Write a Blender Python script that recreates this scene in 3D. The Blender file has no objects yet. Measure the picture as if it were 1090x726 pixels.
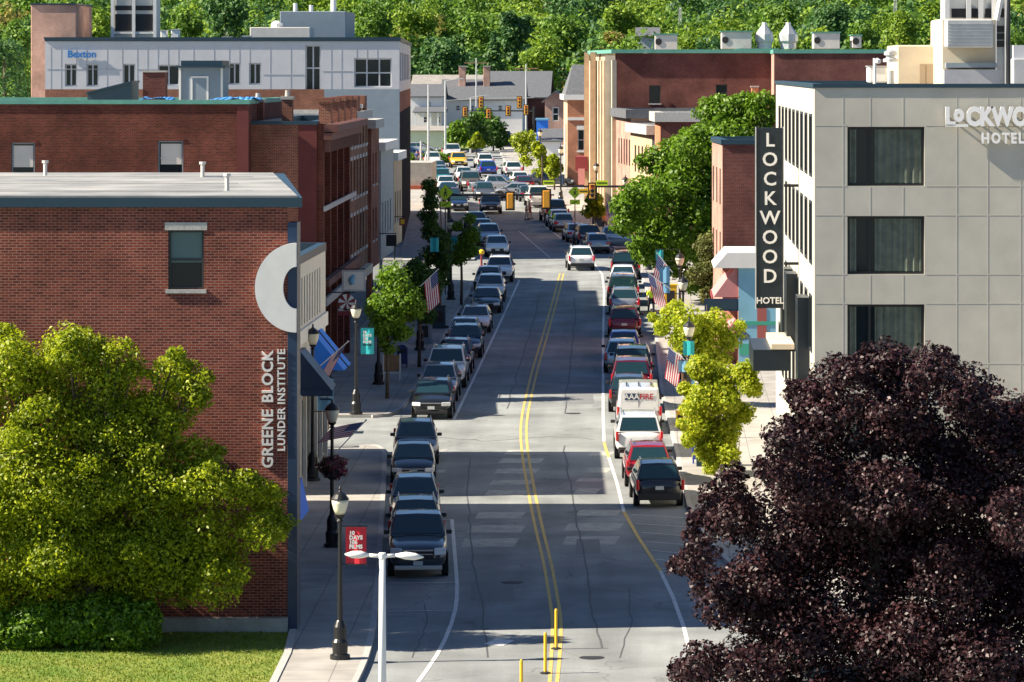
import bpy, bmesh, math, random
import numpy as np
from mathutils import Vector, Matrix
# ---------------------------------------------------------------- camera, world, sun, exposure
K = 1.1                    # depth stretch: all depths below are written for a 4000 px lens
F = 4000.0 * K; PX = 685.0; HY = 75.0; CZ = 20.0
W0, H0 = 1090.0, 726.0
scene = bpy.context.scene
C = scene.collection
cam_d = bpy.data.cameras.new('camera'); cam = bpy.data.objects.new('camera', cam_d); C.objects.link(cam)
cam_d.sensor_width = 36.0; cam_d.lens = 36.0 * F / W0
cam_d.shift_x = -(PX - W0 / 2) / W0
cam_d.shift_y = -(H0 / 2 - HY) / W0
cam_d.clip_start = 1.0; cam_d.clip_end = 6000
cam.location = (0, 0, CZ); cam.rotation_euler = (math.radians(90), 0, 0)
scene.camera = cam
world = bpy.data.worlds.new('World'); scene.world = world; world.use_nodes = True
wn = world.node_tree; bg = wn.nodes['Background']
sky = wn.nodes.new('ShaderNodeTexSky'); sky.sky_type = 'NISHITA'; sky.sun_disc = False
ELEV = math.radians(37.5); AZ = math.radians(7.0)      # light travels to +X and slightly to +Y
sky.sun_elevation = ELEV; sky.sun_rotation = math.radians(270) - AZ
sky.altitude = 0; sky.air_density = 1.0; sky.dust_density = 0.4; sky.ozone_density = 6.0
wn.links.new(sky.outputs['Color'], bg.inputs['Color']); bg.inputs['Strength'].default_value = 0.05
sd = bpy.data.lights.new('sun', 'SUN'); sun = bpy.data.objects.new('sun', sd); C.objects.link(sun)
sd.energy = 5.0; sd.angle = math.radians(0.5); sd.color = (1.0, 0.87, 0.70)
Ld = Vector((math.cos(ELEV) * math.cos(AZ), math.cos(ELEV) * math.sin(AZ), -math.sin(ELEV)))
sun.rotation_euler = Ld.to_track_quat('-Z', 'Y').to_euler(); sun.location = (-80, 60, 120)
vs = scene.view_settings; vs.view_transform = 'Standard'; vs.look = 'None'; vs.gamma = 1.0; vs.use_curve_mapping = False
vs.exposure = 1.38

# ---------------------------------------------------------------- coordinate helpers
def zg(t):
    """ground height at depth t (4000 px units)"""
    if t < 515: return 0.0225 * t
    if t < 560: return 0.0225 * 515
    return 0.0225 * 515 + (t - 560) * 0.085
def tg(py): return 80000.0 / (py + 15.0)
def g(px, py, dz=0.0):
    t = tg(py); return ((px - PX) * t / 4000, t * K, zg(t) + dz)
def at(px, py, t): return ((px - PX) * t / 4000, t * K, CZ - (py - HY) * t / 4000)
def xp(px, t): return (px - PX) * t / 4000
def zp(py, t): return CZ - (py - HY) * t / 4000

# ---------------------------------------------------------------- materials
MATS = {}
def _new(name):
    m = bpy.data.materials.new(name); m.use_nodes = True
    return m, m.node_tree, m.node_tree.nodes['Principled BSDF']
def mat(name, col, rough=0.6, metal=0.0, noise=0.0, nscale=3.0, spec=0.5, bump=0.0, coat=0.0, col2=None):
    if name in MATS: return MATS[name]
    m, nt, b = _new(name)
    b.inputs['Roughness'].default_value = rough; b.inputs['Metallic'].default_value = metal
    b.inputs['Specular IOR Level'].default_value = spec
    if coat: b.inputs['Coat Weight'].default_value = coat; b.inputs['Coat Roughness'].default_value = 0.05
    b.inputs['Base Color'].default_value = (*col, 1)
    if noise > 0 or col2:
        geo = nt.nodes.new('ShaderNodeNewGeometry')
        nz = nt.nodes.new('ShaderNodeTexNoise'); nz.inputs['Scale'].default_value = nscale; nz.inputs['Detail'].default_value = 6
        nz.inputs['Roughness'].default_value = 0.6
        nt.links.new(geo.outputs['Position'], nz.inputs['Vector'])
        r = nt.nodes.new('ShaderNodeValToRGB')
        a = col; c2 = col2 if col2 else tuple(min(1, c * (1 + noise)) for c in col)
        if not col2: a = tuple(c * (1 - noise) for c in col)
        r.color_ramp.elements[0].color = (*a, 1); r.color_ramp.elements[1].color = (*c2, 1)
        r.color_ramp.elements[0].position = 0.3; r.color_ramp.elements[1].position = 0.7
        nt.links.new(nz.outputs['Fac'], r.inputs['Fac']); nt.links.new(r.outputs['Color'], b.inputs['Base Color'])
        if bump:
            bp = nt.nodes.new('ShaderNodeBump'); bp.inputs['Strength'].default_value = bump; bp.inputs['Distance'].default_value = 0.02
            nt.links.new(nz.outputs['Fac'], bp.inputs['Height']); nt.links.new(bp.outputs['Normal'], b.inputs['Normal'])
    MATS[name] = m; return m
def brick(name, c1, c2, mortar, w=0.21, h=0.075, ms=0.012, stain=0.35):
    if name in MATS: return MATS[name]
    m, nt, b = _new(name); N = nt.nodes; Lk = nt.links
    geo = N.new('ShaderNodeNewGeometry'); sx = N.new('ShaderNodeSeparateXYZ'); Lk.new(geo.outputs['Position'], sx.inputs[0])
    ad = N.new('ShaderNodeMath'); ad.operation = 'ADD'; Lk.new(sx.outputs['X'], ad.inputs[0]); Lk.new(sx.outputs['Y'], ad.inputs[1])
    cb = N.new('ShaderNodeCombineXYZ'); Lk.new(ad.outputs[0], cb.inputs['X']); Lk.new(sx.outputs['Z'], cb.inputs['Y'])
    bt = N.new('ShaderNodeTexBrick'); Lk.new(cb.outputs[0], bt.inputs['Vector'])
    bt.inputs['Scale'].default_value = 1; bt.inputs['Brick Width'].default_value = w; bt.inputs['Row Height'].default_value = h
    bt.inputs['Mortar Size'].default_value = ms; bt.inputs['Mortar Smooth'].default_value = 0.3; bt.inputs['Bias'].default_value = -0.1
    bt.inputs['Color1'].default_value = (*c1, 1); bt.inputs['Color2'].default_value = (*c2, 1); bt.inputs['Mortar'].default_value = (*mortar, 1)
    nz = N.new('ShaderNodeTexNoise'); nz.inputs['Scale'].default_value = 0.45; nz.inputs['Detail'].default_value = 8; nz.inputs['Roughness'].default_value = 0.65
    Lk.new(geo.outputs['Position'], nz.inputs['Vector'])
    mr = N.new('ShaderNodeMapRange'); mr.inputs['From Min'].default_value = 0.3; mr.inputs['From Max'].default_value = 0.7
    mr.inputs['To Min'].default_value = 1 - stain * 1.15; mr.inputs['To Max'].default_value = 1 + stain * 1.15
    Lk.new(nz.outputs['Fac'], mr.inputs['Value'])
    mx = N.new('ShaderNodeMix'); mx.data_type = 'RGBA'; mx.blend_type = 'MULTIPLY'; mx.inputs['Factor'].default_value = 1
    Lk.new(bt.outputs['Color'], mx.inputs['A']); Lk.new(mr.outputs['Result'], mx.inputs['B']); Lk.new(mx.outputs['Result'], b.inputs['Base Color'])
    bp = N.new('ShaderNodeBump'); bp.inputs['Strength'].default_value = 0.5; bp.inputs['Distance'].default_value = 0.01; bp.invert = True
    Lk.new(bt.outputs['Fac'], bp.inputs['Height']); Lk.new(bp.outputs['Normal'], b.inputs['Normal'])
    b.inputs['Roughness'].default_value = 0.9; b.inputs['Specular IOR Level'].default_value = 0.2
    MATS[name] = m; return m
def leafmat(name, dark, light, trans=0.35, gloss=0.45, spec=0.4):
    if name in MATS: return MATS[name]
    m, nt, b = _new(name); N = nt.nodes; Lk = nt.links
    geo = N.new('ShaderNodeNewGeometry'); r = N.new('ShaderNodeValToRGB')
    r.color_ramp.elements[0].color = (*dark, 1); r.color_ramp.elements[1].color = (*light, 1)
    Lk.new(geo.outputs['Random Per Island'], r.inputs['Fac'])
    nz = N.new('ShaderNodeTexNoise'); nz.inputs['Scale'].default_value = 1.1; nz.inputs['Detail'].default_value = 3; Lk.new(geo.outputs['Position'], nz.inputs['Vector'])
    mx = N.new('ShaderNodeMix'); mx.data_type = 'RGBA'; mx.blend_type = 'MIX'; mx.inputs['A'].default_value = (*dark, 1)
    mr = N.new('ShaderNodeMapRange'); mr.inputs['From Min'].default_value = 0.25; mr.inputs['From Max'].default_value = 0.6; mr.inputs['To Min'].default_value = 0.4
    Lk.new(nz.outputs['Fac'], mr.inputs['Value']); Lk.new(mr.outputs['Result'], mx.inputs['Factor'])
    Lk.new(r.outputs['Color'], mx.inputs['B']); Lk.new(mx.outputs['Result'], b.inputs['Base Color'])
    b.inputs['Roughness'].default_value = gloss; b.inputs['Specular IOR Level'].default_value = spec
    tr = N.new('ShaderNodeBsdfTranslucent'); ms = N.new('ShaderNodeMixShader'); ms.inputs[0].default_value = trans
    Lk.new(mx.outputs['Result'], tr.inputs['Color'])
    out = N['Material Output']; Lk.new(b.outputs[0], ms.inputs[1]); Lk.new(tr.outputs[0], ms.inputs[2]); Lk.new(ms.outputs[0], out.inputs['Surface'])
    MATS[name] = m; return m

def asphalt(name, base, patch=0.25):
    m, nt, b = _new(name); N = nt.nodes; Lk = nt.links; MATS[name] = m
    geo = N.new('ShaderNodeNewGeometry')
    def nz(s, d=5, sc=None):
        n = N.new('ShaderNodeTexNoise'); n.inputs['Scale'].default_value = s; n.inputs['Detail'].default_value = d
        if sc:
            mp = N.new('ShaderNodeMapping'); mp.inputs['Scale'].default_value = sc; Lk.new(geo.outputs['Position'], mp.inputs['Vector']); Lk.new(mp.outputs[0], n.inputs['Vector'])
        else: Lk.new(geo.outputs['Position'], n.inputs['Vector'])
        return n.outputs['Fac']
    def mr(v, a, b_, lo, hi):
        n = N.new('ShaderNodeMapRange'); n.inputs['From Min'].default_value = a; n.inputs['From Max'].default_value = b_
        n.inputs['To Min'].default_value = lo; n.inputs['To Max'].default_value = hi; Lk.new(v, n.inputs['Value']); return n.outputs['Result']
    def mul(a, b_):
        n = N.new('ShaderNodeMath'); n.operation = 'MULTIPLY'; Lk.new(a, n.inputs[0]); Lk.new(b_, n.inputs[1]); return n.outputs[0]
    v = mul(mr(nz(0.35, 9), 0.3, 0.7, 1 - patch, 1 + patch), mr(nz(18, 3), 0.2, 0.8, 0.85, 1.15))
    v = mul(v, mr(nz(0.9, 5, (1, 0.04, 1)), 0.35, 0.7, 0.86, 1.10))
    vor = N.new('ShaderNodeTexVoronoi'); vor.feature = 'DISTANCE_TO_EDGE'; vor.inputs['Scale'].default_value = 0.13
    wb = N.new('ShaderNodeTexNoise'); wb.inputs['Scale'].default_value = 0.6
    Lk.new(geo.outputs['Position'], wb.inputs['Vector'])
    va = N.new('ShaderNodeVectorMath'); va.operation = 'MULTIPLY_ADD'; Lk.new(wb.outputs['Color'], va.inputs[0]); va.inputs[1].default_value = (3, 3, 3); Lk.new(geo.outputs['Position'], va.inputs[2])
    Lk.new(va.outputs[0], vor.inputs['Vector'])
    v = mul(v, mr(vor.outputs['Distance'], 0.0, 0.008, 0.68, 1.0))
    cm = N.new('ShaderNodeMix'); cm.data_type = 'RGBA'; cm.blend_type = 'MULTIPLY'; cm.inputs['Factor'].default_value = 1; cm.inputs['A'].default_value = (*base, 1)
    Lk.new(v, cm.inputs['B']); Lk.new(cm.outputs['Result'], b.inputs['Base Color'])
    b.inputs['Roughness'].default_value = 0.85; b.inputs['Specular IOR Level'].default_value = 0.25
    return m
def paving(name, c1, c2, mortar, w, h, ms=0.02):
    m, nt, b = _new(name); N = nt.nodes; Lk = nt.links; MATS[name] = m
    geo = N.new('ShaderNodeNewGeometry'); bt = N.new('ShaderNodeTexBrick'); Lk.new(geo.outputs['Position'], bt.inputs['Vector'])
    bt.offset = 0; bt.inputs['Scale'].default_value = 1; bt.inputs['Brick Width'].default_value = w; bt.inputs['Row Height'].default_value = h
    bt.inputs['Mortar Size'].default_value = ms; bt.inputs['Color1'].default_value = (*c1, 1); bt.inputs['Color2'].default_value = (*c2, 1); bt.inputs['Mortar'].default_value = (*mortar, 1)
    nz = N.new('ShaderNodeTexNoise'); nz.inputs['Scale'].default_value = 0.7; nz.inputs['Detail'].default_value = 8; Lk.new(geo.outputs['Position'], nz.inputs['Vector'])
    mr = N.new('ShaderNodeMapRange'); mr.inputs['From Min'].default_value = 0.3; mr.inputs['From Max'].default_value = 0.7; mr.inputs['To Min'].default_value = 0.78; mr.inputs['To Max'].default_value = 1.15
    Lk.new(nz.outputs['Fac'], mr.inputs['Value'])
    mx = N.new('ShaderNodeMix'); mx.data_type = 'RGBA'; mx.blend_type = 'MULTIPLY'; mx.inputs['Factor'].default_value = 1
    Lk.new(bt.outputs['Color'], mx.inputs['A']); Lk.new(mr.outputs['Result'], mx.inputs['B']); Lk.new(mx.outputs['Result'], b.inputs['Base Color'])
    b.inputs['Roughness'].default_value = 0.85
    return m

M = dict(
 asphalt=asphalt('asphalt', (0.238, 0.257, 0.258)),
 walk=paving('sidewalk_concrete', (0.36, 0.35, 0.32), (0.33, 0.32, 0.30), (0.2, 0.2, 0.19), 1.5, 1.5),
 paver=paving('paver', (0.17, 0.16, 0.16), (0.21, 0.19, 0.18), (0.1, 0.1, 0.1), 0.22, 0.11, 0.01),
 kerb=mat('granite_kerb', (0.42, 0.41, 0.39), 0.8, noise=0.15, nscale=5),
 white_paint=mat('white_line', (0.62, 0.62, 0.60), 0.7, noise=0.25, nscale=6),
 yellow_paint=mat('yellow_line', (0.60, 0.42, 0.12), 0.7, noise=0.25, nscale=6),
 worn=mat('worn_paint', (0.25, 0.26, 0.25), 0.8, col2=(0.46, 0.46, 0.42), nscale=2.5),
 brick_red=brick('brick_red', (0.22, 0.052, 0.032), (0.10, 0.022, 0.018), (0.27, 0.155, 0.125), 0.24, 0.085, 0.013),
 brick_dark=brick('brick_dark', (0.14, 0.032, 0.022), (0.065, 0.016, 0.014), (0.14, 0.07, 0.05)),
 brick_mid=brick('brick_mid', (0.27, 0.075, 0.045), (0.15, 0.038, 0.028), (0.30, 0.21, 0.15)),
 brick_orange_dark=brick('brick_brown', (0.24, 0.12, 0.07), (0.15, 0.07, 0.045), (0.26, 0.18, 0.13)),
 brick_plum=brick('brick_plum', (0.14, 0.042, 0.036), (0.09, 0.028, 0.026), (0.17, 0.09, 0.075)),
 brick_orange=brick('brick_orange', (0.5, 0.18, 0.08), (0.4, 0.13, 0.06), (0.4, 0.25, 0.18)),
 brick_pink=brick('brick_pink', (0.42, 0.22, 0.17), (0.36, 0.17, 0.13), (0.45, 0.36, 0.3)),
 tan=mat('tan_stone', (0.52, 0.38, 0.24), 0.8, noise=0.15, nscale=1.5),
 cream=mat('cream_stone', (0.62, 0.54, 0.40), 0.8, noise=0.12, nscale=1.0),
 granite=mat('granite', (0.42, 0.42, 0.40), 0.8, noise=0.25, nscale=9),
 concrete=mat('concrete', (0.38, 0.37, 0.34), 0.85, noise=0.18, nscale=2),
 hotel=mat('hotel_panel', (0.49, 0.475, 0.405), 0.8, noise=0.09, nscale=0.9, bump=0.1),
 joint=mat('panel_joint', (0.52, 0.50, 0.43), 0.9),
 white=mat('white_painted', (0.75, 0.75, 0.72), 0.55, noise=0.05, nscale=2),
 offwhite=mat('off_white', (0.6, 0.58, 0.53), 0.6, noise=0.08, nscale=2),
 membrane=mat('roof_membrane', (0.14, 0.15, 0.155), 0.7, col2=(0.38, 0.385, 0.37), nscale=0.35),
 gravelroof=mat('gravel_roof', (0.26, 0.25, 0.23), 0.9, noise=0.2, nscale=1.2),
 shingle=mat('roof_shingle', (0.10, 0.11, 0.125), 0.85, noise=0.2, nscale=3),
 navy=mat('navy_panel', (0.012, 0.035, 0.085), 0.45),
 navytrim=mat('navy_trim', (0.02, 0.05, 0.075), 0.4, spec=0.4),
 blue=mat('blue_canvas', (0.02, 0.2, 0.8), 0.7),
 maroon=mat('maroon_canvas', (0.22, 0.03, 0.04), 0.7),
 pink=mat('faded_pink_canvas', (0.55, 0.24, 0.24), 0.7),
 mural=mat('blue_mural', (0.22, 0.47, 0.62), 0.6, noise=0.1, nscale=1.0),
 copper=mat('copper_green', (0.10, 0.30, 0.24), 0.6, noise=0.15, nscale=2),
 black=mat('black_metal', (0.012, 0.013, 0.015), 0.4),
 sign_black=mat('sign_black', (0.012, 0.02, 0.028), 0.35),
 dark=mat('dark_recess', (0.02, 0.02, 0.022), 0.7),
 steel=mat('galvanised_steel', (0.5, 0.52, 0.52), 0.45, metal=0.3, noise=0.1, nscale=3),
 greypaint=mat('grey_panel', (0.22, 0.28, 0.33), 0.6, noise=0.08, nscale=1.0),
 siding=mat('pale_siding', (0.50, 0.52, 0.55), 0.5, noise=0.07, nscale=0.8),
 frame=mat('window_frame', (0.028, 0.035, 0.038), 0.5),
 framew=mat('window_frame_white', (0.6, 0.6, 0.58), 0.5),
 blind=mat('roller_blind', (0.10, 0.17, 0.17), 0.6),
 curtain=mat('curtain', (0.26, 0.28, 0.25), 0.8, noise=0.2, nscale=8),
 red=mat('red_banner', (0.55, 0.012, 0.03), 0.6),
 redflat=mat('flag_red', (0.5, 0.03, 0.05), 0.8),
 flagwhite=mat('flag_white', (0.75, 0.75, 0.75), 0.8),
 flagblue=mat('flag_blue', (0.03, 0.05, 0.2), 0.8),
 teal=mat('teal_banner', (0.02, 0.42, 0.44), 0.6),
 skyblue=mat('blue_banner', (0.16, 0.38, 0.58), 0.6),
 yellow=mat('safety_yellow', (0.85, 0.52, 0.02), 0.5),
 lime=mat('lime_sign', (0.62, 0.8, 0.02), 0.5),
 orange=mat('signal_orange', (0.8, 0.38, 0.04), 0.5),
 globe=mat('frosted_globe', (0.72, 0.68, 0.52), 0.3),
 bark=mat('bark', (0.10, 0.075, 0.055), 0.9, noise=0.3, nscale=6),
 lawn=mat('lawn', (0.09, 0.18, 0.015), 0.95, col2=(0.24, 0.25, 0.045), nscale=0.5, bump=0.4),
 earth=mat('earth', (0.06, 0.085, 0.03), 0.95, noise=0.3, nscale=0.2),
 wood=mat('timber', (0.25, 0.15, 0.08), 0.8, noise=0.2, nscale=4),
 mailbox=mat('mailbox_blue', (0.01, 0.03, 0.14), 0.4),
 binblue=mat('bin_blue', (0.01, 0.06, 0.45), 0.45),
)
def glassmat():
    m, nt, b = _new('window_glass')
    b.inputs['Base Color'].default_value = (0.012, 0.02, 0.024, 1); b.inputs['Roughness'].default_value = 0.07; b.inputs['Specular IOR Level'].default_value = 0.5
    return m
M['glass'] = glassmat()
m_, nt_, b_ = _new('car_glass'); b_.inputs['Base Color'].default_value = (0.012, 0.035, 0.045, 1); b_.inputs['Roughness'].default_value = 0.04; b_.inputs['Specular IOR Level'].default_value = 0.8; M['carglass'] = m_
M['tyre'] = mat('tyre_rubber', (0.012, 0.012, 0.013), 0.8)
M['rim'] = mat('alloy', (0.45, 0.45, 0.46), 0.3, metal=0.8)
M['lamp'] = mat('headlamp', (0.75, 0.75, 0.75), 0.15, spec=0.8)
M['tail'] = mat('tail_lamp', (0.55, 0.01, 0.015), 0.2, spec=0.8)
M['plate'] = mat('number_plate', (0.55, 0.58, 0.56), 0.5)
M['plastic'] = mat('black_plastic', (0.018, 0.018, 0.02), 0.55)

# ---------------------------------------------------------------- object helpers
WM = {}
def parent_to(o, p):
    if p is not None:
        o.parent = p; o.matrix_parent_inverse = WM[p.name].inverted()
    WM[o.name] = Matrix.Identity(4) if o.type != 'EMPTY' else WM.get(o.name, Matrix.Identity(4))
def tag(o, label=None, cat=None, group=None, kind=None):
    if label: o['label'] = label
    if cat: o['category'] = cat
    if group: o['group'] = group
    if kind: o['kind'] = kind
    return o
def thing(name, loc, label, cat, group=None, rz=0.0):
    o = bpy.data.objects.new(name, None); C.objects.link(o); o.empty_display_size = 0.3
    o.location = loc; o.rotation_euler = (0, 0, rz)
    WM[o.name] = Matrix.Translation(Vector(loc)) @ Matrix.Rotation(rz, 4, 'Z')
    return tag(o, label, cat, group)

class MB:
    def __init__(s): s.v = []; s.f = []; s.mi = []; s.cur = 0
    def face(s, pts):
        n = len(s.v); s.v += [tuple(p) for p in pts]; s.f.append(tuple(range(n, n + len(pts)))); s.mi.append(s.cur); return s
    def box(s, x0, x1, y0, y1, z0, z1):
        return s.hexa([(x0, y0, z0), (x1, y0, z0), (x1, y1, z0), (x0, y1, z0)], [(x0, y0, z1), (x1, y0, z1), (x1, y1, z1), (x0, y1, z1)])
    def hexa(s, lo, hi):
        n = len(s.v); k = len(lo); s.v += [tuple(p) for p in lo] + [tuple(p) for p in hi]
        F_ = [tuple(n + k - 1 - i for i in range(k)), tuple(n + k + i for i in range(k))]
        for i in range(k): j = (i + 1) % k; F_.append((n + i, n + j, n + k + j, n + k + i))
        s.f += F_; s.mi += [s.cur] * len(F_); return s
    def prism(s, foot, z0, z1):
        """footprint (x,y) list counter-clockwise; z0/z1 scalar"""
        return s.hexa([(x, y, z0) for x, y in foot], [(x, y, z1) for x, y in foot])
    def obox(s, c, u, v, w):
        """oriented box: centre and three half vectors"""
        c, u, v, w = map(Vector, (c, u, v, w))
        return s.hexa([c - u - v - w, c + u - v - w, c + u + v - w, c - u + v - w], [c - u - v + w, c + u - v + w, c + u + v + w, c - u + v + w])
    def tube(s, pts, rad, n=8, cap=True):
        pts = [Vector(p) for p in pts]
        if not hasattr(rad, '__len__'): rad = [rad] * len(pts)
        base = len(s.v); prev = None
        for i, p in enumerate(pts):
            d = (pts[min(i + 1, len(pts) - 1)] - pts[max(i - 1, 0)])
            d = d.normalized() if d.length > 1e-9 else Vector((0, 0, 1))
            a = Vector((1, 0, 0)) if abs(d.x) < 0.9 else Vector((0, 1, 0))
            if prev is not None and (prev - d * prev.dot(d)).length > 1e-6: a = prev
            u = (a - d * a.dot(d)).normalized(); v = d.cross(u); prev = u
            for k in range(n):
                an = 2 * math.pi * k / n; s.v.append(tuple(p + (u * math.cos(an) + v * math.sin(an)) * rad[i]))
        for i in range(len(pts) - 1):
            for k in range(n):
                a = base + i * n + k; b = base + i * n + (k + 1) % n
                s.f.append((a, b, b + n, a + n)); s.mi.append(s.cur)
        if cap:
            s.f.append(tuple(base + n - 1 - k for k in range(n))); s.mi.append(s.cur)
            s.f.append(tuple(base + (len(pts) - 1) * n + k for k in range(n))); s.mi.append(s.cur)
        return s
    def lathe(s, c, prof, n=14):
        """prof: (r,z) list around the vertical through c"""
        return s.tube([(c[0], c[1], c[2] + z) for r, z in prof], [max(r, 0.001) for r, z in prof], n)
    def build(s, name, m, parent=None, smooth=False, tagd=None):
        me = bpy.data.meshes.new(name); me.from_pydata(s.v, [], s.f)
        ms = m if isinstance(m, (list, tuple)) else [m]
        for x in ms: me.materials.append(x)
        if len(ms) > 1: me.polygons.foreach_set('material_index', s.mi)
        if smooth: me.polygons.foreach_set('use_smooth', [True] * len(me.polygons))
        me.update()
        o = bpy.data.objects.new(name, me); C.objects.link(o); parent_to(o, parent)
        if tagd: tag(o, *tagd)
        return o
def _split(s):
    par = list(range(len(s.v)))
    def fd(a):
        while par[a] != a: par[a] = par[par[a]]; a = par[a]
        return a
    for f in s.f:
        for k in f[1:]: par[fd(k)] = fd(f[0])
    gr = {}
    for f in s.f: gr.setdefault(fd(f[0]), []).append(f)
    out = []
    for fs in gr.values():
        ids = sorted({k for f in fs for k in f}); mp = {k: i for i, k in enumerate(ids)}
        q = MB(); q.v = [s.v[k] for k in ids]; q.f = [tuple(mp[k] for k in f) for f in fs]; q.mi = [0] * len(fs); out.append(q)
    return out
MB.build_each = lambda s, name, m, parent=None, smooth=False: [q.build(name, m, parent, smooth) for q in _split(s)]
def fixn(o):
    bm = bmesh.new(); bm.from_mesh(o.data); bmesh.ops.recalc_face_normals(bm, faces=bm.faces); bm.to_mesh(o.data); bm.free(); return o
def bevel(o, w=0.02, seg=2):
    b = o.modifiers.new('bevel', 'BEVEL'); b.width = w; b.segments = seg; b.limit_method = 'ANGLE'; b.angle_limit = math.radians(40); return o
def copy_tree(o, parent=None):
    c = o.copy(); C.objects.link(c)
    if parent is not None:
        c.parent = parent; c.matrix_parent_inverse = o.matrix_parent_inverse.copy()
    for ch in o.children: copy_tree(ch, c)
    return c

def text(name, body, size, M4, m, parent, ext=0.02, bold=0.0, space=1.0, align='CENTER', tagd=None, xs=1.0):
    cu = bpy.data.curves.new('txt', 'FONT'); cu.body = body; cu.size = size; cu.extrude = ext; cu.offset = bold; cu.space_character = space
    cu.align_x = align; cu.align_y = 'CENTER'; cu.space_line = 0.8; cu.resolution_u = 3
    tmp = bpy.data.objects.new('txt', cu); C.objects.link(tmp)
    dg = bpy.context.evaluated_depsgraph_get(); me = bpy.data.meshes.new_from_object(tmp.evaluated_get(dg))
    bpy.data.objects.remove(tmp); bpy.data.curves.remove(cu)
    me.transform(M4 @ Matrix.Diagonal((xs, 1, 1, 1))); me.materials.clear(); me.materials.append(m); me.name = name
    o = bpy.data.objects.new(name, me); C.objects.link(o); parent_to(o, parent)
    if tagd: tag(o, *tagd)
    return o
def face_cam(loc, rot=0.0):
    """text plane facing -Y at loc, rotated by rot in its plane"""
    return Matrix.Translation(Vector(loc)) @ Matrix.Rotation(math.radians(90), 4, 'X') @ Matrix.Rotation(rot, 4, 'Z')

# wall with real openings. O = lower left seen from outside, U = unit along wall, N = outward normal
def wall(mb, O, U, N, W, H, holes, depth=0.18):
    O, U, N = Vector(O), Vector(U), Vector(N); Z = Vector((0, 0, 1))
    us = sorted({0, W} | {max(0, min(W, h[0])) for h in holes} | {max(0, min(W, h[1])) for h in holes})
    zs = sorted({0, H} | {max(0, min(H, h[2])) for h in holes} | {max(0, min(H, h[3])) for h in holes})
    P = lambda u, z, d=0: O + U * u + Z * z - N * d
    for i in range(len(us) - 1):
        for j in range(len(zs) - 1):
            cu = (us[i] + us[i + 1]) / 2; cz = (zs[j] + zs[j + 1]) / 2
            if any(h[0] < cu < h[1] and h[2] < cz < h[3] for h in holes): continue
            mb.face([P(us[i], zs[j]), P(us[i + 1], zs[j]), P(us[i + 1], zs[j + 1]), P(us[i], zs[j + 1])])
    for (a, b, c, d) in [h[:4] for h in holes]:
        mb.face([P(a, c), P(a, d), P(a, d, depth), P(a, c, depth)])
        mb.face([P(b, d), P(b, c), P(b, c, depth), P(b, d, depth)])
        mb.face([P(b, c), P(a, c), P(a, c, depth), P(b, c, depth)])
        mb.face([P(a, d), P(b, d), P(b, d, depth), P(a, d, depth)])
def slab(mb, O, U, N, u0, u1, z0, z1, d0, d1):
    """box on a wall from depth d0 to d1 (positive = outwards)"""
    O, U, N = Vector(O), Vector(U), Vector(N); Z = Vector((0, 0, 1))
    c = O + U * (u0 + u1) / 2 + Z * (z0 + z1) / 2 + N * (d0 + d1) / 2
    mb.obox(c, U * (u1 - u0) / 2, N * (d1 - d0) / 2, Z * (z1 - z0) / 2)
def window(root, O, U, N, h, depth=0.18, frame='frame', mull=(1, 1), fw=0.07, lintel=None, sill=None, blind=0, glass='glass', curtain=False):
    a, b, c, d = h[:4]; mb = MB()
    e = 0.004
    for (p, q, r, s) in ((a + e, a + fw, c + e, d - e), (b - fw, b - e, c + e, d - e), (a + fw, b - fw, c + e, c + fw), (a + fw, b - fw, d - fw, d - e)):
        slab(mb, O, U, N, p, q, r, s, -depth + 0.0, -depth + 0.07)
    nx, nz = mull
    for i in range(1, nx + 1 - 0):
        if i < nx: x = a + (b - a) * i / nx; slab(mb, O, U, N, x - fw / 2, x + fw / 2, c + fw, d - fw, -depth + 0.005, -depth + 0.06)
    for j in range(1, nz):
        z = c + (d - c) * j / nz; slab(mb, O, U, N, a + fw, b - fw, z - fw / 2, z + fw / 2, -depth + 0.008, -depth + 0.055)
    o = mb.build('window', M[frame], root)
    p = MB(); slab(p, O, U, N, a + fw * .5, b - fw * .5, c + fw * .5, d - fw * .5, -depth - 0.03, -depth + 0.0); p.build('pane', M[glass], o)
    if blind:
        p = MB(); slab(p, O, U, N, a + fw, b - fw, d - (d - c) * blind, d - fw, -depth + 0.003, -depth + 0.012); p.build('blind', M['blind'], o)
    if lintel:
        p = MB(); slab(p, O, U, N, a - 0.1, b + 0.1, d + 0.002, d + lintel[0], -0.05, 0.03); p.build('lintel', M[lintel[1]], o)
    if sill:
        p = MB(); slab(p, O, U, N, a - 0.08, b + 0.08, c - sill[0], c - 0.002, -0.1, 0.06); p.build('sill', M[sill[1]], o)
    return o

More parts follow.
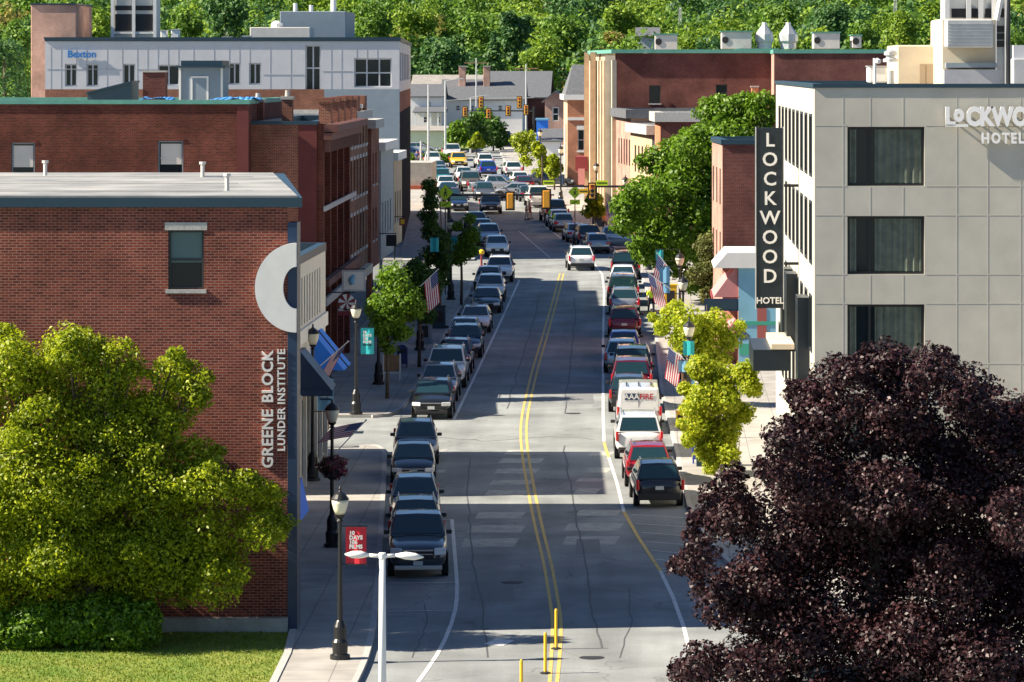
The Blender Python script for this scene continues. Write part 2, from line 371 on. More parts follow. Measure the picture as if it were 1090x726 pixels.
# generic block building: front wall faces -Y, street wall faces +X (side=1) or -X (side=-1)
def block(name, label, cat, side, xs0, xs1, xb, t0, t1, z1, wm, roofm='gravelroof', holes_f=(), holes_s=(), wf={}, ws={}, cop='granite', coph=0.25, group=None, par=0.5, side_m=None, copover=0.08):
    """xs0/xs1 street-wall X at t0 / t1, xb = far X"""
    zb = zg(t0) - 1.0; Y0, Y1 = t0 * K, t1 * K
    root = thing(name, (xs0, Y0, zg(t0)), label, cat, group)
    H = z1 - zb; mb = MB()
    if side == 1: Of = (xb, Y0, zb); Wf = xs0 - xb
    else: Of = (xs0, Y0, zb); Wf = xb - xs0
    hf = [(a - Of[0], b - Of[0], c - zb, d - zb) for (a, b, c, d) in holes_f]
    wall(mb, Of, (1, 0, 0), (0, -1, 0), Wf, H, hf)
    L = math.hypot(xs1 - xs0, Y1 - Y0)
    dv = Vector((xs1 - xs0, Y1 - Y0, 0)).normalized()
    if side == 1: Os = (xs0, Y0, zb); Us = dv; Ns = Vector((dv.y, -dv.x, 0))
    else: Os = (xs1, Y1, zb); Us = -dv; Ns = Vector((-dv.y, dv.x, 0))
    if side_m is None:
        smb = mb
    else: smb = MB()
    hs = []
    for (a, b, c, d) in holes_s:   # a,b given as distance from the near corner
        if side == -1: a, b = L - b, L - a
        hs.append((a, b, c - zb, d - zb))
    wall(smb, Os, Us, Ns, L, H, hs)
    foot = [(xs0, Y0), (xs1, Y1), (xb, Y1), (xb, Y0)]
    P = lambda i, z: (foot[i][0], foot[i][1], z)
    mb.face([P(1, zb), P(2, zb), P(2, z1), P(1, z1)]); mb.face([P(2, zb), P(3, zb), P(3, z1), P(2, z1)])
    mb.build('wall', M[wm], root)
    if side_m: smb.build('street_wall', M[side_m], root)
    r = MB(); r.face([P(0, z1 - par), P(1, z1 - par), P(2, z1 - par), P(3, z1 - par)] if side == 1 else [P(3, z1 - par), P(2, z1 - par), P(1, z1 - par), P(0, z1 - par)]); r.build('roof', M[roofm], root)
    c = MB(); ov = copover; cx = sum(p[0] for p in foot) / 4; cy = sum(p[1] for p in foot) / 4
    th = 0.32
    sg = lambda v: 1 if v > 0 else -1
    out = [(x + sg(x - cx) * ov, y + sg(y - cy) * ov) for x, y in foot]; inn = [(x - sg(x - cx) * th, y - sg(y - cy) * th) for x, y in foot]
    for i in range(4):
        j = (i + 1) % 4
        c.hexa([(*out[i], z1 - coph + .003), (*out[j], z1 - coph + .003), (*inn[j], z1 - coph + .003), (*inn[i], z1 - coph + .003)], [(*out[i], z1 + .03), (*out[j], z1 + .03), (*inn[j], z1 + .03), (*inn[i], z1 + .03)])
        c.hexa([(*[foot[i][0] - sg(foot[i][0] - cx) * .004, foot[i][1] - sg(foot[i][1] - cy) * .004], z1 - par - .05), (*[foot[j][0] - sg(foot[j][0] - cx) * .004, foot[j][1] - sg(foot[j][1] - cy) * .004], z1 - par - .05), (*inn[j], z1 - par - .05), (*inn[i], z1 - par - .05)],
               [(*[foot[i][0] - sg(foot[i][0] - cx) * .004, foot[i][1] - sg(foot[i][1] - cy) * .004], z1 - coph), (*[foot[j][0] - sg(foot[j][0] - cx) * .004, foot[j][1] - sg(foot[j][1] - cy) * .004], z1 - coph), (*inn[j], z1 - coph), (*inn[i], z1 - coph)])
    fixn(c.build('coping', M[cop], root))
    for h in hf: window(root, Of, (1, 0, 0), (0, -1, 0), h, **wf)
    for h in hs: window(root, Os, Us, Ns, h, **ws)
    return dict(root=root, Of=Of, Os=Os, Us=Us, Ns=Ns, L=L, zb=zb, z1=z1)
def rects_f(t, lst):   # pixel rectangles on a wall at depth t -> (x0,x1,z0,z1)
    return [(xp(a, t), xp(b, t), zp(d, t), zp(c, t)) for (a, b, c, d) in lst]
# ================================================================ SETTING: ground, road, pavements
def terrain():
    xs = list(np.linspace(-700, 700, 57)); ts = [-60, 0, 60, 100, 515, 535, 560] + list(range(600, 1500, 40))
    mb = MB(); n = len(xs)
    for t in ts:
        for x in xs: mb.v.append((x, t * K, zg(t) - 0.03))
    for j in range(len(ts) - 1):
        for i in range(n - 1):
            a = j * n + i; mb.f.append((a, a + 1, a + n + 1, a + n)); mb.mi.append(0)
    return mb.build('ground', M['earth'], None, tagd=(None, None, None, 'structure'))
terrain()
def sheet(name, pts, m, dz, kind='structure'):
    mb = MB(); mb.face([(x, t * K, zg(t) + dz) for x, t in pts]); o = mb.build(name, m); 
    if o.data.polygons[0].normal.z < 0: o.data.flip_normals()
    o['kind'] = kind; return o
sheet('road', [(-150, 40), (150, 40), (150, 512), (-150, 512)], M['asphalt'], 0.0)
def pave(name, pts, m, h=0.13, kerb=True):
    """raised slab: pts (x,t); with a granite kerb ring"""
    lo = [(x, t * K, zg(t) - 0.2) for x, t in pts]; hi = [(x, t * K, zg(t) + h) for x, t in pts]
    mb = MB(); mb.hexa(lo, hi); o = fixn(mb.build(name, m)); o['kind'] = 'structure'; return o
def strip(mb, line, w, dz, closed=False):
    """flat painted line along (x,t) points, width w metres"""
    P = [Vector((x, t * K, 0)) for x, t in line]
    Lp, Rp = [], []
    for i, p in enumerate(P):
        d = (P[min(i + 1, len(P) - 1)] - P[max(i - 1, 0)]).normalized(); n = Vector((-d.y, d.x, 0)) * w / 2
        Lp.append(p + n); Rp.append(p - n)
    q = lambda p: (p.x, p.y, zg(p.y / K) + dz)
    for i in range(len(P) - 1): mb.face([q(Rp[i]), q(Rp[i + 1]), q(Lp[i + 1]), q(Lp[i])])
def kerbline(name, line, w=0.18, h=0.135):
    mb = MB()
    for (x0, t0), (x1, t1) in zip(line[:-1], line[1:]):
        a = Vector((x0, t0 * K, zg(t0))); b = Vector((x1, t1 * K, zg(t1))); d = (b - a).normalized(); n = Vector((-d.y, d.x, 0)).normalized() * w / 2
        mb.hexa([a - n - Vector((0, 0, .1)), b - n - Vector((0, 0, .1)), b + n - Vector((0, 0, .1)), a + n - Vector((0, 0, .1))],
                [a - n + Vector((0, 0, h)), b - n + Vector((0, 0, h)), b + n + Vector((0, 0, h)), a + n + Vector((0, 0, h))])
    o = fixn(mb.build(name, M['kerb'])); o['kind'] = 'structure'; return o
gx = lambda px, py: (xp(px, tg(py)), tg(py))
def smooth(pts, it=2):
    for _ in range(it):
        q = [pts[0]]
        for a, b in zip(pts[:-1], pts[1:]):
            q.append((a[0] * .75 + b[0] * .25, a[1] * .75 + b[1] * .25)); q.append((a[0] * .25 + b[0] * .75, a[1] * .25 + b[1] * .75))
        q.append(pts[-1]); pts = q
    return pts
# left pavement beside the near block
curbL1 = smooth([gx(340, 790), gx(376, 735), gx(395, 690), gx(402, 620), gx(407, 540), gx(409, 500), gx(410, 484), (-11.6, 163.2), (-12.6, 162.0)])
left1 = curbL1 + [(-40, 162.0), (-40, 160.5), (-14.4, 160.5), (-13.6, 146.4), (-10.9, 117.5), gx(312, 676), gx(306, 700), gx(290, 735), gx(262, 800)]
pave('sidewalk_near_left', left1, M['walk'])
kerbline('kerb_near_left', curbL1[:-3])
pv = [gx(371, 612), gx(369, 560), gx(372, 485), gx(403, 485), gx(402, 540), gx(398, 612)]
# lawn left
lawn = [gx(311, 679), gx(304, 700), gx(287, 735), gx(255, 800), (-60, 98), (-60, 116.4), (-11.2, 116.4)]
pave('lawn', lawn, M['lawn'], 0.10)
kerbline('kerb_lawn', [gx(312, 674), gx(306, 700), gx(289, 735), gx(258, 800)], 0.22, 0.16)
# left pavement second block
curbL2 = smooth([(-12.6, 174.0), (-11.9, 174.6), (-11.45, 176.5), (-11.35, 180), (-11.35, 252), (-11.9, 253.6), (-13, 254)])
pave('sidewalk_second_left', curbL2 + [(-40, 254), (-40, 174.0)], M['walk'])
kerbline('kerb_second_left', curbL2)
# crossing apron between the blocks (lit light concrete)
curbL3 = [(-14, 272.5), (-12.4, 273.5), (-12.4, 277), (-15.4, 306), (-18.3, 335), (-24.6, 412), (-27, 432), (-32, 440)]
pave('sidewalk_third_left', curbL3 + [(-70, 446), (-70, 272.5)], M['walk'])
kerbline('kerb_third_left', curbL3)
curbR = [(9, 100), (6.6, 112), (4.2, 122), (2.5, 133), (1.75, 144), (1.35, 165), (0.9, 185), (0.75, 210), (0.4, 240), (-0.2, 262), (-1.6, 281), (-4.4, 305), (-7.2, 330), (-9.2, 345), (-12, 370), (-14.2, 400), (-16.5, 440), (-19, 480), (-22, 510)]
pave('sidewalk_right', curbR + [(60, 510), (60, 100)], M['walk'])
kerbline('kerb_right', curbR)
# far traffic island with grass and the lawn round the far bend
isl = [gx(440, 171), gx(480, 166), gx(512, 158), gx(533, 151), gx(545, 143), gx(520, 140), gx(440, 152), gx(300, 160), gx(300, 176)]
pave('island_lawn', isl, M['lawn'], 0.12)
kerbline('kerb_island', isl[:5], 0.3, 0.16)
# painted markings
yl = [gx(x, y) for x, y in ((588, 760), (592, 690), (593, 660), (589, 635), (583, 600), (573, 560), (565, 520), (559, 485), (557, 462), (558, 445), (562, 425), (569, 395), (577, 368), (585, 340), (592, 315), (598, 291))]
yl = smooth(yl, 1)
mb = MB(); strip(mb, [(x + .13 + (0.45 if t < 113 else 0) * (113 - t) * -0.02, t) for x, t in yl], 0.11, 0.008); strip(mb, [(x - .13, t) for x, t in yl], 0.11, 0.008)
o = mb.build('yellow_centre_lines', M['yellow_paint']); o['kind'] = 'structure'
mb = MB()
strip(mb, smooth([gx(x, y) for x, y in ((430, 745), (447, 724), (470, 690), (484, 655), (487, 630), (485, 600), (481, 553))], 1), 0.13, 0.008)
for yy, xa in ((650, 484), (620, 485), (553, 481)): strip(mb, [gx(412, yy + 1), gx(xa, yy)], 0.1, 0.012)
strip(mb, [gx(483, 447), gx(510, 391), gx(534, 340), gx(553, 298)], 0.13, 0.008)
for k in range(12):
    t = 176 + 6.6 / K * k; strip(mb, [(-11.2, t), (-9.4 + .3, t)], 0.08, 0.012) if k % 1 == 0 else None
strip(mb, [gx(580, 241), gx(598, 254), gx(616, 266), gx(632, 280), gx(641, 292), gx(643, 310), gx(642, 360), gx(642, 440), gx(643, 470)], 0.13, 0.008)
strip(mb, [gx(648, 487), gx(657, 515), gx(664, 545)], 0.13, 0.008); strip(mb, [gx(703, 608), gx(716, 635), gx(728, 668), gx(736, 700)], 0.13, 0.008)
strip(mb, [gx(552, 246), gx(585, 274)], 0.1, 0.008); strip(mb, [gx(492, 213), gx(500, 232)], 0.12, 0.008)
for i in range(7):
    y = 548 + i * 9.5; strip(mb, [gx(672 + i * 5.2, y), gx(735, y + 4)], 0.09, 0.012)
strip(mb, [gx(703, 608), gx(760, 609)], 0.1, 0.012)
mb.face([(*[gx(515, 686)[0], gx(515, 686)[1] * K], zg(gx(515, 686)[1]) + .01), (gx(535, 688)[0], gx(535, 688)[1] * K, zg(gx(535, 688)[1]) + .01), (gx(548, 682)[0], gx(548, 682)[1] * K, zg(gx(548, 682)[1]) + .01), (gx(528, 680)[0], gx(528, 680)[1] * K, zg(gx(528, 680)[1]) + .01)])
o = mb.build('white_road_lines', M['white_paint']); o['kind'] = 'structure'
mb = MB(); strip(mb, [gx(643, 471), gx(645, 478), gx(648, 487)], 0.13, 0.009); strip(mb, [gx(664, 545), gx(680, 573), gx(703, 608)], 0.13, 0.009)
o = mb.build('yellow_edge_lines', M['yellow_paint']); o['kind'] = 'structure'
mb = MB()
for (x0, x1, y0, y1) in ((536, 566, 479, 484), (530, 580, 488, 493), (525, 575, 499, 504), (520, 570, 511, 516), (515, 563, 522, 528), (505, 560, 545, 552), (497, 560, 559, 567), (490, 553, 573, 582),
                          (625, 655, 481, 485), (622, 652, 498, 503), (612, 645, 509, 513), (610, 640, 520, 526), (612, 662, 543, 549), (600, 664, 557, 565), (598, 660, 571, 580), (466, 478, 478, 481), (462, 476, 500, 504)):
    q = [gx(x0, y1), gx(x1 - 6, y1), gx(x1, y0), gx(x0 + 5, y0)]; mb.face([(x, t * K, zg(t) + .004) for x, t in q])
o = mb.build('worn_road_patches', M['worn']); o['kind'] = 'structure'
mb = MB(); rg_ = random.Random(3)
for (pl, w) in (([(520, 700), (512, 640), (503, 600), (500, 560), (497, 520), (500, 480)], .05), ([(640, 690), (628, 640), (622, 590), (612, 545), (604, 500), (600, 470)], .06), ([(425, 470), (470, 466), (520, 470), (585, 465), (640, 468)], .06), ([(500, 560), (540, 556), (575, 561), (640, 555)], .05), ([(600, 440), (606, 400), (611, 350), (613, 310)], .06), ([(540, 435), (552, 395), (566, 350), (575, 310)], .06), ([(660, 700), (672, 660), (668, 620)], .04), ([(440, 700), (455, 664), (450, 640)], .04), ([(470, 600), (500, 608), (545, 600), (570, 606)], .045), ([(520, 405), (570, 402), (640, 406)], .05), ([(540, 350), (590, 352), (640, 349)], .05)):
    pts = []
    for (a, c), (d, e) in zip(pl[:-1], pl[1:]):
        for k in range(6): pts.append(gx(a + (d - a) * k / 6 + rg_.uniform(-1.6, 1.6), c + (e - c) * k / 6 + rg_.uniform(-.8, .8)))
    strip(mb, pts, w, 0.006)
o = mb.build('tar_seams', mat('tar', (.085, .09, .092), .7)); o['kind'] = 'structure'
mb = MB()
for (x0, y0, x1, y1) in ((500, 640, 548, 622), (612, 590, 640, 574), (600, 430, 632, 412), (455, 690, 470, 672)):
    mb.face([(x, t * K, zg(t) + .005) for x, t in (gx(x0, y0), gx(x1, y0), gx(x1 - 2, y1), gx(x0 + 2, y1))])
o = mb.build('asphalt_patches', mat('fresh_asphalt', (.17, .185, .19), .85, noise=.2, nscale=8)); o['kind'] = 'structure'
# manhole and drain details
mb = MB(); 
for (x, y) in ((630, 700), (545, 620), (610, 440)):
    X, Y, Z = g(x, y); mb.lathe((X, Y, Z), [(0.38, -.02), (0.38, .006)], 18)
o = mb.build('manhole_cover', M['dark']); o['kind'] = 'structure'

# ================================================================ BUILDINGS, left side
# -- Greene block
T = 116.0
R_ = rects_f(T, [(179, 217, 245, 308)])
b = block('brick_building', 'red brick block with grey roof, one front window and tall white lettering up its corner', 'building', 1, xp(306, T), -14.0, -34, T, 143, zp(212, T), 'brick_red', 'membrane',
          holes_f=R_, wf=dict(frame='frame', mull=(1, 2), lintel=(0.24, 'granite'), sill=(0.12, 'granite'), blind=0.55), cop='navytrim', coph=0.1, par=0.05)
GR = b['root']; ztop = b['z1']
# overhanging roof slab and dark fascia
X0 = xp(322, T)
m1 = MB(); ztop -= .25
m1.hexa([(-35, T * K - .12, ztop), (X0, T * K - .12, ztop), (-14.0 + .3, 143 * K + .3, ztop), (-35, 143 * K + .3, ztop)], [(-35, T * K - .12, ztop + .3), (X0, T * K - .12, ztop + .3), (-14.0 + .3, 143 * K + .3, ztop + .3), (-35, 143 * K + .3, ztop + .3)])
fixn(m1.build('eave_fascia', M['navytrim'], GR))
m1 = MB(); m1.hexa([(-34.7, T * K - .05, ztop + .3), (X0 - .15, T * K - .05, ztop + .3), (-14.1, 143 * K, ztop + .3), (-34.7, 143 * K, ztop + .3)], [(-34.7, T * K - .05, ztop + .36), (X0 - .15, T * K - .05, ztop + .36), (-14.1, 143 * K, ztop + .34), (-34.7, 143 * K, ztop + .34)])
fixn(m1.build('roof_sheet', M['membrane'], GR))
m1 = MB()
for i, y in enumerate((132, 141, 150)): m1.box(-34, -13.5 - i * .35, y, y + .12, ztop + .361, ztop + .40)
for (x, y) in ((-16, 150), (-13.4, 133), (-22, 152)): m1.lathe((x, y, ztop + .36), [(.07, 0), (.07, .45), (.12, .46), (.12, .55)], 8)
m1.build('roof_seams', M['offwhite'], GR)
# concrete plinth
m1 = MB(); m1.box(-34, xp(306, T) + .02, T * K - .35, T * K - .004, zg(T) - .5, zp(657, T)); m1.build('plinth', M['concrete'], GR)
# navy corner panels on the street side
Nx = xp(306, T); m1 = MB()
m1.box(Nx + .004, Nx + .30, T * K - .02, T * K + 1.2, zg(T) - .5, zp(237, T)); m1.build('corner_panel', M['navy'], GR)
# street wall windows / shopfront
Us, Ns, Os = b['Us'], b['Ns'], b['Os']
for k in range(4):
    for z0, z1 in ((8.0, 10.0), (12.0, 14.0)):
        h = (4 + k * 6.2, 5.4 + k * 6.2, z0 - b['zb'], z1 - b['zb'])
        q = MB(); slab(q, Os, Us, Ns, h[0], h[1], h[2], h[3], .004, .06); q_ = q.build('window', M['frame'], GR)
        q = MB(); slab(q, Os, Us, Ns, h[0] + .08, h[1] - .08, h[2] + .08, h[3] - .08, .062, .075); q.build('pane', M['glass'], q_)
q = MB(); slab(q, Os, Us, Ns, 1.5, b['L'] - .5, .8, 4.6, .004, .12); q.build('shopfront', M['navy'], GR)
q = MB(); slab(q, Os, Us, Ns, 2.2, b['L'] - 1, 1.6, 4.0, .124, .14); q.build('shop_glass', M['glass'], GR)
# lettering on the brick
Yw = T * K - 0.03
for (w_, px, py, sz, bo, sp) in (('GREENE', 285.5, 467, .475, .012, 1.07), ('BLOCK', 285.5, 401, .475, .012, 1.07), ('LUNDER', 300, 457, .33, .007, 1.1), ('INSTITUTE', 300, 401, .33, .007, 1.1)):
    text('lettering', w_, sz, face_cam((xp(px, T), Yw, zp(py, T)), math.radians(90)), M['white'], GR, 0.03, bo, sp)
# big white half-round letter plate wrapping the corner
cx, cz = xp(316, T), zp(306, T); rx, rz_ = xp(316, T) - xp(272, T), zp(306, T) - zp(353.5, T); ix, iz = rx * .32, rz_ * .47
m1 = MB(); n = 40
def arc(rx, rz, i): a = math.pi / 2 + math.pi * i / n; return (cx + rx * math.cos(a), cz + rz * math.sin(a))
for i in range(n):
    a, b2, c2, d2 = arc(rx, rz_, i), arc(rx, rz_, i + 1), arc(ix, iz, i + 1), arc(ix, iz, i)
    m1.hexa([(p[0], Yw - .02, p[1]) for p in (a, b2, c2, d2)], [(p[0], Yw - .2, p[1]) for p in (a, b2, c2, d2)])
fixn(m1.build('letter_plate', M['white'], GR))
# little blue awning low on the corner
a_ = thing('awning', g(308, 640), 'small royal blue awning low on the corner of the red brick block', 'awning')
p = at(308, 542, 118); m1 = MB(); z0, z1 = zp(555, 118), zp(528, 118)
m1.hexa([(xp(302, 118), 118 * K - .6, z0), (xp(320, 118), 118 * K - .6, z0), (xp(320, 118), 121 * K, z0), (xp(302, 118), 121 * K, z0)], [(xp(302, 118), 118 * K - .55, z1 - .1), (xp(317, 118), 118 * K - .55, z1 - .1), (xp(312, 118), 121 * K, z1 + .25), (xp(302, 118), 121 * K, z1 + .25)])
m1.build('canvas', M['blue'], a_); m1 = MB(); m1.tube([(xp(302, 118), 118 * K - .6, z0), (xp(302, 118), 118 * K + .8, z1)], .03); m1.build('bracket', M['black'], a_)

# -- white two-storey building
T = 146.5
b = block('white_building', 'narrow white two-storey shop building with slim vertical windows behind the brick corner', 'building', 1, xp(314, T), xp(346.5, 160), -34, T, 160, zp(276, T), 'offwhite', 'gravelroof',
          holes_s=[(1.6 + i * 1.25, 2.15 + i * 1.25, zp(352, T), zp(300, T)) for i in range(9)], ws=dict(frame='framew', fw=.05), cop='navytrim', coph=.3, par=.5, copover=.03)
WB = b['root']
q = MB(); slab(q, b['Os'], b['Us'], b['Ns'], .1, b['L'] - .1, zp(370, T) - b['zb'], zp(355, T) - b['zb'], .004, .12); q.build('fascia_band', M['white'], WB)
q = MB(); slab(q, b['Os'], b['Us'], b['Ns'], .6, b['L'] - .6, 1.6, 4.6, .004, .05); q.build('shop_glass', M['glass'], WB)
q = MB()
for i in range(6): slab(q, b['Os'], b['Us'], b['Ns'], .3 + i * 2.6, .6 + i * 2.6, 1.0, 5.0, .055, .2)
q.build_each('pilaster', M['offwhite'], WB)
# two blue awnings
for i, (px, py, tt, lab) in enumerate(((322, 378, 148.4, 'dark blue shop awning nearest the brick corner'), (344, 366, 155, 'bright blue striped shop awning under the white building'))):
    X = b['Os'][0] + (b['Us'].x / b['Us'].y) * (tt - T) * K if True else 0
    a_ = thing('awning', (X, tt * K, zg(tt)), lab, 'awning', 'blue awnings on the left')
    ztp = zp(352 if i else 372, tt); m1 = MB(); y0, y1 = (tt - 1.1 - i * .7) * K, (tt + 1.1 + i * .7) * K
    m1.hexa([(X, y0, ztp - 1.5), (X + 1.35, y0, ztp - 1.5), (X + 1.35, y1, ztp - 1.5), (X, y1, ztp - 1.5)], [(X, y0, ztp), (X + .12, y0, ztp), (X + .12, y1, ztp), (X, y1, ztp)])
    m1.build('canvas', M['blue'] if i else M['navy'], a_)
    m1 = MB()
    for k in ((2,) if i else ()):
        yy = y0 + (y1 - y0) * k / 4; m1.tube([(X + .13, yy, ztp + .01), (X + 1.36, yy, ztp - 1.49)], .04, 6)
    (m1 if i else MB().box(X + .01, X + 1.4, y0 - .03, y0 - .005, ztp - 1.75, ztp - 1.5)).build('stripe', M['navy'], a_)
# -- low building between
T = 174.5
b = block('low_brick_building', 'low brick shop beside the side street, left of the tall red facade', 'building', 1, -16.2, -16.4, -34, T, 183.2, zg(T) + 7.2, 'brick_mid', 'gravelroof', cop='granite', coph=.25,
      holes_s=[(1.5 + i * 3.4, 3.0 + i * 3.4, zg(T) + 4.6, zg(T) + 6.6) for i in range(4)], ws=dict(mull=(1, 2), sill=(.12, 'granite')))
q = MB(); slab(q, b['Os'], b['Us'], b['Ns'], .6, b['L'] - .4, 1.2, 3.9, .004, .05); q.build('shop_glass', M['glass'], b['root'])

# -- tall italianate red facade
T = 184.0; zt = zp(116.5, T)
holes = []
for i in range(5):
    for (a, c) in ((6.8, 9.2), (10.3, 12.8)): holes.append((1.6 + i * 5.3, 2.9 + i * 5.3, a + zg(T) - .3, c + zg(T) - .3)); holes.append((3.5 + i * 5.3, 4.8 + i * 5.3, a + zg(T) - .3, c + zg(T) - .3))
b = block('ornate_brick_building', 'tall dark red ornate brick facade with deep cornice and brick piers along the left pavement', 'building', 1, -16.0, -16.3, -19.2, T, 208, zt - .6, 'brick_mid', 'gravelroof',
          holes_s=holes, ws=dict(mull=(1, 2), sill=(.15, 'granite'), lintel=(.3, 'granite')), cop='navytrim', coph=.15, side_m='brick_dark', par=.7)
RB = b['root']; O, U, N = b['Os'], b['Us'], b['Ns']; zb = b['zb']; L = b['L']
q = MB()
for i in range(5): slab(q, O, U, N, .1 + i * 5.3 + (0 if i else 0), .9 + i * 5.3, 1.0, zt - zb - .7, .004, .32)
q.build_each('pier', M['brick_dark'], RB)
q = MB(); slab(q, O, U, N, 0, L, zt - zb - 1.5, zt - zb - 1.15, .33, .75); slab(q, O, U, N, 0, L, zt - zb - 1.1, zt - zb - .75, .33, 1.05)
for i in range(32): slab(q, O, U, N, .2 + i * .8, .5 + i * .8, zt - zb - 1.14, zt - zb - .7, .34, .9) if False else slab(q, O, U, N, .2 + i * .8, .5 + i * .8, zt - zb - 2.1, zt - zb - 1.52, .33, .62)
slab(q, O, U, N, 0, L, 6.05 + .2, 6.4 + .2, .33, .6); q.build('cornice', mat('rust_cornice', (.12, .045, .035), .7, noise=.2, nscale=2), RB)
q = MB()
for i in range(5): slab(q, O, U, N, .0 + i * 5.3, 1.0 + i * 5.3, zt - zb - .7, zt - zb + .35, .1, .7); slab(q, O, U, N, -.1 + i * 5.3, 1.1 + i * 5.3, zt - zb + .35, zt - zb + .55, .0, .8)
q.build_each('parapet_block', M['brick_mid'], RB)
q = MB(); slab(q, O, U, N, 0, L, 5.3, 5.7, .33, .5); slab(q, O, U, N, 0, L, 9.95, 10.2, .33, .42); q.build('stone_band', M['granite'], RB)
q = MB()
for i in range(5): slab(q, O, U, N, 1.2 + i * 5.3, 5.2 + i * 5.3, 1.4, 4.6, .004, .06)
q.build('shop_glass', M['glass'], RB)
q = MB()   # painted red stripe at the corner, front wall
q.box(-16.9 , -16.0 - .0, T * K - .03, T * K - .004, zb, zt - .7); q.build('painted_strip', mat('painted_red', (.12, .024, .022), .8, noise=.15, nscale=1.5), RB)
# parapet chimneys standing on its roof line
for (x0, x1, ya, lab) in ((268, 280, 109, 'slim brick chimney at the left end of the ornate facade roof'), (300, 311, 106, 'brick chimney with a pot, nearest the ornate cornice')):
    tt = 187; c_ = thing('chimney', (xp((x0 + x1) / 2, tt), tt * K, zt - 1.1), lab, 'chimney', 'chimneys on the ornate building')
    m1 = MB(); m1.box(xp(x0, tt), xp(x1, tt), tt * K, tt * K + .8, zt - 1.2, zp(ya, tt)); m1.build('stack', M['brick_mid'], c_)
    m1 = MB(); m1.box(xp(x0, tt) - .06, xp(x1, tt) + .06, tt * K - .06, tt * K + .86, zp(ya, tt) + .003, zp(ya, tt) + .16); m1.lathe((xp((x0 + x1) / 2, tt), tt * K + .4, zp(ya, tt) + .16), [(.14, 0), (.12, .3)], 10); m1.build('cap', M['concrete'], c_)
# -- dark brick building on the left
T = 182.5
R_ = rects_f(T, [(12, 37, 152, 187), (168, 195, 150, 187)])
b = block('dark_brick_building', 'broad dark brick building with green coping and two pale windows above the grey roof', 'building', 1, xp(264, T), xp(264, T), -45, T, 200, zp(107, T), 'brick_dark', 'gravelroof',
          holes_f=R_, wf=dict(frame='greypaint', mull=(1, 2), glass='glass', sill=(.12, 'granite'), lintel=(.12, 'brick_dark')), cop='copper', coph=.18, par=.3)
DB = b['root']
m1 = MB(); m1.box(xp(252, T), xp(264.5, T), T * K - .03, T * K - .004, b['zb'], b['z1'] - .2); m1.build('painted_strip', MATS['painted_red'], DB)
zr = b['z1'] - .3
for w_ in rects_f(T, [(14, 35, 155, 178), (171, 193, 153, 175)]):
    m1 = MB(); m1.box(w_[0], w_[1], T * K + .11, T * K + .125, w_[2], w_[3]); m1.build('blind', M['offwhite'], DB)
tt = 192
c_ = thing('chimney', (xp(164, tt), tt * K, zr), 'stubby dark purple brick chimney on the dark brick roof', 'chimney')
m1 = MB(); m1.box(xp(152, tt), xp(176, tt), tt * K, tt * K + 1, zr, zp(77, tt)); m1.build('stack', M['brick_plum'], c_); m1 = MB(); m1.box(xp(151, tt), xp(177, tt), tt * K - .05, tt * K + 1.05, zp(77, tt) + .003, zp(75, tt)); m1.build('cap', M['concrete'], c_)
c_ = thing('roof_monitor', (xp(117, tt), tt * K, zr), 'dark teal sloping roof hood on the dark brick building', 'roof hood')
m1 = MB(); m1.hexa([(xp(93, tt), tt * K, zr), (xp(140, tt), tt * K, zr), (xp(140, tt), tt * K + 3, zr), (xp(93, tt), tt * K + 3, zr)], [(xp(93, tt), tt * K, zp(100, tt)), (xp(140, tt), tt * K, zp(88, tt)), (xp(140, tt), tt * K + 3, zp(88, tt)), (xp(93, tt), tt * K + 3, zp(100, tt))])
m1.build('body', mat('teal_metal', (.03, .07, .09), .5), c_)
m1 = MB(); m1.hexa([(xp(92, tt), tt * K - .1, zp(100, tt) + .003), (xp(141, tt), tt * K - .1, zp(88, tt) + .003), (xp(141, tt), tt * K + 3.1, zp(88, tt) + .003), (xp(92, tt), tt * K + 3.1, zp(100, tt) + .003)], [(xp(92, tt), tt * K - .1, zp(100, tt) + .1), (xp(141, tt), tt * K - .1, zp(88, tt) + .1), (xp(141, tt), tt * K + 3.1, zp(88, tt) + .1), (xp(92, tt), tt * K + 3.1, zp(100, tt) + .1)]); m1.build('lid', M['navytrim'], c_)
c_ = thing('roof_penthouse', (xp(214, tt), tt * K, zr), 'small grey stair hut with white door frame and flat dark roof', 'roof hut')
m1 = MB(); m1.box(xp(191, tt), xp(237, tt), tt * K, tt * K + 3, zr, zp(72, tt)); m1.build('wall', M['greypaint'], c_)
m1 = MB(); m1.box(xp(188, tt), xp(241, tt), tt * K - .4, tt * K + 3.4, zp(72, tt) + .003, zp(70, tt)); m1.box(xp(193, tt), xp(237, tt), tt * K - .2, tt * K + 3.2, zp(70, tt) + .003, zp(64.5, tt)); m1.build('roof', M['navytrim'], c_)
m1 = MB(); m1.box(xp(203, tt), xp(205, tt), tt * K - .05, tt * K - .004, zr, zp(81, tt)); m1.box(xp(220, tt), xp(222, tt), tt * K - .05, tt * K - .004, zr, zp(81, tt)); m1.box(xp(205, tt), xp(220, tt), tt * K - .05, tt * K - .004, zp(83, tt), zp(81, tt))
for a in (190.5, 235): m1.box(xp(a, tt), xp(a + 2.2, tt), tt * K - .05, tt * K - .004, zr, zp(72.5, tt))
m1.build('door_frame', M['white'], c_); m1 = MB(); m1.box(xp(205, tt), xp(220, tt), tt * K - .03, tt * K - .004, zr, zp(83, tt) - .003); m1.build('door', M['greypaint'], c_)
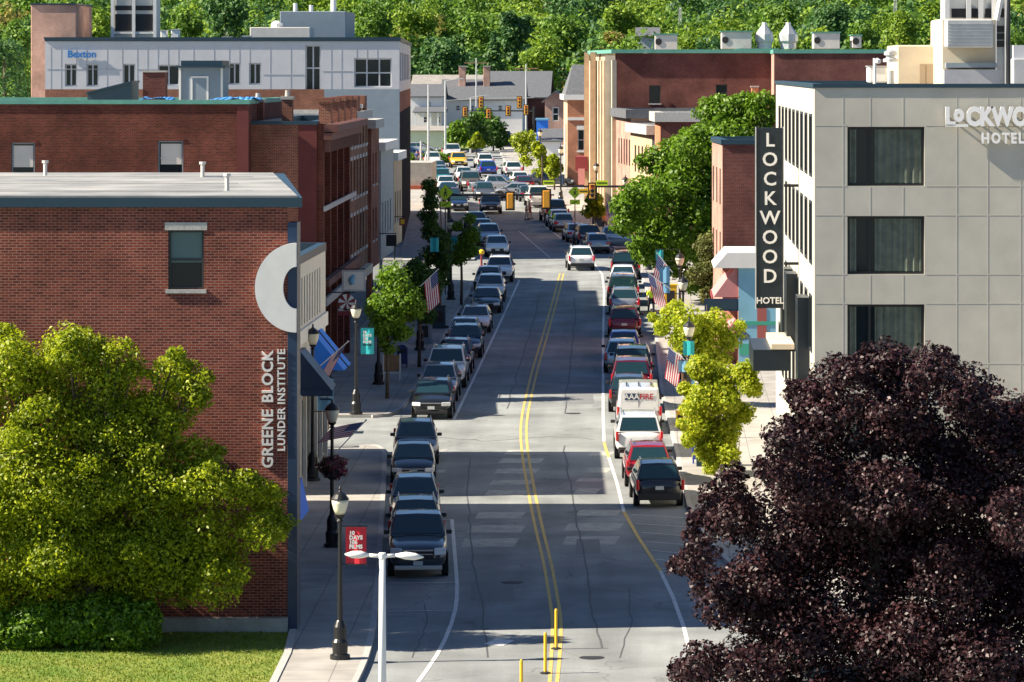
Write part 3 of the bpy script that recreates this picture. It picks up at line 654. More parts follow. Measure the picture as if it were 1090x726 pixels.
for (x0, x1, lab) in ((147, 180, 'small blue tarpaulin at the foot of the purple chimney'), (222, 276, 'blue tarpaulin spread at the right end of the dark brick roof')):
    tt = 185; m1 = MB(); nn = 10; rng = random.Random(x0)
    pts = [[(xp(x0 + (x1 - x0) * i / nn, tt), tt * K + j * 1.0, zr + .3 + rng.random() * .18 * (0 < i < nn)) for i in range(nn + 1)] for j in range(4)]
    for j in range(3):
        for i in range(nn): m1.face([pts[j][i], pts[j][i + 1], pts[j + 1][i + 1], pts[j + 1][i]])
    o = m1.build('tarpaulin', mat('tarp_blue', (.05, .25, .62), .5), None, True, (lab, 'tarpaulin')); so = o.modifiers.new('s', 'SOLIDIFY'); so.thickness = .02
# brown front between the ornate one and the small shops
T = 208.3; b = block('brown_brick_building', 'plain brown brick front with pale window sills and stepped parapet beyond the ornate facade', 'building', 1, -16.5, -16.6, -34, T, 226, zp(121, T), 'brick_orange_dark', 'gravelroof',
   holes_s=[(1.2 + i * 2.7, 2.6 + i * 2.7, zg(T) + f, zg(T) + f + 2.1) for i in range(7) for f in (4.9, 8.1, 11.0)], ws=dict(mull=(1, 2), sill=(.18, 'granite'), lintel=(.22, 'granite')), cop='granite', coph=.4, copover=.3)
q = MB()
for k in range(3): slab(q, b['Os'], b['Us'], b['Ns'], 2.2 + k * 6.4, 4.4 + k * 6.4, b['z1'] - b['zb'] + .035, b['z1'] - b['zb'] + .9, -.35, .1)
q.build_each('parapet_block', M['brick_mid'], b['root'])
q = MB(); slab(q, b['Os'], b['Us'], b['Ns'], .5, b['L'] - .4, 1.2, 4.2, .004, .06); q.build('shop_glass', M['glass'], b['root'])
q = MB(); slab(q, b['Os'], b['Us'], b['Ns'], .3, b['L'] - .3, 4.25, 4.75, .004, .35); q.build('shop_fascia', M['cream'], b['root'])
# -- further row
for (nm, lab, xa, xb_, t0, t1, py, wm, cop) in (
    ('brick_shop', 'narrow reddish brick shop between the ornate facade and the grey one', -16.4, -16.4, 226.4, 233, 128, 'brick_mid', 'granite'),
    ('grey_shop', 'grey stone-fronted shop with white cornice on the left pavement', -16.3, -16.3, 233.3, 245, 152, 'granite', 'white'),
    ('yellow_shop', 'ochre yellow shop at the end of the left row', -16.3, -16.3, 245.3, 253.5, 163, 'tan', 'white')):
    z1 = zp(py, t0); hs = [(1.2 + i * 2.6, 2.3 + i * 2.6, zg(t0) + f, zg(t0) + f + 1.9) for i in range(int((t1 - t0) * K / 2.8)) for f in (4.6, 8.0) if zg(t0) + f + 2.6 < z1]
    b = block(nm, lab, 'building', 1, xa, xb_, -34, t0, t1, z1, wm, 'membrane', holes_s=hs, ws=dict(mull=(1, 2), sill=(.12, 'granite')), cop=cop, coph=.5, copover=.3)
    q = MB(); slab(q, b['Os'], b['Us'], b['Ns'], .5, b['L'] - .4, 1.2, 4.0, .004, .06); q.build('shop_glass', M['glass'], b['root'])
# -- big modern building with pale siding
T = 274.0
X0, X1 = xp(48, T), xp(425, T); z1 = zp(44, T); zsid = zp(95, T); zb = zg(T) - 1
MBd = thing('modern_building', (X1, T * K, zg(T)), 'wide modern building with pale panel siding, ribbon windows and a blue roof sign', 'building')
holes = rects_f(T, [(69, 82, 68, 92), (92, 105, 68, 92), (130.5, 144, 68, 92), (168, 191, 69, 91), (243, 256, 67, 90), (265, 278, 67, 90), (325, 341.5, 48, 97), (377, 417, 62, 93)])
hf = [(a - X0, b_ - X0, c - zsid, d - zsid) for a, b_, c, d in holes]
m1 = MB(); wall(m1, (X0, T * K, zsid), (1, 0, 0), (0, -1, 0), X1 - X0, z1 - zsid, hf, .25); m1.build('siding', M['siding'], MBd)
for i, h in enumerate(hf): window(MBd, (X0, T * K, zsid), (1, 0, 0), (0, -1, 0), h, .25, 'siding', (3 if i == 7 else 2, 1 if i < 6 else 2), .1)
rs = random.Random(4); m1 = MB(); x = X0 + .4
while x < X1 - .3:
    zz = z1 - .4
    segs = [h for h in holes if h[0] - .12 < x < h[1] + .12]
    zlo = segs[0][3] if segs else zsid
    if zz - zlo > .3: m1.box(x, x + .03, T * K - .012, T * K - .003, zlo + .02, zz)
    x += rs.choice((.75, 1.1, 1.5))
for (a, b_) in ((50, 128), (145, 167), (192, 240), (280, 323), (343, 375)):
    zc = zsid + rs.uniform(.8, 1.6); m1.box(xp(a, T), xp(b_, T), T * K - .021, T * K - .004, zc, zc + .04)
m1.build('panel_joint', mat('siding_joint', (.38, .40, .43), .7), MBd)
m1 = MB(); m1.box(X0 + .05, X1 - .05, T * K + .004, T * K + 45, zb, z1 - .01); m1.build('core', M['dark'], MBd) if False else None
m1 = MB(); m1.box(X0, xp(345, T), T * K, T * K + .6, zb, zsid - .003); m1.build('brick_base', M['brick_orange'] if False else M['brick_mid'], MBd)
m1 = MB(); m1.box(xp(345, T) + .003, X1, T * K, T * K + .6, zb, zsid - .003); m1.build('grey_base', M['greypaint'], MBd)
Xe, Te = xp(437, 330), 330
dv = Vector((Xe - X1, (Te - T) * K, 0))
m1 = MB(); m1.hexa([(X1, T * K + .001, zb), (Xe, Te * K, zb), (Xe - .5, Te * K, zb), (X1 - .5, T * K + .7, zb)], [(X1, T * K + .001, zp(120, T)), (Xe, Te * K, zp(120, T)), (Xe - .5, Te * K, zp(120, T)), (X1 - .5, T * K + .7, zp(120, T))]); m1.build('dark_lower_wall', mat('matt_black_wall', (.015, .018, .025), .95, spec=.05), MBd)
za, zc = zp(120, T) + .004, zp(98, T)
m1 = MB(); m1.hexa([(X1, T * K + .001, za), (Xe, Te * K, za), (Xe - .5, Te * K, za), (X1 - .5, T * K + .7, za)], [(X1, T * K + .001, zc), (Xe, Te * K, zc), (Xe - .5, Te * K, zc), (X1 - .5, T * K + .7, zc)]); m1.build('brick_band', M['brick_mid'], MBd)
Us2 = dv.normalized(); Ns2 = Vector((Us2.y, -Us2.x, 0)); L2 = dv.length; O2 = (X1, T * K, zc + .004)
hs2 = [(3 + i * 9, 9 + i * 9, .8, 2.9) for i in range(6)]
m1 = MB(); wall(m1, O2, Us2, Ns2, L2, z1 - zc - .004, hs2, .25); m1.build('street_siding', M['siding'], MBd)
for h in hs2: window(MBd, O2, Us2, Ns2, h, .25, 'siding', (3, 1), .1)
m1 = MB(); m1.hexa([(X0, T * K - .1, z1 + .003), (X1 + .1, T * K - .1, z1 + .003), (Xe + .1, Te * K, z1 + .003), (X0, Te * K, z1 + .003)], [(X0 - .1, T * K - .12, z1 + .3), (X1 + .15, T * K - .12, z1 + .3), (Xe + .1, Te * K, z1 + .3), (X0, Te * K, z1 + .3)]); m1.build('roof', M['navytrim'], MBd)
m1 = MB(); m1.box(X0 + .02, X0 + .5, T * K + .7, Te * K, zb, z1); m1.box(X0, Xe, Te * K - .5, Te * K - .02, zb, z1); m1.build('rear_wall', M['siding'], MBd)
text('roof_sign', 'Bexton', .72, face_cam((xp(87.5, T), T * K - .15, zp(58, T))), mat('sign_blue', (.01, .17, .5), .5), MBd, .06, .02)
# street canopy of the modern building
m1 = MB(); m1.box(xp(434, 340), xp(462, 340), 336 * K, 344 * K, zp(196, 340), zp(172, 340)); q = m1.build('canopy', M['concrete'], MBd); m1 = MB(); m1.box(xp(434, 340) - .05, xp(462, 340) + .05, 335.7 * K, 344.2 * K, zp(200, 340), zp(196, 340) - .004); m1.build('canopy_band', mat('rust_band', (.4, .10, .05), .7), MBd)
# things on its roof
def unit(name, lab, cat, px0, px1, py0, py1, t, m, dep=3.0, extra=None, grp=None):
    c_ = thing(name, (xp((px0 + px1) / 2, t), t * K, zp(py1, t)), lab, cat, grp)
    m1 = MB(); m1.box(xp(px0, t), xp(px1, t), t * K, t * K + dep, zp(py1, t), zp(py0, t)); bevel(m1.build('casing', m, c_), .04, 1)
    return c_
c_ = unit('brick_tower', 'plain brick stair tower at the far left of the modern building', 'tower', 33, 81, 5, 112, 282, M['brick_pink'], 9)
m1 = MB(); m1.box(xp(32, 282), xp(82, 282), 282 * K - .1, 282 * K + 9.1, zp(5, 282) + .003, zp(3.5, 282)); m1.build('cap', M['navytrim'], c_)
def louvre_tower(lab, x0, x1, ytop, ybase, t, rows):
    c_ = thing('cooling_tower', (xp((x0 + x1) / 2, t), t * K, zp(ybase, t)), lab, 'cooling tower')
    m1 = MB(); m1.box(xp(x0 + 1, t), xp(x1 - 1, t), t * K + .1, t * K + 4, zp(ybase, t), zp(ytop, t)); m1.build('casing', M['offwhite'], c_)
    m1 = MB(); n = 2
    for (ya, yb) in rows:
        for i in range(n):
            a = x0 + 1.5 + (x1 - x0 - 2) * i / n + 1; b_ = a + (x1 - x0) / n - 4; m1.box(xp(a, t), xp(b_, t), t * K + .02, t * K + .096, zp(yb, t), zp(ya, t))
    m1.build('louvre', M['dark'], c_)
    m1 = MB()
    for xx in (x0, (x0 + x1) / 2, x1): m1.box(xp(xx, t) - .12, xp(xx, t) + .12, t * K - .2, t * K + .05, zp(ybase, t), zp(ytop - 4, t))
    for yy in (ytop, ybase - 6): m1.box(xp(x0, t), xp(x1, t), t * K - .16, t * K + .015, zp(yy, t), zp(yy - 2, t))
    m1.build('frame', M['white'], c_); return c_
louvre_tower('white cooling tower with black louvres rising above the modern roof', 120, 165, -6, 42, 285, ((6, 11), (15, 33)))
c_ = unit('roof_penthouse', 'large blue-grey plant room on the modern roof', 'plant room', 298, 368, 12, 43, 290, M['greypaint'], 10)
m1 = MB()
for x, h in ((312, 7), (329, 9), (353, 2)): m1.tube([(xp(x, 290), 290 * K + 2, zp(12, 290)), (xp(x, 290), 290 * K + 2, zp(h - (8 if x == 353 else 4), 290))], .16 if x < 350 else .22, 8)
m1.build('flue', M['white'], c_)
c_ = unit('air_unit', 'beige rooftop air handler left of the blue-grey plant room', 'roof unit', 266, 330, 29, 43, 284, M['offwhite'], 4)
m1 = MB(); m1.lathe((xp(293, 284), 284 * K + 1.5, zp(29, 284)), [(.45, 0), (.45, .3), (.2, .5)], 12); m1.build('fan_cowl', M['white'], c_)
for i, (x0, x1, y0) in enumerate(((171, 177, 33), (182, 190, 32), (237, 245, 40), (258, 266, 39))):
    c_ = unit('roof_vent', ('leftmost small white roof vent beside the cooling tower', 'second small white roof vent beside the cooling tower', 'small white vent in the middle of the modern roof', 'small white vent beside the beige air handler')[i], 'vent', x0, x1, y0, 43, 280, M['white'], 1.2, grp='small roof vents')
    m1 = MB(); m1.box(xp(x0, 280) - .05, xp(x1, 280) + .05, 280 * K - .05, 280 * K + 1.25, zp(y0, 280) + .003, zp(y0 - 1, 280)); m1.build('lid', M['steel'], c_)

# ================================================================ BUILDINGS, right side
# -- hotel
T = 136.0; X0 = xp(867, T); z1 = zp(90, T)
R_ = rects_f(T, [(902, 984, 135, 198), (902, 984, 230, 292), (902, 984, 324, 387), (902, 984, 419, 481), (1076, 1158, 424, 481), (902, 984, 514, 572)])
L = math.hypot(0, 42 * K)
hs = []
for fl, (ya, yb) in enumerate(((122, 190), (216, 285), (318, 380), (412, 474))):
    za, zb_ = zp(yb, T), zp(ya, T)
    for i in range(9): hs.append((2.0 + i * 4.4, 4.3 + i * 4.4, za, zb_)) ; 
b = block('hotel_building', 'pale concrete-panelled hotel with large dark windows and raised white lettering', 'building', -1, X0, xp(826, 176), 34, T, 176, z1, 'hotel', 'gravelroof', holes_f=R_, holes_s=hs,
          wf=dict(depth=.3, frame='black', mull=(1, 1), fw=.09), ws=dict(depth=.035, frame='frame', fw=.1), cop='navytrim', coph=.12, par=.4, copover=.06)
HT = b['root']; Yf = T * K
m1 = MB()   # one off-centre mullion per big window, curtains behind
for h in R_:
    mx_ = h[0] + (h[1] - h[0]) * .29; m1.box(mx_ - .05, mx_ + .05, Yf + .235, Yf + .29, h[2] + .09, h[3] - .09)
m1.build('mullion', M['black'], HT)
def curtainwave(x0, x1, z0, z1, y, seed):
    r = random.Random(seed); m = MB(); n = int((x1 - x0) / .05); pr = []
    for i in range(n + 1):
        x = x0 + (x1 - x0) * i / n; pr.append((x, y + .022 * math.sin(i * 1.3 + .6 * math.sin(i * .37)) + .02 * r.random()))
    for i in range(n): m.face([(*pr[i], z0), (*pr[i + 1], z0), (*pr[i + 1], z1), (*pr[i], z1)])
    return m
gm, gn, gb = _new('clear_glass'); gb.inputs['Base Color'].default_value = (.25, .3, .29, 1); gb.inputs['Roughness'].default_value = .04; gb.inputs['Transmission Weight'].default_value = 1; gb.inputs['IOR'].default_value = 1.1
for i, h in enumerate(R_):
    for (a, c, s) in ((h[0] + .1, h[0] + (h[1] - h[0]) * .12, 1), (h[0] + (h[1] - h[0]) * .36, h[1] - .1, 2)):
        curtainwave(a, c, h[2] + .1, h[3] - .1, Yf + .255, i * 3 + s).build('curtain', mat('net_curtain', (.10, .125, .095), .6, noise=.3, nscale=3), HT, True)
m1 = MB()
for px in (897, 926, 961, 1018, 1051, 1086, 1120, 1155, 1190): 
    x = xp(px, T)
    zs_ = [(zp(700, T), z1 - .15)] if not 902 < px < 984 else [(zp(134, T), z1 - .15), (zp(229, T), zp(199, T)), (zp(323, T), zp(293, T)), (zp(418, T), zp(388, T))]
    for a, c in zs_: m1.box(x, x + .03, Yf - .006, Yf - .002, a, c)
for py in (134, 198.5, 229.5, 292.5, 323.5, 387.5, 418.5, 482): 
    m1.box(X0 + .02, xp(901, T), Yf - .007, Yf - .003, zp(py, T), zp(py, T) + .03); m1.box(xp(985, T), 33.9, Yf - .007, Yf - .003, zp(py, T), zp(py, T) + .03)
m1.build('panel_joint', M['joint'], HT)
lm = mat('bright_letter', (.88, .88, .86), .4)
def lett(body, px, py, hpx, t, par, sp=1.0, bold=.02, yoff=.25): return text('lettering', body, hpx * t / 4000 / .72, face_cam((xp(px, t), t * K - yoff, zp(py, t))), lm, par, .06, bold, sp, 'LEFT', None, .78)
lett('L', 1005.5, 125, 19, T, HT, 1, .05); lett('o', 1015, 121, 17, T, HT, 1, .05); lett('CKWOOD', 1028, 125, 19, T, HT, .98, .05); lett('HOTEL', 1044, 147.5, 11, T, HT, 1.32, .02)
m1 = MB(); m1.box(xp(1006, T), xp(1030, T), Yf - .31, Yf - .19, zp(135, T), zp(132.2, T)); m1.build('letter_underline', lm, HT)
m1 = MB()
for px in range(1010, 1150, 12): m1.box(xp(px, T) - .03, xp(px, T) + .03, Yf - .2, Yf - .002, zp(126, T), zp(124.5, T))
m1.build('letter_mount', M['steel'], HT)
# tall dark louvre strips and canopy on the street side
O, U, N = b['Os'], b['Us'], b['Ns']; LL = b['L']
for (t_, ya, yb) in ((141, 315, 470), (152, 290, 372), (157, 285, 360)):
    s = LL - (t_ - T) * K; q = MB(); slab(q, O, U, N, s - 1.2, s + 1.2, zp(yb, t_) - b['zb'], zp(ya, t_) - b['zb'], .004, .45); q.build_each('bay_panel', M['sign_black'], HT)
q = MB(); s = LL - (150 - T) * K; slab(q, O, U, N, s - 3.5, s + 3.5, zp(388, 150) - b['zb'], zp(366, 150) - b['zb'], .46, 1.9); q.build('entrance_canopy', M['sign_black'], HT)
q = MB(); slab(q, O, U, N, s - 3.6, s + 3.6, zp(365.5, 150) - b['zb'], zp(360, 150) - b['zb'], .3, 1.2); q.build('canopy_top', M['cream'], HT)
# vertical blade sign
t_ = 150; sg = thing('blade_sign', (xp(834, t_), t_ * K, zp(328, t_)), 'tall black vertical hotel sign with white letters projecting over the pavement', 'sign')
m1 = MB(); m1.box(xp(805, t_), xp(833.5, t_), t_ * K - .15, t_ * K + .15, zp(328, t_), zp(136, t_)); bevel(m1.build('board', M['sign_black'], sg), .03)
m1 = MB()
for (a, c, d, e) in ((804, 805, 135, 329), (833.5, 834.5, 135, 329)): m1.box(xp(a, t_), xp(c, t_) - .001, t_ * K - .17, t_ * K + .17, zp(e, t_), zp(d, t_))
m1.build('edge_trim', M['steel'], sg)
for i, ch in enumerate('LOCKWOOD'):
    text('lettering', ch, .76, face_cam((xp(819.5, t_), t_ * K - .16, zp(149.5 + i * 20.7, t_))), M['white'], sg, .02, .012)
text('lettering', 'HOTEL', .35, face_cam((xp(819.5, t_), t_ * K - .16, zp(320, t_))), M['white'], sg, .02, .008)
m1 = MB()
for py in (197, 280): m1.box(xp(834, t_) + .01, X0 + .05, t_ * K - .06, t_ * K + .06, zp(py + 2, t_), zp(py - 1, t_))
m1.build('bracket', M['black'], sg)
# rooftop plant of the hotel
tt = 146; zr = z1 - .4
def runit(lab, cat, x0, x1, y0, y1, t, m, dep=3, name='roof_unit'):
    c_ = thing(name, (xp((x0 + x1) / 2, t), t * K, zp(y1, t)), lab, cat); m1 = MB(); m1.box(xp(x0, t), xp(x1, t), t * K, t * K + dep, zp(y1, t), zp(y0, t)); bevel(m1.build('casing', m, c_), .05, 1); return c_
c_ = runit('beige concrete plant room behind the hotel parapet', 'plant room', 955, 1004, 48, 90, 150, M['cream'], 7, 'plant_room')
m1 = MB(); m1.box(xp(979, 150), xp(985, 150), 150 * K - .05, 150 * K - .004, zr, zp(68, 150)); m1.box(xp(986, 150), xp(998, 150), 150 * K - .05, 150 * K - .004, zr, zp(68, 150)); m1.build('door', mat('tan_door', (.38, .3, .2), .7), c_)
c_ = runit('taller beige plant room carrying a big metal louvre box', 'plant room', 1002, 1060, 20, 92, 146, M['cream'], 6, 'plant_room')
m1 = MB(); m1.box(xp(1005, 146), xp(1054, 146), 146 * K - 1.3, 146 * K - .003, zp(51, 146), zp(21, 146)); bevel(m1.build('louvre_box', M['steel'], c_), .05, 1)
m1 = MB()
for i in range(7): m1.box(xp(1006, 146), xp(1053, 146), 146 * K - 1.33, 146 * K - 1.301, zp(26 + i * 3.6, 146), zp(25.4 + i * 3.6, 146))
m1.build('louvre_blade', M['steel'], c_)
m1 = MB(); m1.box(xp(1006, 146), xp(1060, 146), 146 * K - .5, 146 * K - .003, zp(72, 146), zp(67, 146)); m1.build('duct', M['greypaint'], c_)
m1 = MB(); m1.box(xp(1004, 146), xp(1062, 146), 146 * K - .6, 146 * K - .01, zp(90, 146), zp(74, 146)); m1.build('lower_casing', mat('pale_grey_metal', (.36, .38, .42), .5, noise=.08), c_)
c_ = thing('cooling_tower', (xp(1040, 160), 160 * K, zr), 'open steel-framed cooling tower with black louvres above the hotel roof', 'cooling tower')
m1 = MB(); m1.box(xp(1008, 160), xp(1072, 160), 160 * K + .2, 160 * K + 4, zr, zp(-12, 160)); m1.build('casing', M['steel'], c_)
m1 = MB()
for i, (a, c) in enumerate(((1013, 1029), (1034, 1041), (1049, 1055), (1060, 1069))): m1.box(xp(a, 160), xp(c, 160), 160 * K + .1, 160 * K + .196, zp(18.5, 160), zp(9, 160))
for i in range(3): m1.box(xp(1061, 160), xp(1071, 160), 160 * K + .1, 160 * K + .195, zp(34 + i * 8, 160), zp(27.5 + i * 8, 160))
m1.build('louvre', M['dark'], c_)
m1 = MB()
for a in (1008, 1031, 1044, 1058, 1072): m1.box(xp(a, 160) - .1, xp(a, 160) + .1, 160 * K - .15, 160 * K + .09, zr, zp(-14, 160))
m1.tube([(xp(1060, 160), 160 * K - .4, zp(22, 160)), (xp(1066, 160), 160 * K - .4, zp(-10, 160))], .12); m1.build('frame', M['white'], c_)
m1 = MB(); m1.tube([(xp(1074, 140), 140 * K, zr), (xp(1073, 140), 140 * K, zp(45, 140)), (xp(1074, 140), 140 * K, zp(-20, 140))], [.06, .09, .05]); o = m1.build('mast', M['black'], None, False, ('thin black mast rising at the right edge of the hotel roof', 'mast'))
c_ = runit('small pale box at the right edge of the hotel roof', 'roof unit', 1078, 1110, 62, 90, 144, M['steel'], 3); m1 = MB(); m1.box(xp(1080, 144), xp(1100, 144), 144 * K + .5, 144 * K + 2, zp(62, 144) + .002, zp(48, 144)); m1.build('hood', M['siding'], c_)
c_ = runit('white box vent left of the beige plant room', 'roof unit', 925, 944, 71, 88, 152, M['white'], 2); m1 = MB(); m1.box(xp(924, 152), xp(945, 152), 152 * K - .05, 152 * K + 2.05, zp(71, 152) + .002, zp(70, 152)); m1.build('lid', M['steel'], c_)
c_ = thing('roof_vent', (xp(948, 148), 148 * K, zr), 'round steel mushroom vent on the hotel roof', 'vent'); m1 = MB(); m1.lathe((xp(948, 148), 148 * K, zr), [(.14, 0), (.14, .9)], 12); m1.build('pipe', M['steel'], c_)
m1 = MB(); m1.lathe((xp(948, 148), 148 * K, zp(66, 148)), [(.3, 0), (.3, .12), (.18, .16), (.18, .25), (.26, .27), (.26, .4), (.05, .5)], 14); m1.build('cowl', M['steel'], c_)
c_ = thing('vent_pipe', (xp(931, 142), 142 * K, zr), 'thin white vent pipe near the hotel roof edge', 'pipe'); m1 = MB(); m1.tube([(xp(931, 142), 142 * K, zr), (xp(931, 142), 142 * K, zp(62, 142))], .06); m1.build('pipe', M['white'], c_); m1 = MB(); m1.lathe((xp(934, 142), 142 * K, zp(68, 142)), [(.05, 0), (.14, .05), (.14, .15), (.02, .22)], 8); m1.build('elbow', M['white'], c_)
# -- blue mural building
T = 197.0; z1 = zp(278, T)
b = block('mural_building', 'low shop with a sky blue mural wall and faded pink awnings beside the hotel', 'building', -1, xp(786, T), 4.3, 20, T, 204, z1, 'mural', 'membrane', cop='white', coph=.2, side_m='brick_mid')
m1 = MB(); m1.box(xp(786, T) + .02, xp(840, T), T * K - .03, T * K - .004, zp(346, T), zp(342, T)); m1.build('green_stripe', mat('mural_green', (.05, .35, .25), .7), b['root'])
m1 = MB(); m1.box(xp(786, T) + .05, xp(812, T), T * K - .02, T * K - .004, zp(378, T), zp(366, T)); m1.build('green_hill', MATS['mural_green'], b['root'])
m1 = MB(); m1.box(xp(806, T), xp(816, T), T * K - .025, T * K - .005, zp(400, T), zp(328, T)); m1.build('red_panel', mat('mural_red', (.35, .10, .09), .7), b['root'])
m1 = MB(); n = 9
pts = [(790 + 8 * math.cos(a) * (1 + .3 * math.sin(3 * a)), 357 + 5 * math.sin(a)) for a in [2 * math.pi * i / n for i in range(n)]]
m1.face([(xp(x, T), T * K - .01, zp(y, T)) for x, y in pts]); m1.build('painted_shape', mat('mural_dark', (.06, .1, .16), .7), b['root'])
m1 = MB(); X_ = xp(786, T); m1.hexa([(X_ - 1.3, T * K - .3, z1 - .35), (6.6, T * K - .3, z1 - .35), (6.6, 204 * K, z1 - .35), (X_ - 1.3, 204 * K, z1 - .35)], [(X_ - .6, T * K - .3, z1 + .45), (6.6, T * K - .3, z1 + .45), (6.6, 204 * K, z1 + .45), (X_ - .6, 204 * K, z1 + .45)]); m1.build('canopy_roof', M['white'], b['root'])
for (z_, lab) in ((z1 - .4, 'faded pink awning high on the mural shop'), (z1 - 3.1, 'faded pink lower awning over the mural shop door')):
    a_ = thing('awning', (X_, 200 * K, z_ - 1), lab, 'awning', 'pink awnings'); m1 = MB()
    m1.hexa([(X_ - .02, T * K + .2, z_ - 1.5), (X_ - 1.3, T * K + .2, z_ - 1.5), (X_ - 1.3, 204 * K, z_ - 1.5), (X_ - .02, 204 * K, z_ - 1.5)][::-1], [(X_ - .02, T * K + .2, z_), (X_ - .2, T * K + .2, z_), (X_ - .2, 204 * K, z_), (X_ - .02, 204 * K, z_)][::-1]); fixn(m1.build('canvas', M['pink'], a_))
    m1 = MB(); m1.box(X_ - 1.36, X_ - 1.32, T * K + .2, 204 * K, z_ - 1.75, z_ - 1.48); m1.build('valance', M['maroon'], a_)
# -- brick building behind it
T = 205.0
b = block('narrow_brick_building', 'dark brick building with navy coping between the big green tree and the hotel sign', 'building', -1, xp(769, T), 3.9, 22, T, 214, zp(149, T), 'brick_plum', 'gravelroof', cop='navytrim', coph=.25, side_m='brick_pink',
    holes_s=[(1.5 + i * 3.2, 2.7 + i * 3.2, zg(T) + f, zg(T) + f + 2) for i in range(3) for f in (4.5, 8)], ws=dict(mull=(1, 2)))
# -- big brick block with tan piers, far right
T = 327.0; z1 = zp(53, T)
R_ = rects_f(T, [(691, 703, 91, 110), (762, 774, 90, 108)])
hs = [(1.5 + i * 3.0, 2.8 + i * 3.0, zg(T) + f, zg(T) + f + 2.3) for i in range(8) for f in (4.8, 8.4, 11.5) if zg(T) + f + 2.3 < z1 - 1]
b = block('large_brick_block', 'large plum brick block with green copper coping and tan stone piers on its street front', 'building', -1, xp(655, T), xp(629, 351), 12.4, T, 351, z1, 'brick_plum', 'gravelroof', holes_f=R_, holes_s=hs,
          wf=dict(mull=(1, 2), sill=(.12, 'granite')), ws=dict(mull=(1, 2)), cop='copper', coph=.3, copover=.35, side_m='tan')
LB = b['root']; q = MB()
for i in range(10): slab(q, b['Os'], b['Us'], b['Ns'], .1 + i * 3.0, .8 + i * 3.0, 1, z1 - b['zb'] - .9, .004, .4)
q.build_each('stone_pier', M['cream'], LB)
q = MB()
for i in range(2): tt = 351; q.box(xp(622 + i * 8, tt), xp(627.5 + i * 8, tt), (T + 14 + (1 - i) * 9) * K, (T + 15.4 + (1 - i) * 9) * K, zg(T), zp(56, tt))
q.build_each('corner_pier', M['tan'], LB)
q = MB(); q.box(xp(655, T) - .9, xp(655, T) - .003, T * K - .02, T * K + 2, b['zb'], z1 - .5); q.build('quoin', M['cream'], LB)
m1 = MB(); m1.lathe((xp(687, T), T * K - .1, zp(57, T)), [(.2, 0), (.3, .1)], 8); m1.build('wall_lamp', M['white'], LB)
T2 = 322.0
R_ = rects_f(T2, [(786, 797, 61, 72), (808, 818, 61, 72)])
b = block('recessed_brick_block', 'recessed dark brick bay with two bricked-up windows, right of the large block', 'building', -1, xp(786, 330), xp(786, 330), xp(828, 330), 330, 345, zp(52, 330), 'brick_dark', 'gravelroof', holes_f=rects_f(330, [(789, 799, 62, 72), (810, 820, 62, 72)]), wf=dict(mull=(1, 1), glass='frame'), cop='copper', coph=.3)
c_ = unit('chimney', 'short orange brick chimney in front of the recessed bay', 'chimney', 800, 807, 93, 112, 318, M['brick_orange'], 1.2); m1 = MB(); m1.box(xp(799, 318), xp(808, 318), 318 * K - .1, 318 * K + 1.3, zp(93, 318) + .003, zp(91.5, 318)); m1.build('cap', M['concrete'], c_)
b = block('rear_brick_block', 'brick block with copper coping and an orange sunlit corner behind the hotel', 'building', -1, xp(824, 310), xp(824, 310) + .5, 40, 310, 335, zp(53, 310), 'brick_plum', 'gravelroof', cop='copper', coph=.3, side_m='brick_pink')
for (x0, x1, y0, y1, lab) in ((697, 721, 37, 52, 'white boxy air conditioner on the left of the copper-edged roof'), (768, 800, 34, 51, 'grey and white air conditioner with a round fan'), (866, 894, 35, 51, 'white air conditioner right of the twin ventilators'), (907, 917, 38, 50, 'small dark-faced vent at the right end of the brick roof')):
    c_ = unit('air_conditioner', lab, 'roof unit', x0, x1, y0, y1 + 1, 332, M['offwhite'], 3.5, grp='air conditioners on the copper-edged roof')
    m1 = MB(); m1.box(xp(x0, 332) - .1, xp(x1, 332) + .1, 332 * K - .1, 332 * K + 3.6, zp(y0, 332) + .003, zp(y0 - 1.2, 332)); m1.build('lid', M['copper'], c_)
    m1 = MB(); xc = xp(x0 + 4, 332); zc = zp((y0 + y1) / 2, 332); m1.tube([(xc, 332 * K - .05, zc), (xc, 332 * K - .004, zc)], .3, 12); m1.build('fan', M['dark'], c_)
for (x0, x1, lab) in ((804, 824, 'left of the twin steel ventilators on the brick roof'), (829, 850, 'right of the twin steel ventilators on the brick roof')):
    t = 332; xc = xp((x0 + x1) / 2, t); r = (xp(x1, t) - xp(x0, t)) / 2; zb_ = zp(52, t)
    c_ = thing('ventilator', (xc, t * K + 1, zb_), lab, 'ventilator', 'twin steel ventilators'); m1 = MB(); m1.lathe((xc, t * K + 1, zb_), [(r * .8, 0), (r * .8, .5), (r, .7), (r * .95, 1.3), (r * .45, 1.9), (r * .3, 2.1)], 8); m1.build('hood', M['steel'], c_)
    m1 = MB(); m1.lathe((xc, t * K + 1, zb_ + 2.1), [(r * .25, 0), (r * .25, .25)], 8); m1.build('cap', M['white'], c_)
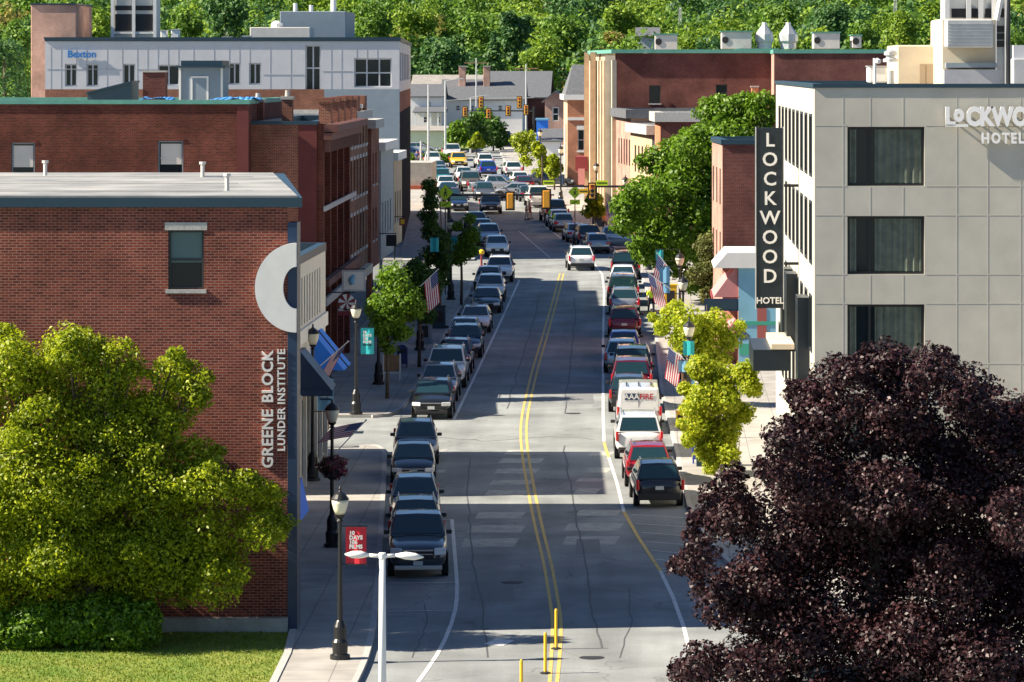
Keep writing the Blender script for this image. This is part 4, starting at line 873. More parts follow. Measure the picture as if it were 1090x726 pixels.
# -- two-storey fronts nearer on the right
for (nm, lab, x0, x1s, xb_, t0, t1, py, wm, sm, cop, hf) in (
    ('pink_brick_shop', 'pink brick shop front with slate grey coping, left of the tan piers', xp(672, 312), xp(655, 326), 10, 312, 326.5, 117, 'brick_pink', 'brick_pink', 'shingle', []),
    ('tan_shop', 'tan fronted two-storey shop with heavy grey cornice', xp(694, 297), xp(671, 311.5), 12, 297, 311.5, 134, 'greypaint', 'tan', 'granite', []),
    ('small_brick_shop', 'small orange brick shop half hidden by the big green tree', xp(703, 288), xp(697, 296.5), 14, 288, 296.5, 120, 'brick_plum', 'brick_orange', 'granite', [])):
    b = block(nm, lab, 'building', -1, x0, x1s, xb_, t0, t1, zp(py, t0), wm, 'membrane', holes_f=hf, cop=cop, coph=.7, copover=.45, side_m=sm, par=.3,
              holes_s=[(1.2 + i * 2.6, 2.4 + i * 2.6, zg(t0) + 5.0, zg(t0) + 7.2) for i in range(int((t1 - t0) * K / 2.8))], ws=dict(mull=(1, 2)))
# -- orange brick with tall arched window
T = 372.0
b = block('orange_brick_building', 'orange brick building with white trim and an arched side window down the street', 'building', -1, xp(604, T), xp(600, 384), 2, T, 384, zp(101, T), 'brick_orange', 'shingle', cop='white', coph=.5, copover=.4, side_m='tan',
          holes_f=rects_f(T, [(615, 622, 138, 160)]), wf=dict(frame='framew', mull=(1, 2), sill=(.2, 'white'), lintel=(.4, 'white')))
q = MB(); q.box(xp(604, T), xp(628, T), T * K - .12, T * K - .003, zp(128, T), zp(125, T)); q.build('stone_band', M['white'], b['root'])
q = MB(); q.hexa([(xp(602, T), T * K - .3, b['z1'] + .04), (2, T * K - .3, b['z1'] + .04), (2, 384 * K, b['z1'] + .04), (xp(598, 384), 384 * K, b['z1'] + .04)], [(xp(609, T), T * K + 3, b['z1'] + 3.0), (2, T * K + 3, b['z1'] + 3.0), (2, 382 * K, b['z1'] + 3.0), (xp(607, T), 382 * K, b['z1'] + 3.0)]); fixn(q.build('mansard_roof', M['shingle'], b['root']))
# maroon canopy lower down
a_ = thing('awning', (xp(616, 350), 350 * K, zg(350)), 'maroon awning with pink sign below the orange brick building', 'awning'); m1 = MB(); z_ = zp(166, 352)
m1.box(xp(613, 352), xp(626, 352), 349 * K, 353 * K, z_ - 1.3, z_); m1.build('canvas', M['maroon'], a_); m1 = MB(); m1.box(xp(616, 352), xp(623, 352), 348.95 * K, 349 * K - .003, z_ - 2.6, z_ - 1.1); m1.build('sign_panel', M['pink'], a_)

# -- gabled houses in the distance
def gable(name, lab, x0, x1, yb, ye, yr, t, dep, wm, rm, ridge='x', over=.4, wins=(), doors=(), porch=None):
    """x0..x1 px, ye eave py, yr ridge py; ridge along x or y"""
    X0, X1 = xp(x0, t), xp(x1, t); z0 = zg(t) - .5; ze, zr = zp(ye, t), zp(yr, t); Y0, Y1 = t * K, t * K + dep; ym = (Y0 + Y1) / 2; xm = (X0 + X1) / 2
    r = thing(name, ((X0 + X1) / 2, Y0, zg(t)), lab, 'house'); m1 = MB()
    H = [(a - X0, b_ - X0, c - z0, d - z0) for a, b_, c, d in rects_f(t, wins)]
    wall(m1, (X0, Y0, z0), (1, 0, 0), (0, -1, 0), X1 - X0, ze - z0, H, .1)
    m1.face([(X0, Y1, z0), (X0, Y0, z0), (X0, Y0, ze), (X0, Y1, ze)]); m1.face([(X1, Y0, z0), (X1, Y1, z0), (X1, Y1, ze), (X1, Y0, ze)]); m1.face([(X1, Y1, z0), (X0, Y1, z0), (X0, Y1, ze), (X1, Y1, ze)])
    if ridge == 'x':
        m1.face([(X0, Y1, ze), (X0, Y0, ze), (X0, ym, zr)]); m1.face([(X1, Y0, ze), (X1, Y1, ze), (X1, ym, zr)])
    else:
        m1.face([(X0, Y0, ze), (X1, Y0, ze), (xm, Y0, zr)]); m1.face([(X1, Y1, ze), (X0, Y1, ze), (xm, Y1, zr)])
    m1.build('wall', M[wm], r); q = MB(); o_ = over; th = .18
    if ridge == 'x':
        s = (zr - ze) / (ym - Y0)
        for (ya, yb_) in ((Y0 - o_, ym), (Y1 + o_, ym)):
            q.hexa([(X0 - o_, ya, ze - s * o_ + .02), (X1 + o_, ya, ze - s * o_ + .02), (X1 + o_, yb_, zr + .02), (X0 - o_, yb_, zr + .02)], [(X0 - o_, ya, ze - s * o_ + th), (X1 + o_, ya, ze - s * o_ + th), (X1 + o_, yb_, zr + th), (X0 - o_, yb_, zr + th)])
    else:
        s = (zr - ze) / (xm - X0)
        for (xa, xb_) in ((X0 - o_, xm), (X1 + o_, xm)):
            q.hexa([(xa, Y0 - o_, ze - s * o_ + .02), (xb_, Y0 - o_, zr + .02), (xb_, Y1 + o_, zr + .02), (xa, Y1 + o_, ze - s * o_ + .02)], [(xa, Y0 - o_, ze - s * o_ + th), (xb_, Y0 - o_, zr + th), (xb_, Y1 + o_, zr + th), (xa, Y1 + o_, ze - s * o_ + th)])
    fixn(q.build('roof', M[rm], r))
    for h in H: window(r, (X0, Y0, z0), (1, 0, 0), (0, -1, 0), h, .1, 'framew', (1, 2), .12)
    return r
h1 = gable('white_house', 'long white clapboard house with grey roof and porch at the end of the street', 437, 470, 150, 103, 91, 500, 10, 'white', 'shingle', wins=[(455, 459, 108, 114), (450, 455, 124, 131), (464, 469, 124, 131)])
m1 = MB(); m1.hexa([(xp(439, 494), 494 * K, zp(120, 494)), (xp(474, 494), 494 * K, zp(120, 494)), (xp(474, 494), 500 * K - .01, zp(120, 494)), (xp(439, 494), 500 * K - .01, zp(120, 494))], [(xp(439, 494), 494 * K, zp(119, 494)), (xp(474, 494), 494 * K, zp(119, 494)), (xp(474, 494), 500 * K - .01, zp(114, 494)), (xp(439, 494), 500 * K - .01, zp(114, 494))]); m1.build('porch_roof', M['shingle'], h1)
m1 = MB()
for a in (441, 449, 457, 465, 473): m1.box(xp(a, 494), xp(a, 494) + .25, 494 * K + .1, 494 * K + .35, zg(494), zp(120, 494) - .002)
m1.build_each('porch_post', M['white'], h1)
gable('white_house', 'white house with steep dark grey roof left of the church gable', 471, 556, 150, 106, 86, 508, 14, 'white', 'shingle', wins=[(485, 490, 112, 118), (500, 505, 112, 118), (530, 535, 112, 118)])
gable('pale_roofed_house', 'pale house with light grey roof peeping over the white houses', 440, 510, 140, 92, 81, 530, 12, 'offwhite', 'gravelroof')
ch = gable('brick_church', 'brick church-like building with broad grey roof and dark gable', 520, 583, 150, 104, 77, 520, 26, 'brick_plum', 'shingle')
gable('brick_house', 'small brick gabled house with white window at the end of the right pavement', 580, 603, 160, 107, 98, 470, 10, 'brick_pink', 'shingle', ridge='y', wins=[(588, 595, 114, 129)])
gable('low_grey_house', 'low white house with grey shingle roof in front of the brick gable', 576, 596, 170, 150, 139, 440, 8, 'white', 'shingle')
gable('hill_house', 'pale house among the trees on the hillside', 679, 700, 60, 39, 30, 590, 10, 'siding', 'shingle')
for (x, y0, y1, t, lab) in ((492, 71, 88, 512, 'brick chimney with pale cap on the white houses'), (518, 71, 86, 512, 'thin brick chimney on the church roof')):
    c_ = unit('chimney', lab, 'chimney', x - 3.5, x + 3.5, y0, y1 + 6, t, M['brick_pink'], 1.4); m1 = MB(); m1.box(xp(x - 4, t), xp(x + 4, t), t * K - .1, t * K + 1.5, zp(y0, t) + .003, zp(y0 - 1, t)); m1.build('cap', M['concrete'], c_)
c_ = thing('scaffold_shed', (xp(576, 462), 462 * K, zg(462)), 'bright blue framed shed against the brick gable', 'shed')
m1 = MB(); m1.box(xp(571, 462), xp(583, 462), 462 * K, 462 * K + 3, zg(462), zp(128, 462)); m1.build('wall', M['blue'], c_); m1 = MB(); m1.box(xp(570, 462), xp(584, 462), 462 * K - .3, 462 * K + 3.3, zp(128, 462) + .003, zp(126, 462)); m1.build('roof', M['skyblue'], c_)
gable('white_depot', 'low white building with a flat pale front behind the parked cars at the far left', 300, 476, 170, 140, 136, 452, 8, 'white', 'gravelroof')
# ================================================================ VEHICLES
def paint(name, col, metal=0.35):
    return mat('paint_' + name, col, 0.28, metal, coat=1.0)
PAINT = dict(white=paint('white', (.78, .78, .77), 0), silver=paint('silver', (.42, .44, .46), .6), grey=paint('grey', (.12, .135, .15), .5), black=paint('black', (.010, .011, .013), .2),
             navy=paint('navy', (.012, .03, .09), .3), blue=paint('blue', (.015, .06, .40), .3), red=paint('red', (.32, .010, .02), .2), maroon=paint('maroon', (.13, .008, .025), .3), yellow=paint('yellow', (.80, .48, .02), 0),
             teal=paint('teal', (.03, .22, .26), .3), ice=paint('ice', (.42, .52, .58), .4), gold=paint('gold', (.22, .19, .14), .5), dark=paint('dark', (.035, .045, .055), .4))
def lerp3(a, b, t): return Vector(a) * (1 - t) + Vector(b) * t
def qslab(mb, q, u0, u1, v0, v1, off=0.006, th=0.012):
    P = lambda u, v: lerp3(lerp3(q[0], q[1], u), lerp3(q[3], q[2], u), v)
    n = (Vector(q[1]) - Vector(q[0])).cross(Vector(q[3]) - Vector(q[0])).normalized()
    c = [P(u0, v0), P(u1, v0), P(u1, v1), P(u0, v1)]
    mb.hexa([p + n * off for p in c], [p + n * (off + th) for p in c])
SPEC = dict(  # L, W, H, hood z, belt z, windscreen base y, roof front y, roof rear y, rear glass base y, roof width ratio
 sedan=(4.75, 1.83, 1.45, .90, .95, -1.20, -.20, .95, 1.75, .70),
 hatch=(4.35, 1.80, 1.50, .93, 1.0, -1.25, -.25, 1.20, 2.0, .71),
 suv=(4.65, 1.87, 1.68, 1.03, 1.12, -1.20, -.30, 1.55, 2.14, .72),
 bigsuv=(5.25, 2.02, 1.88, 1.16, 1.24, -1.30, -.45, 2.1, 2.48, .76),
 pickup=(5.80, 2.03, 1.92, 1.22, 1.28, -1.25, -.45, .95, 1.18, .76),
 van=(5.70, 2.03, 2.10, 1.15, 1.25, -1.75, -1.15, 2.65, 2.80, .86))
def make_vehicle(kind, lab, cat, col='white'):
    Lg, W, H, zh, zbt, yws, yrf, yrr, yrg, rw = SPEC[kind]; hw = W / 2; pm = PAINT[col]; y0, y1 = -Lg / 2, Lg / 2; zb = .30 if kind in ('sedan', 'hatch') else .38
    r = thing('parked_' + {'sedan': 'car', 'hatch': 'car', 'suv': 'suv', 'bigsuv': 'suv', 'pickup': 'pickup', 'van': 'van'}[kind], (0, 0, 0), lab, cat)
    def ring(y, zt, h, zb=zb, cr=.035):
        hp = [(h * .80, zb), (h * .97, zb + .08), (h, zb + .3), (h * .99, zt - .2), (h * .95, zt - .05), (h * .80, zt), (h * .4, zt + cr)]
        return [(-x, y, z) for x, z in hp] + [(x, y, z) for x, z in reversed(hp)]
    zrt = zbt if kind != 'sedan' else zbt + .03
    st = [(y0, zh - .44, hw * .66), (y0 + .08, zh - .24, hw * .86), (y0 + .35, zh - .10, hw * .96), (yws - .1, zh + .0, hw), (yws + .25, zbt, hw), (yrg - .5, zbt, hw), (y1 - .35, zrt, hw * .98), (y1 - .08, zrt - .08, hw * .92), (y1, zrt - .32, hw * .80)]
    mb = MB(); n = 14
    for (y, zt, h) in st: mb.v += ring(y, zt, h)
    for i in range(len(st) - 1):
        for k in range(n):
            a = i * n + k; b_ = i * n + (k + 1) % n; mb.f.append((a, b_, b_ + n, a + n)); mb.mi.append(0)
    mb.f.append(tuple(range(n - 1, -1, -1))); mb.mi.append(0); mb.f.append(tuple((len(st) - 1) * n + k for k in range(n))); mb.mi.append(0)
    body = mb.build('body', pm, r, True); fixn(body); sm = body.modifiers.new('s', 'SUBSURF'); sm.levels = 1; sm.render_levels = 1
    # greenhouse
    bw, tw = hw * .93, hw * rw; zc = zbt - .04; ym = (yrf + yrr) / 2
    A = [(-bw, yws, zc), (bw, yws, zc), (tw, yrf, H - .04), (-tw, yrf, H - .04)]
    B = [(bw, yrg, zc), (-bw, yrg, zc), (-tw, yrr, H - .05), (tw, yrr, H - .05)]
    g_ = MB(); v = g_.v; v += [A[0], A[1], A[2], A[3], B[0], B[1], B[2], B[3], (tw * .98, ym, H), (-tw * .98, ym, H), (0, yrf + .02, H - .01), (0, ym, H + .02), (0, yrr - .02, H - .02)]
    g_.f = [(0, 1, 2, 10, 3), (4, 5, 6, 12, 7), (1, 4, 7, 8, 2), (5, 0, 3, 9, 6), (3, 10, 11, 9), (10, 2, 8, 11), (9, 11, 12, 6), (11, 8, 7, 12)]; g_.mi = [0] * 8
    cab = g_.build('cabin', pm, r); fixn(cab); bevel(cab, .035, 2)
    q = MB(); qslab(q, A, .045, .955, .10, .93); q.build('windscreen', M['carglass'], r)
    if kind != 'van':
        q = MB(); qslab(q, B, .06, .94, .12 if kind not in ('suv', 'bigsuv') else .06, .90); q.build('rear_window', M['carglass'], r)
    for s in (1, -1):
        S = [(s * bw, yws, zc), (s * bw, yrg, zc), (s * tw, yrr, H - .05), (s * tw, yrf, H - .04)]
        if s < 0: S = [S[1], S[0], S[3], S[2]]
        segs = ((.12, .47), (.50, .90)) if kind != 'van' else (((.06, .24),) if s > 0 else ((.76, .94),))
        if kind == 'van' or s < 0: segs = segs if kind == 'van' else ((.10, .50), (.53, .88))
        q = MB()
        for u0, u1 in segs: qslab(q, S, u0, u1, .14, .86)
        q.build('side_window', M['carglass'], r)
    # roof rails
    if kind in ('suv', 'bigsuv'):
        for s in (1, -1):
            q = MB(); q.tube([(s * tw * .93, yrf + .25, H + .0), (s * tw * .93, yrf + .35, H + .06), (s * tw * .93, yrr - .3, H + .06), (s * tw * .93, yrr - .15, H - .01)], .02, 6); q.build('roof_rail', M['rim'], r)
    big = kind in ('pickup', 'bigsuv', 'van')
    # front
    q = MB(); gh = .15 if not big else .26; q.box(-hw * .52, hw * .52, y0 - .015, y0 + .1, zh - .40 - gh * .6, zh - .28); gr_ = q.build('grille', M['plastic'], r); bevel(gr_, .02)
    q = MB(); q.box(-hw * .50, hw * .50, y0 - .03, y0 + .05, zh - .275, zh - .235)
    if big: q.box(-hw * .48, hw * .48, y0 - .028, y0 + .05, zh - .40, zh - .37)
    q.build('chrome_bar', M['rim'], r)
    q = MB(); q.box(-hw * .80, hw * .80, y0 - .04, y0 + .15, .30, .46); bevel(q.build('lower_bumper', M['plastic'] if kind != 'pickup' else M['rim'], r), .03)
    for s in (1, -1):
        q = MB(); c = (s * hw * .73, y0 + .10, zh - .30); q.obox(c, (.20, s * .085 * 1, 0) if s > 0 else (.20, -.085, 0), (0, .07, 0), (0, 0, .085 if not big else .12))
        bevel(q.build('headlight', M['lamp'], r), .03)
        q = MB()
        if kind in ('suv', 'bigsuv', 'van', 'pickup'): q.box(s * hw * .93 - .085, s * hw * .93 + .03, y1 - .14, y1 + .012, zrt - .42, zrt - .02)
        else: q.box(s * hw * .78 - .19, s * hw * .78 + .13, y1 - .12, y1 + .02, zrt - .30, zrt - .13)
        bevel(q.build('taillight', M['tail'], r), .025)
        q = MB(); q.obox((s * (hw + .05), yws + .38, zbt + .05), (.10, 0, 0), (0, .05, 0), (0, 0, .07)); bevel(q.build('mirror', M['plastic'] if col in ('black', 'white') else pm, r), .03)
    q = MB(); q.box(-.16, .16, y0 - .055, y0 - .03, .50, .64) if not big else q.box(-.16, .16, y0 - .06, y0 - .03, .47, .61); q.build('number_plate', M['plate'], r)
    q = MB(); q.box(-.16, .16, y1 + .005, y1 + .03, .72, .86); q.build('number_plate', M['plate'], r)
    q = MB(); q.box(-hw * .86, hw * .86, y1 - .12, y1 + .03, .32, .56 if kind != 'sedan' else .45); bevel(q.build('rear_bumper', M['plastic'] if kind != 'pickup' else M['rim'], r), .03)
    if kind == 'pickup':
        q = MB(); q.box(-hw * .82, hw * .82, 1.25, y1 - .12, zbt - .02, zbt + .045); q.build('bed_cover', M['plastic'], r)
    if kind == 'van':
        q = MB(); q.box(-.012, .012, y1 - .02, y1 + .006, .6, H - .25); q.build('door_gap', M['dark'], r)
    wr = .34 if not big else .39
    for yy in (y0 + .92, y1 - .98):
        for s in (1, -1):
            q = MB(); q.tube([(s * (hw - .01), yy, wr + .02), (s * (hw + .004), yy, wr + .02)], wr + .07, 16); q.build('wheel_arch', M['plastic'], r)
            q = MB(); q.tube([(s * (hw - .22), yy, wr), (s * (hw - .0), yy, wr), (s * (hw + .015), yy, wr)], [wr, wr, wr - .04], 18); w_ = q.build('wheel', M['tyre'], r)
            q = MB(); q.tube([(s * (hw + .016), yy, wr), (s * (hw + .024), yy, wr)], wr * .62, 12); q.build('rim', M['rim'], w_)
    for o in r.children:
        if o.name.split('.')[0] in ('body', 'cabin', 'mirror') and o.data.materials[0] == pm:
            o['painted'] = 1; o.material_slots[0].link = 'OBJECT'; o.material_slots[0].material = pm
    return r
PROTO = {}
def place(kind, col, px, py, face, lab, cat=None, rz=0.0, group=None, X=None, T_=None, name=None):
    cat = cat or {'sedan': 'car', 'hatch': 'car', 'suv': 'SUV', 'bigsuv': 'SUV', 'pickup': 'pickup truck', 'van': 'van'}[kind]
    t = tg(py) if T_ is None else T_; x = xp(px, t) if X is None else X
    Lg = SPEC[kind][0]
    if kind not in PROTO:
        r = make_vehicle(kind, lab, cat); PROTO[kind] = r
    else: r = copy_tree(PROTO[kind])
    ang = math.radians(rz) + (math.pi if face == 'B' else 0)
    dy = Lg / 2 - .1
    yaw = math.radians(rz)
    cx_, cy_ = x - math.sin(yaw) * dy * (1 if abs(rz) < 45 else 0), t * K + math.cos(yaw) * dy * (1 if abs(rz) < 45 else 0)
    tc = cy_ / K
    slope = math.atan(.0225 / K)
    r.rotation_mode = 'XYZ'
    r.location = (cx_, cy_, zg(tc))
    rot = Matrix.Rotation(slope, 4, 'X') @ Matrix.Rotation(ang, 4, 'Z')
    r.rotation_euler = rot.to_euler('XYZ')
    r['label'] = lab; r['category'] = cat
    if group: r['group'] = group
    if name: r.name = name
    for o in r.children:
        if 'painted' in o: o.material_slots[0].link = 'OBJECT'; o.material_slots[0].material = PAINT[col]
    return r
GL, GRr, GM = 'cars parked along the left kerb', 'cars parked along the right kerb', 'cars moving on the road'
Lrow = [  # px, py, kind, colour, yaw, label
 (445, 616, 'pickup', 'dark', 3.3, 'dark grey pickup truck with chrome grille, nearest vehicle in the left row'),
 (443, 589, 'suv', 'black', 3.3, 'black SUV with roof rails right behind the dark pickup'),
 (442, 562, 'suv', 'grey', 3.3, 'dark grey SUV with roof rails, second behind the pickup'),
 (440, 517, 'hatch', 'black', 3.3, 'small round black hatchback in front of the grey SUV by the side street'),
 (443, 496, 'suv', 'grey', 3.3, 'grey SUV last before the lit side street, behind the small black hatchback'),
 (459, 447, 'suv', 'black', 0, 'black SUV with bright V grille leading the second left row'),
 (466, 428.5, 'suv', 'silver', 0, 'silver SUV directly behind the black SUV with the V grille'),
 (474, 414, 'bigsuv', 'white', 0, 'large white SUV in the dense shaded left row near the sandwich board'),
 (482.5, 399, 'suv', 'maroon', 0, 'dark maroon SUV behind the large white SUV'),
 (494, 382, 'suv', 'navy', 0, 'dark navy SUV in the middle of the shaded left row'),
 (493, 370, 'hatch', 'silver', 0, 'silver hatchback tucked behind the dark navy SUV'),
 (505, 355, 'sedan', 'white', 0, 'white sedan bright against the shaded middle of the left row'),
 (517, 334, 'sedan', 'dark', 0, 'dark sedan between the two bright white vehicles of the left row'),
 (521, 322.5, 'suv', 'white', 0, 'white SUV behind the dark sedan in the left row'),
 (519, 310, 'hatch', 'grey', 0, 'grey hatchback peeping over the white SUV in the left row'),
 (531, 301, 'suv', 'white', 0, 'white SUV standing half in the sunny strip at the end of the second left row'),
 (529.5, 274, 'hatch', 'white', 4, 'white hatchback alone at the front of the third left row'),
 (521, 263, 'suv', 'ice', 4, 'pale blue SUV directly behind the lone white hatchback'),
 (514.5, 254, 'sedan', 'silver', 5, 'silver sedan behind the pale blue SUV under the small tree'),
 (508, 246, 'sedan', 'teal', 5, 'teal sedan half hidden by the small tree on the left'),
 (488, 225, 'sedan', 'navy', 5, 'navy sedan beside the pedestrian crossing sign'),
 (482, 218, 'sedan', 'maroon', 5, 'dark red car just behind the navy sedan at the crossing sign'),
 (478, 211.5, 'sedan', 'navy', 5, 'dark blue sedan at the end of the far left row behind the red car'),
 (475, 204.5, 'hatch', 'white', 5, 'white hatchback beside the boxy gold SUV in the far left row'),
 (470.5, 198, 'suv', 'teal', 5, 'teal blue SUV at the kerb of the far left row'),
 (468, 192, 'hatch', 'silver', 5, 'silver hatchback above the teal SUV in the far left row'),
 (466.5, 186.5, 'sedan', 'grey', 5, 'grey sedan near the far bend beside the yellow car'),
 (461, 178.5, 'suv', 'white', 5, 'white SUV, farthest of the cars along the left kerb')]
for px, py, k, c, yw, lab in Lrow: place(k, c, px, py, 'F', lab, rz=yw, group=GL)
Rrow = [
 (702, 541, 'suv', 'black', 3.5, 'black SUV with red tail lamps, nearest vehicle of the right row'),
 (691, 520, 'suv', 'red', 2.5, 'red SUV with roof rails behind the nearest black SUV'),
 (680, 490, 'bigsuv', 'white', 1, 'large white SUV with tall red tail lamps behind the red SUV'),
 (669, 440, 'suv', 'dark', 0, 'dark SUV with bright red brake light just beyond the lettered van'),
 (672, 425, 'bigsuv', 'maroon', 0, 'dark maroon SUV beyond the lettered van'),
 (673, 411, 'bigsuv', 'black', 0, 'wide black SUV beside the striped flag'),
 (662, 398, 'suv', 'ice', 0, 'pale silver SUV parked out toward the lane beside the wide black SUV'),
 (664, 383.5, 'hatch', 'blue', 0, 'bright blue hatchback in the middle of the right row'),
 (664.5, 360, 'suv', 'maroon', 0, 'deep maroon SUV with pale roof behind the blue hatchback'),
 (664.5, 337, 'suv', 'silver', 0, 'silver SUV in the sunny gap beside the person in the lime vest'),
 (663, 326, 'bigsuv', 'dark', 0, 'dark SUV behind the silver SUV in the sunny gap'),
 (662.5, 316.5, 'hatch', 'ice', 0, 'pale blue hatchback with a dark rear window in the right row'),
 (663, 307.5, 'hatch', 'white', 0, 'white hatchback just in front of the tall black van-like SUV'),
 (665.5, 298, 'bigsuv', 'black', 0, 'tall black SUV at the head of the sunny right row'),
 (637, 270.5, 'hatch', 'silver', 7, 'silver hatchback with dark glass before the big tree'),
 (628, 263, 'suv', 'dark', 7, 'dark green-black SUV half behind the silver hatchback'),
 (616, 258.5, 'sedan', 'ice', 7, 'pale sedan at the shaded kerb left of the dark SUV'),
 (601, 247.5, 'hatch', 'silver', 7, 'silver hatchback with red tail lamps at the edge of the far shadow'),
 (596.5, 243, 'hatch', 'white', 7, 'white hatchback between the silver hatchback and the black pickup'),
 (593, 238, 'pickup', 'black', 7, 'black pickup truck at the far end of the right row')]
for px, py, k, c, yw, lab in Rrow: place(k, c, px, py, 'B', lab, rz=yw, group=GRr)
vn = place('van', 'white', 680, 462, 'B', 'white work van lettered AAA FIRE on its rear doors', rz=.5, group=GRr)
bpy.context.view_layer.update()
def local_text(name, body, size, loc, m, parent, bold):
    """text on the rear (local +Y) face of a vehicle"""
    M4 = Matrix.Translation(Vector(loc)) @ Matrix.Rotation(math.pi, 4, 'Z') @ Matrix.Rotation(math.radians(90), 4, 'X')
    o = text(name, body, size, M4, m, None, .004, bold); o.parent = parent; o.matrix_parent_inverse = Matrix.Identity(4); return o
yv = SPEC['van'][0] / 2
for o in list(vn.children):   # white panel doors above the belt
    if o.name.startswith('number_plate') and o.data.vertices[0].co.y > 0: pass
q = MB(); q.hexa([(-.88, yv - .25, 1.05), (.88, yv - .25, 1.05), (.88, yv + .012, 1.05), (-.88, yv + .012, 1.05)], [(-.80, yv - .25, 2.0), (.80, yv - .25, 2.0), (.80, yv - .03, 2.0), (-.80, yv - .03, 2.0)])
o = q.build('rear_door', PAINT['white'], None); o.parent = vn; bevel(o, .02)
q = MB(); q.hexa([(.03, yv - .02, 1.53), (.62, yv - .02, 1.53), (.62, yv + .004, 1.53), (.03, yv + .004, 1.53)], [(.03, yv - .02, 1.82), (.62, yv - .02, 1.82), (.62, yv - .008, 1.82), (.03, yv - .008, 1.82)])
o = q.build('lettering_panel', mat('sign_dark_blue', (.02, .05, .12), .5), None); o.parent = vn
local_text('lettering', 'AAA', .34, (.325, yv + .005, 1.67), M['white'], vn, .01); local_text('lettering', 'FIRE', .34, (-.34, yv + .001, 1.67), mat('fire_red', (.45, .03, .04), .5), vn, .008)
for sx in (-.55, 0, .55):
    q = MB(); q.tube([(sx, yv - 2, 2.14), (sx, yv - .25, 2.14)], .025, 6); o = q.build('ladder_rack', M['plastic'], None); o.parent = vn
Mrow = [
 (619, 288.5, 'suv', 'white', 4, 'B', 'white SUV driving away alone in the lit lane'),
 (523, 228, 'suv', 'dark', 4, 'F', 'dark SUV coming toward the crossing under the signal arm'),
 (517, 214, 'suv', 'grey', 6, 'F', 'grey SUV waiting behind the dark SUV at the crossing'),
 (502, 204, 'bigsuv', 'gold', 6, 'F', 'boxy gold-grey SUV in the middle of the oncoming queue'),
 (495, 193.5, 'sedan', 'white', 6, 'F', 'white sedan following the boxy gold-grey SUV'),
 (489, 179, 'suv', 'yellow', 6, 'F', 'bright yellow car in the oncoming queue'),
 (482.5, 171.5, 'pickup', 'white', 6, 'F', 'white pickup truck behind the yellow car'),
 (520, 188.5, 'suv', 'blue', 8, 'B', 'bright blue SUV driving away up the street'),
 (517, 180, 'suv', 'white', 8, 'B', 'white SUV just ahead of the bright blue SUV'),
 (537.5, 157, 'van', 'white', 10, 'F', 'white van coming round the far bend'),
 (547, 189, 'suv', 'white', 8, 'B', 'white SUV heading away near the far right trees'),
 (555, 198.5, 'sedan', 'white', 8, 'B', 'white sedan waiting behind the white SUV near the far right trees'),
 (559, 204, 'hatch', 'maroon', 8, 'B', 'dark reddish hatchback overlapping the white sedan on the far right'),
 (564, 215, 'sedan', 'dark', 8, 'B', 'dark car left of the white pickup near the signals'),
 (575, 221.5, 'pickup', 'white', 7, 'B', 'white pickup truck stopped beside the hanging signals')]
for px, py, k, c, yw, fc, lab in Mrow: place(k, c, px, py, fc, lab, rz=yw, group=GM)
for (px, py, k, c, rz, lab) in ((531, 207, 'pickup', 'silver', 82, 'silver pickup truck crossing the street sideways'), (548, 211, 'hatch', 'silver', 262, 'silver car turning across the street behind the signal arm'),
                                (659, 267, 'pickup', 'silver', 70, 'silver pickup parked sideways under the edge of the big tree'), (447, 164, 'sedan', 'silver', 80, 'silver car parked sideways in the far left lot'), (463, 160, 'hatch', 'white', 78, 'white car parked sideways at the right of the far left lot'), (434, 168, 'sedan', 'navy', 80, 'dark blue car at the left end of the far left lot'), (586, 200, 'suv', 'grey', 90, 'grey car parked on the side road behind the lime sign')):
    place(k, c, px, py, 'F', lab, rz=rz)
mt = thing('parked_motorcycle', g(655, 297), 'red motorcycle parked beside the tall black SUV', 'motorcycle')
X, Y, Z = g(655, 297)
for yy in (Y, Y + 1.4): q = MB(); q.tube([(X - .06, yy, Z + .32), (X + .06, yy, Z + .32)], .31, 14); q.build('wheel', M['tyre'], mt)
q = MB(); q.tube([(X, Y + .1, Z + .4), (X, Y + .5, Z + .75), (X, Y + 1.0, Z + .85), (X, Y + 1.35, Z + .45)], [.1, .17, .19, .08], 8); q.build('body', PAINT['red'], mt, True)
q = MB(); q.tube([(X - .36, Y + 1.05, Z + 1.1), (X, Y + 1.2, Z + 1.05), (X + .36, Y + 1.05, Z + 1.1)], .025, 6); q.build('handlebar', M['black'], mt); q = MB(); q.box(X - .14, X + .14, Y + .15, Y + .65, Z + .78, Z + .88); q.build('seat', M['plastic'], mt)

# ================================================================ STREET FURNITURE
def make_lamp(loc, lab, h=5.2, group='acorn street lamps'):
    r = thing('street_lamp', loc, lab, 'street lamp', group); x, y, z = loc
    m1 = MB(); m1.lathe(loc, [(.30, 0), (.30, .12), (.22, .16), (.24, .5), (.19, .6), (.19, .95), (.13, 1.1), (.10, 1.15)], 16); m1.build('base', M['black'], r, False)
    m1 = MB(); m1.lathe(loc, [(.085, 1.1), (.07, 2.5), (.055, h - .95), (.11, h - .93), (.06, h - .86), (.12, h - .80), (.16, h - .74)], 12); m1.build('pole', M['black'], r)
    m1 = MB(); m1.lathe(loc, [(.13, h - .74), (.19, h - .6), (.24, h - .42), (.25, h - .30)], 16); m1.build('lamp_globe', M['globe'], r, True)
    m1 = MB(); m1.lathe(loc, [(.27, h - .30), (.26, h - .26), (.17, h - .14), (.06, h - .06), (.03, h - .02), (.045, h + .03), (.005, h + .12)], 14); m1.build('lamp_cap', M['black'], r)
    return r
def lamp_at(t, X, lab, h=5.2): return make_lamp((X, t * K, zg(t) + .13), lab, h)
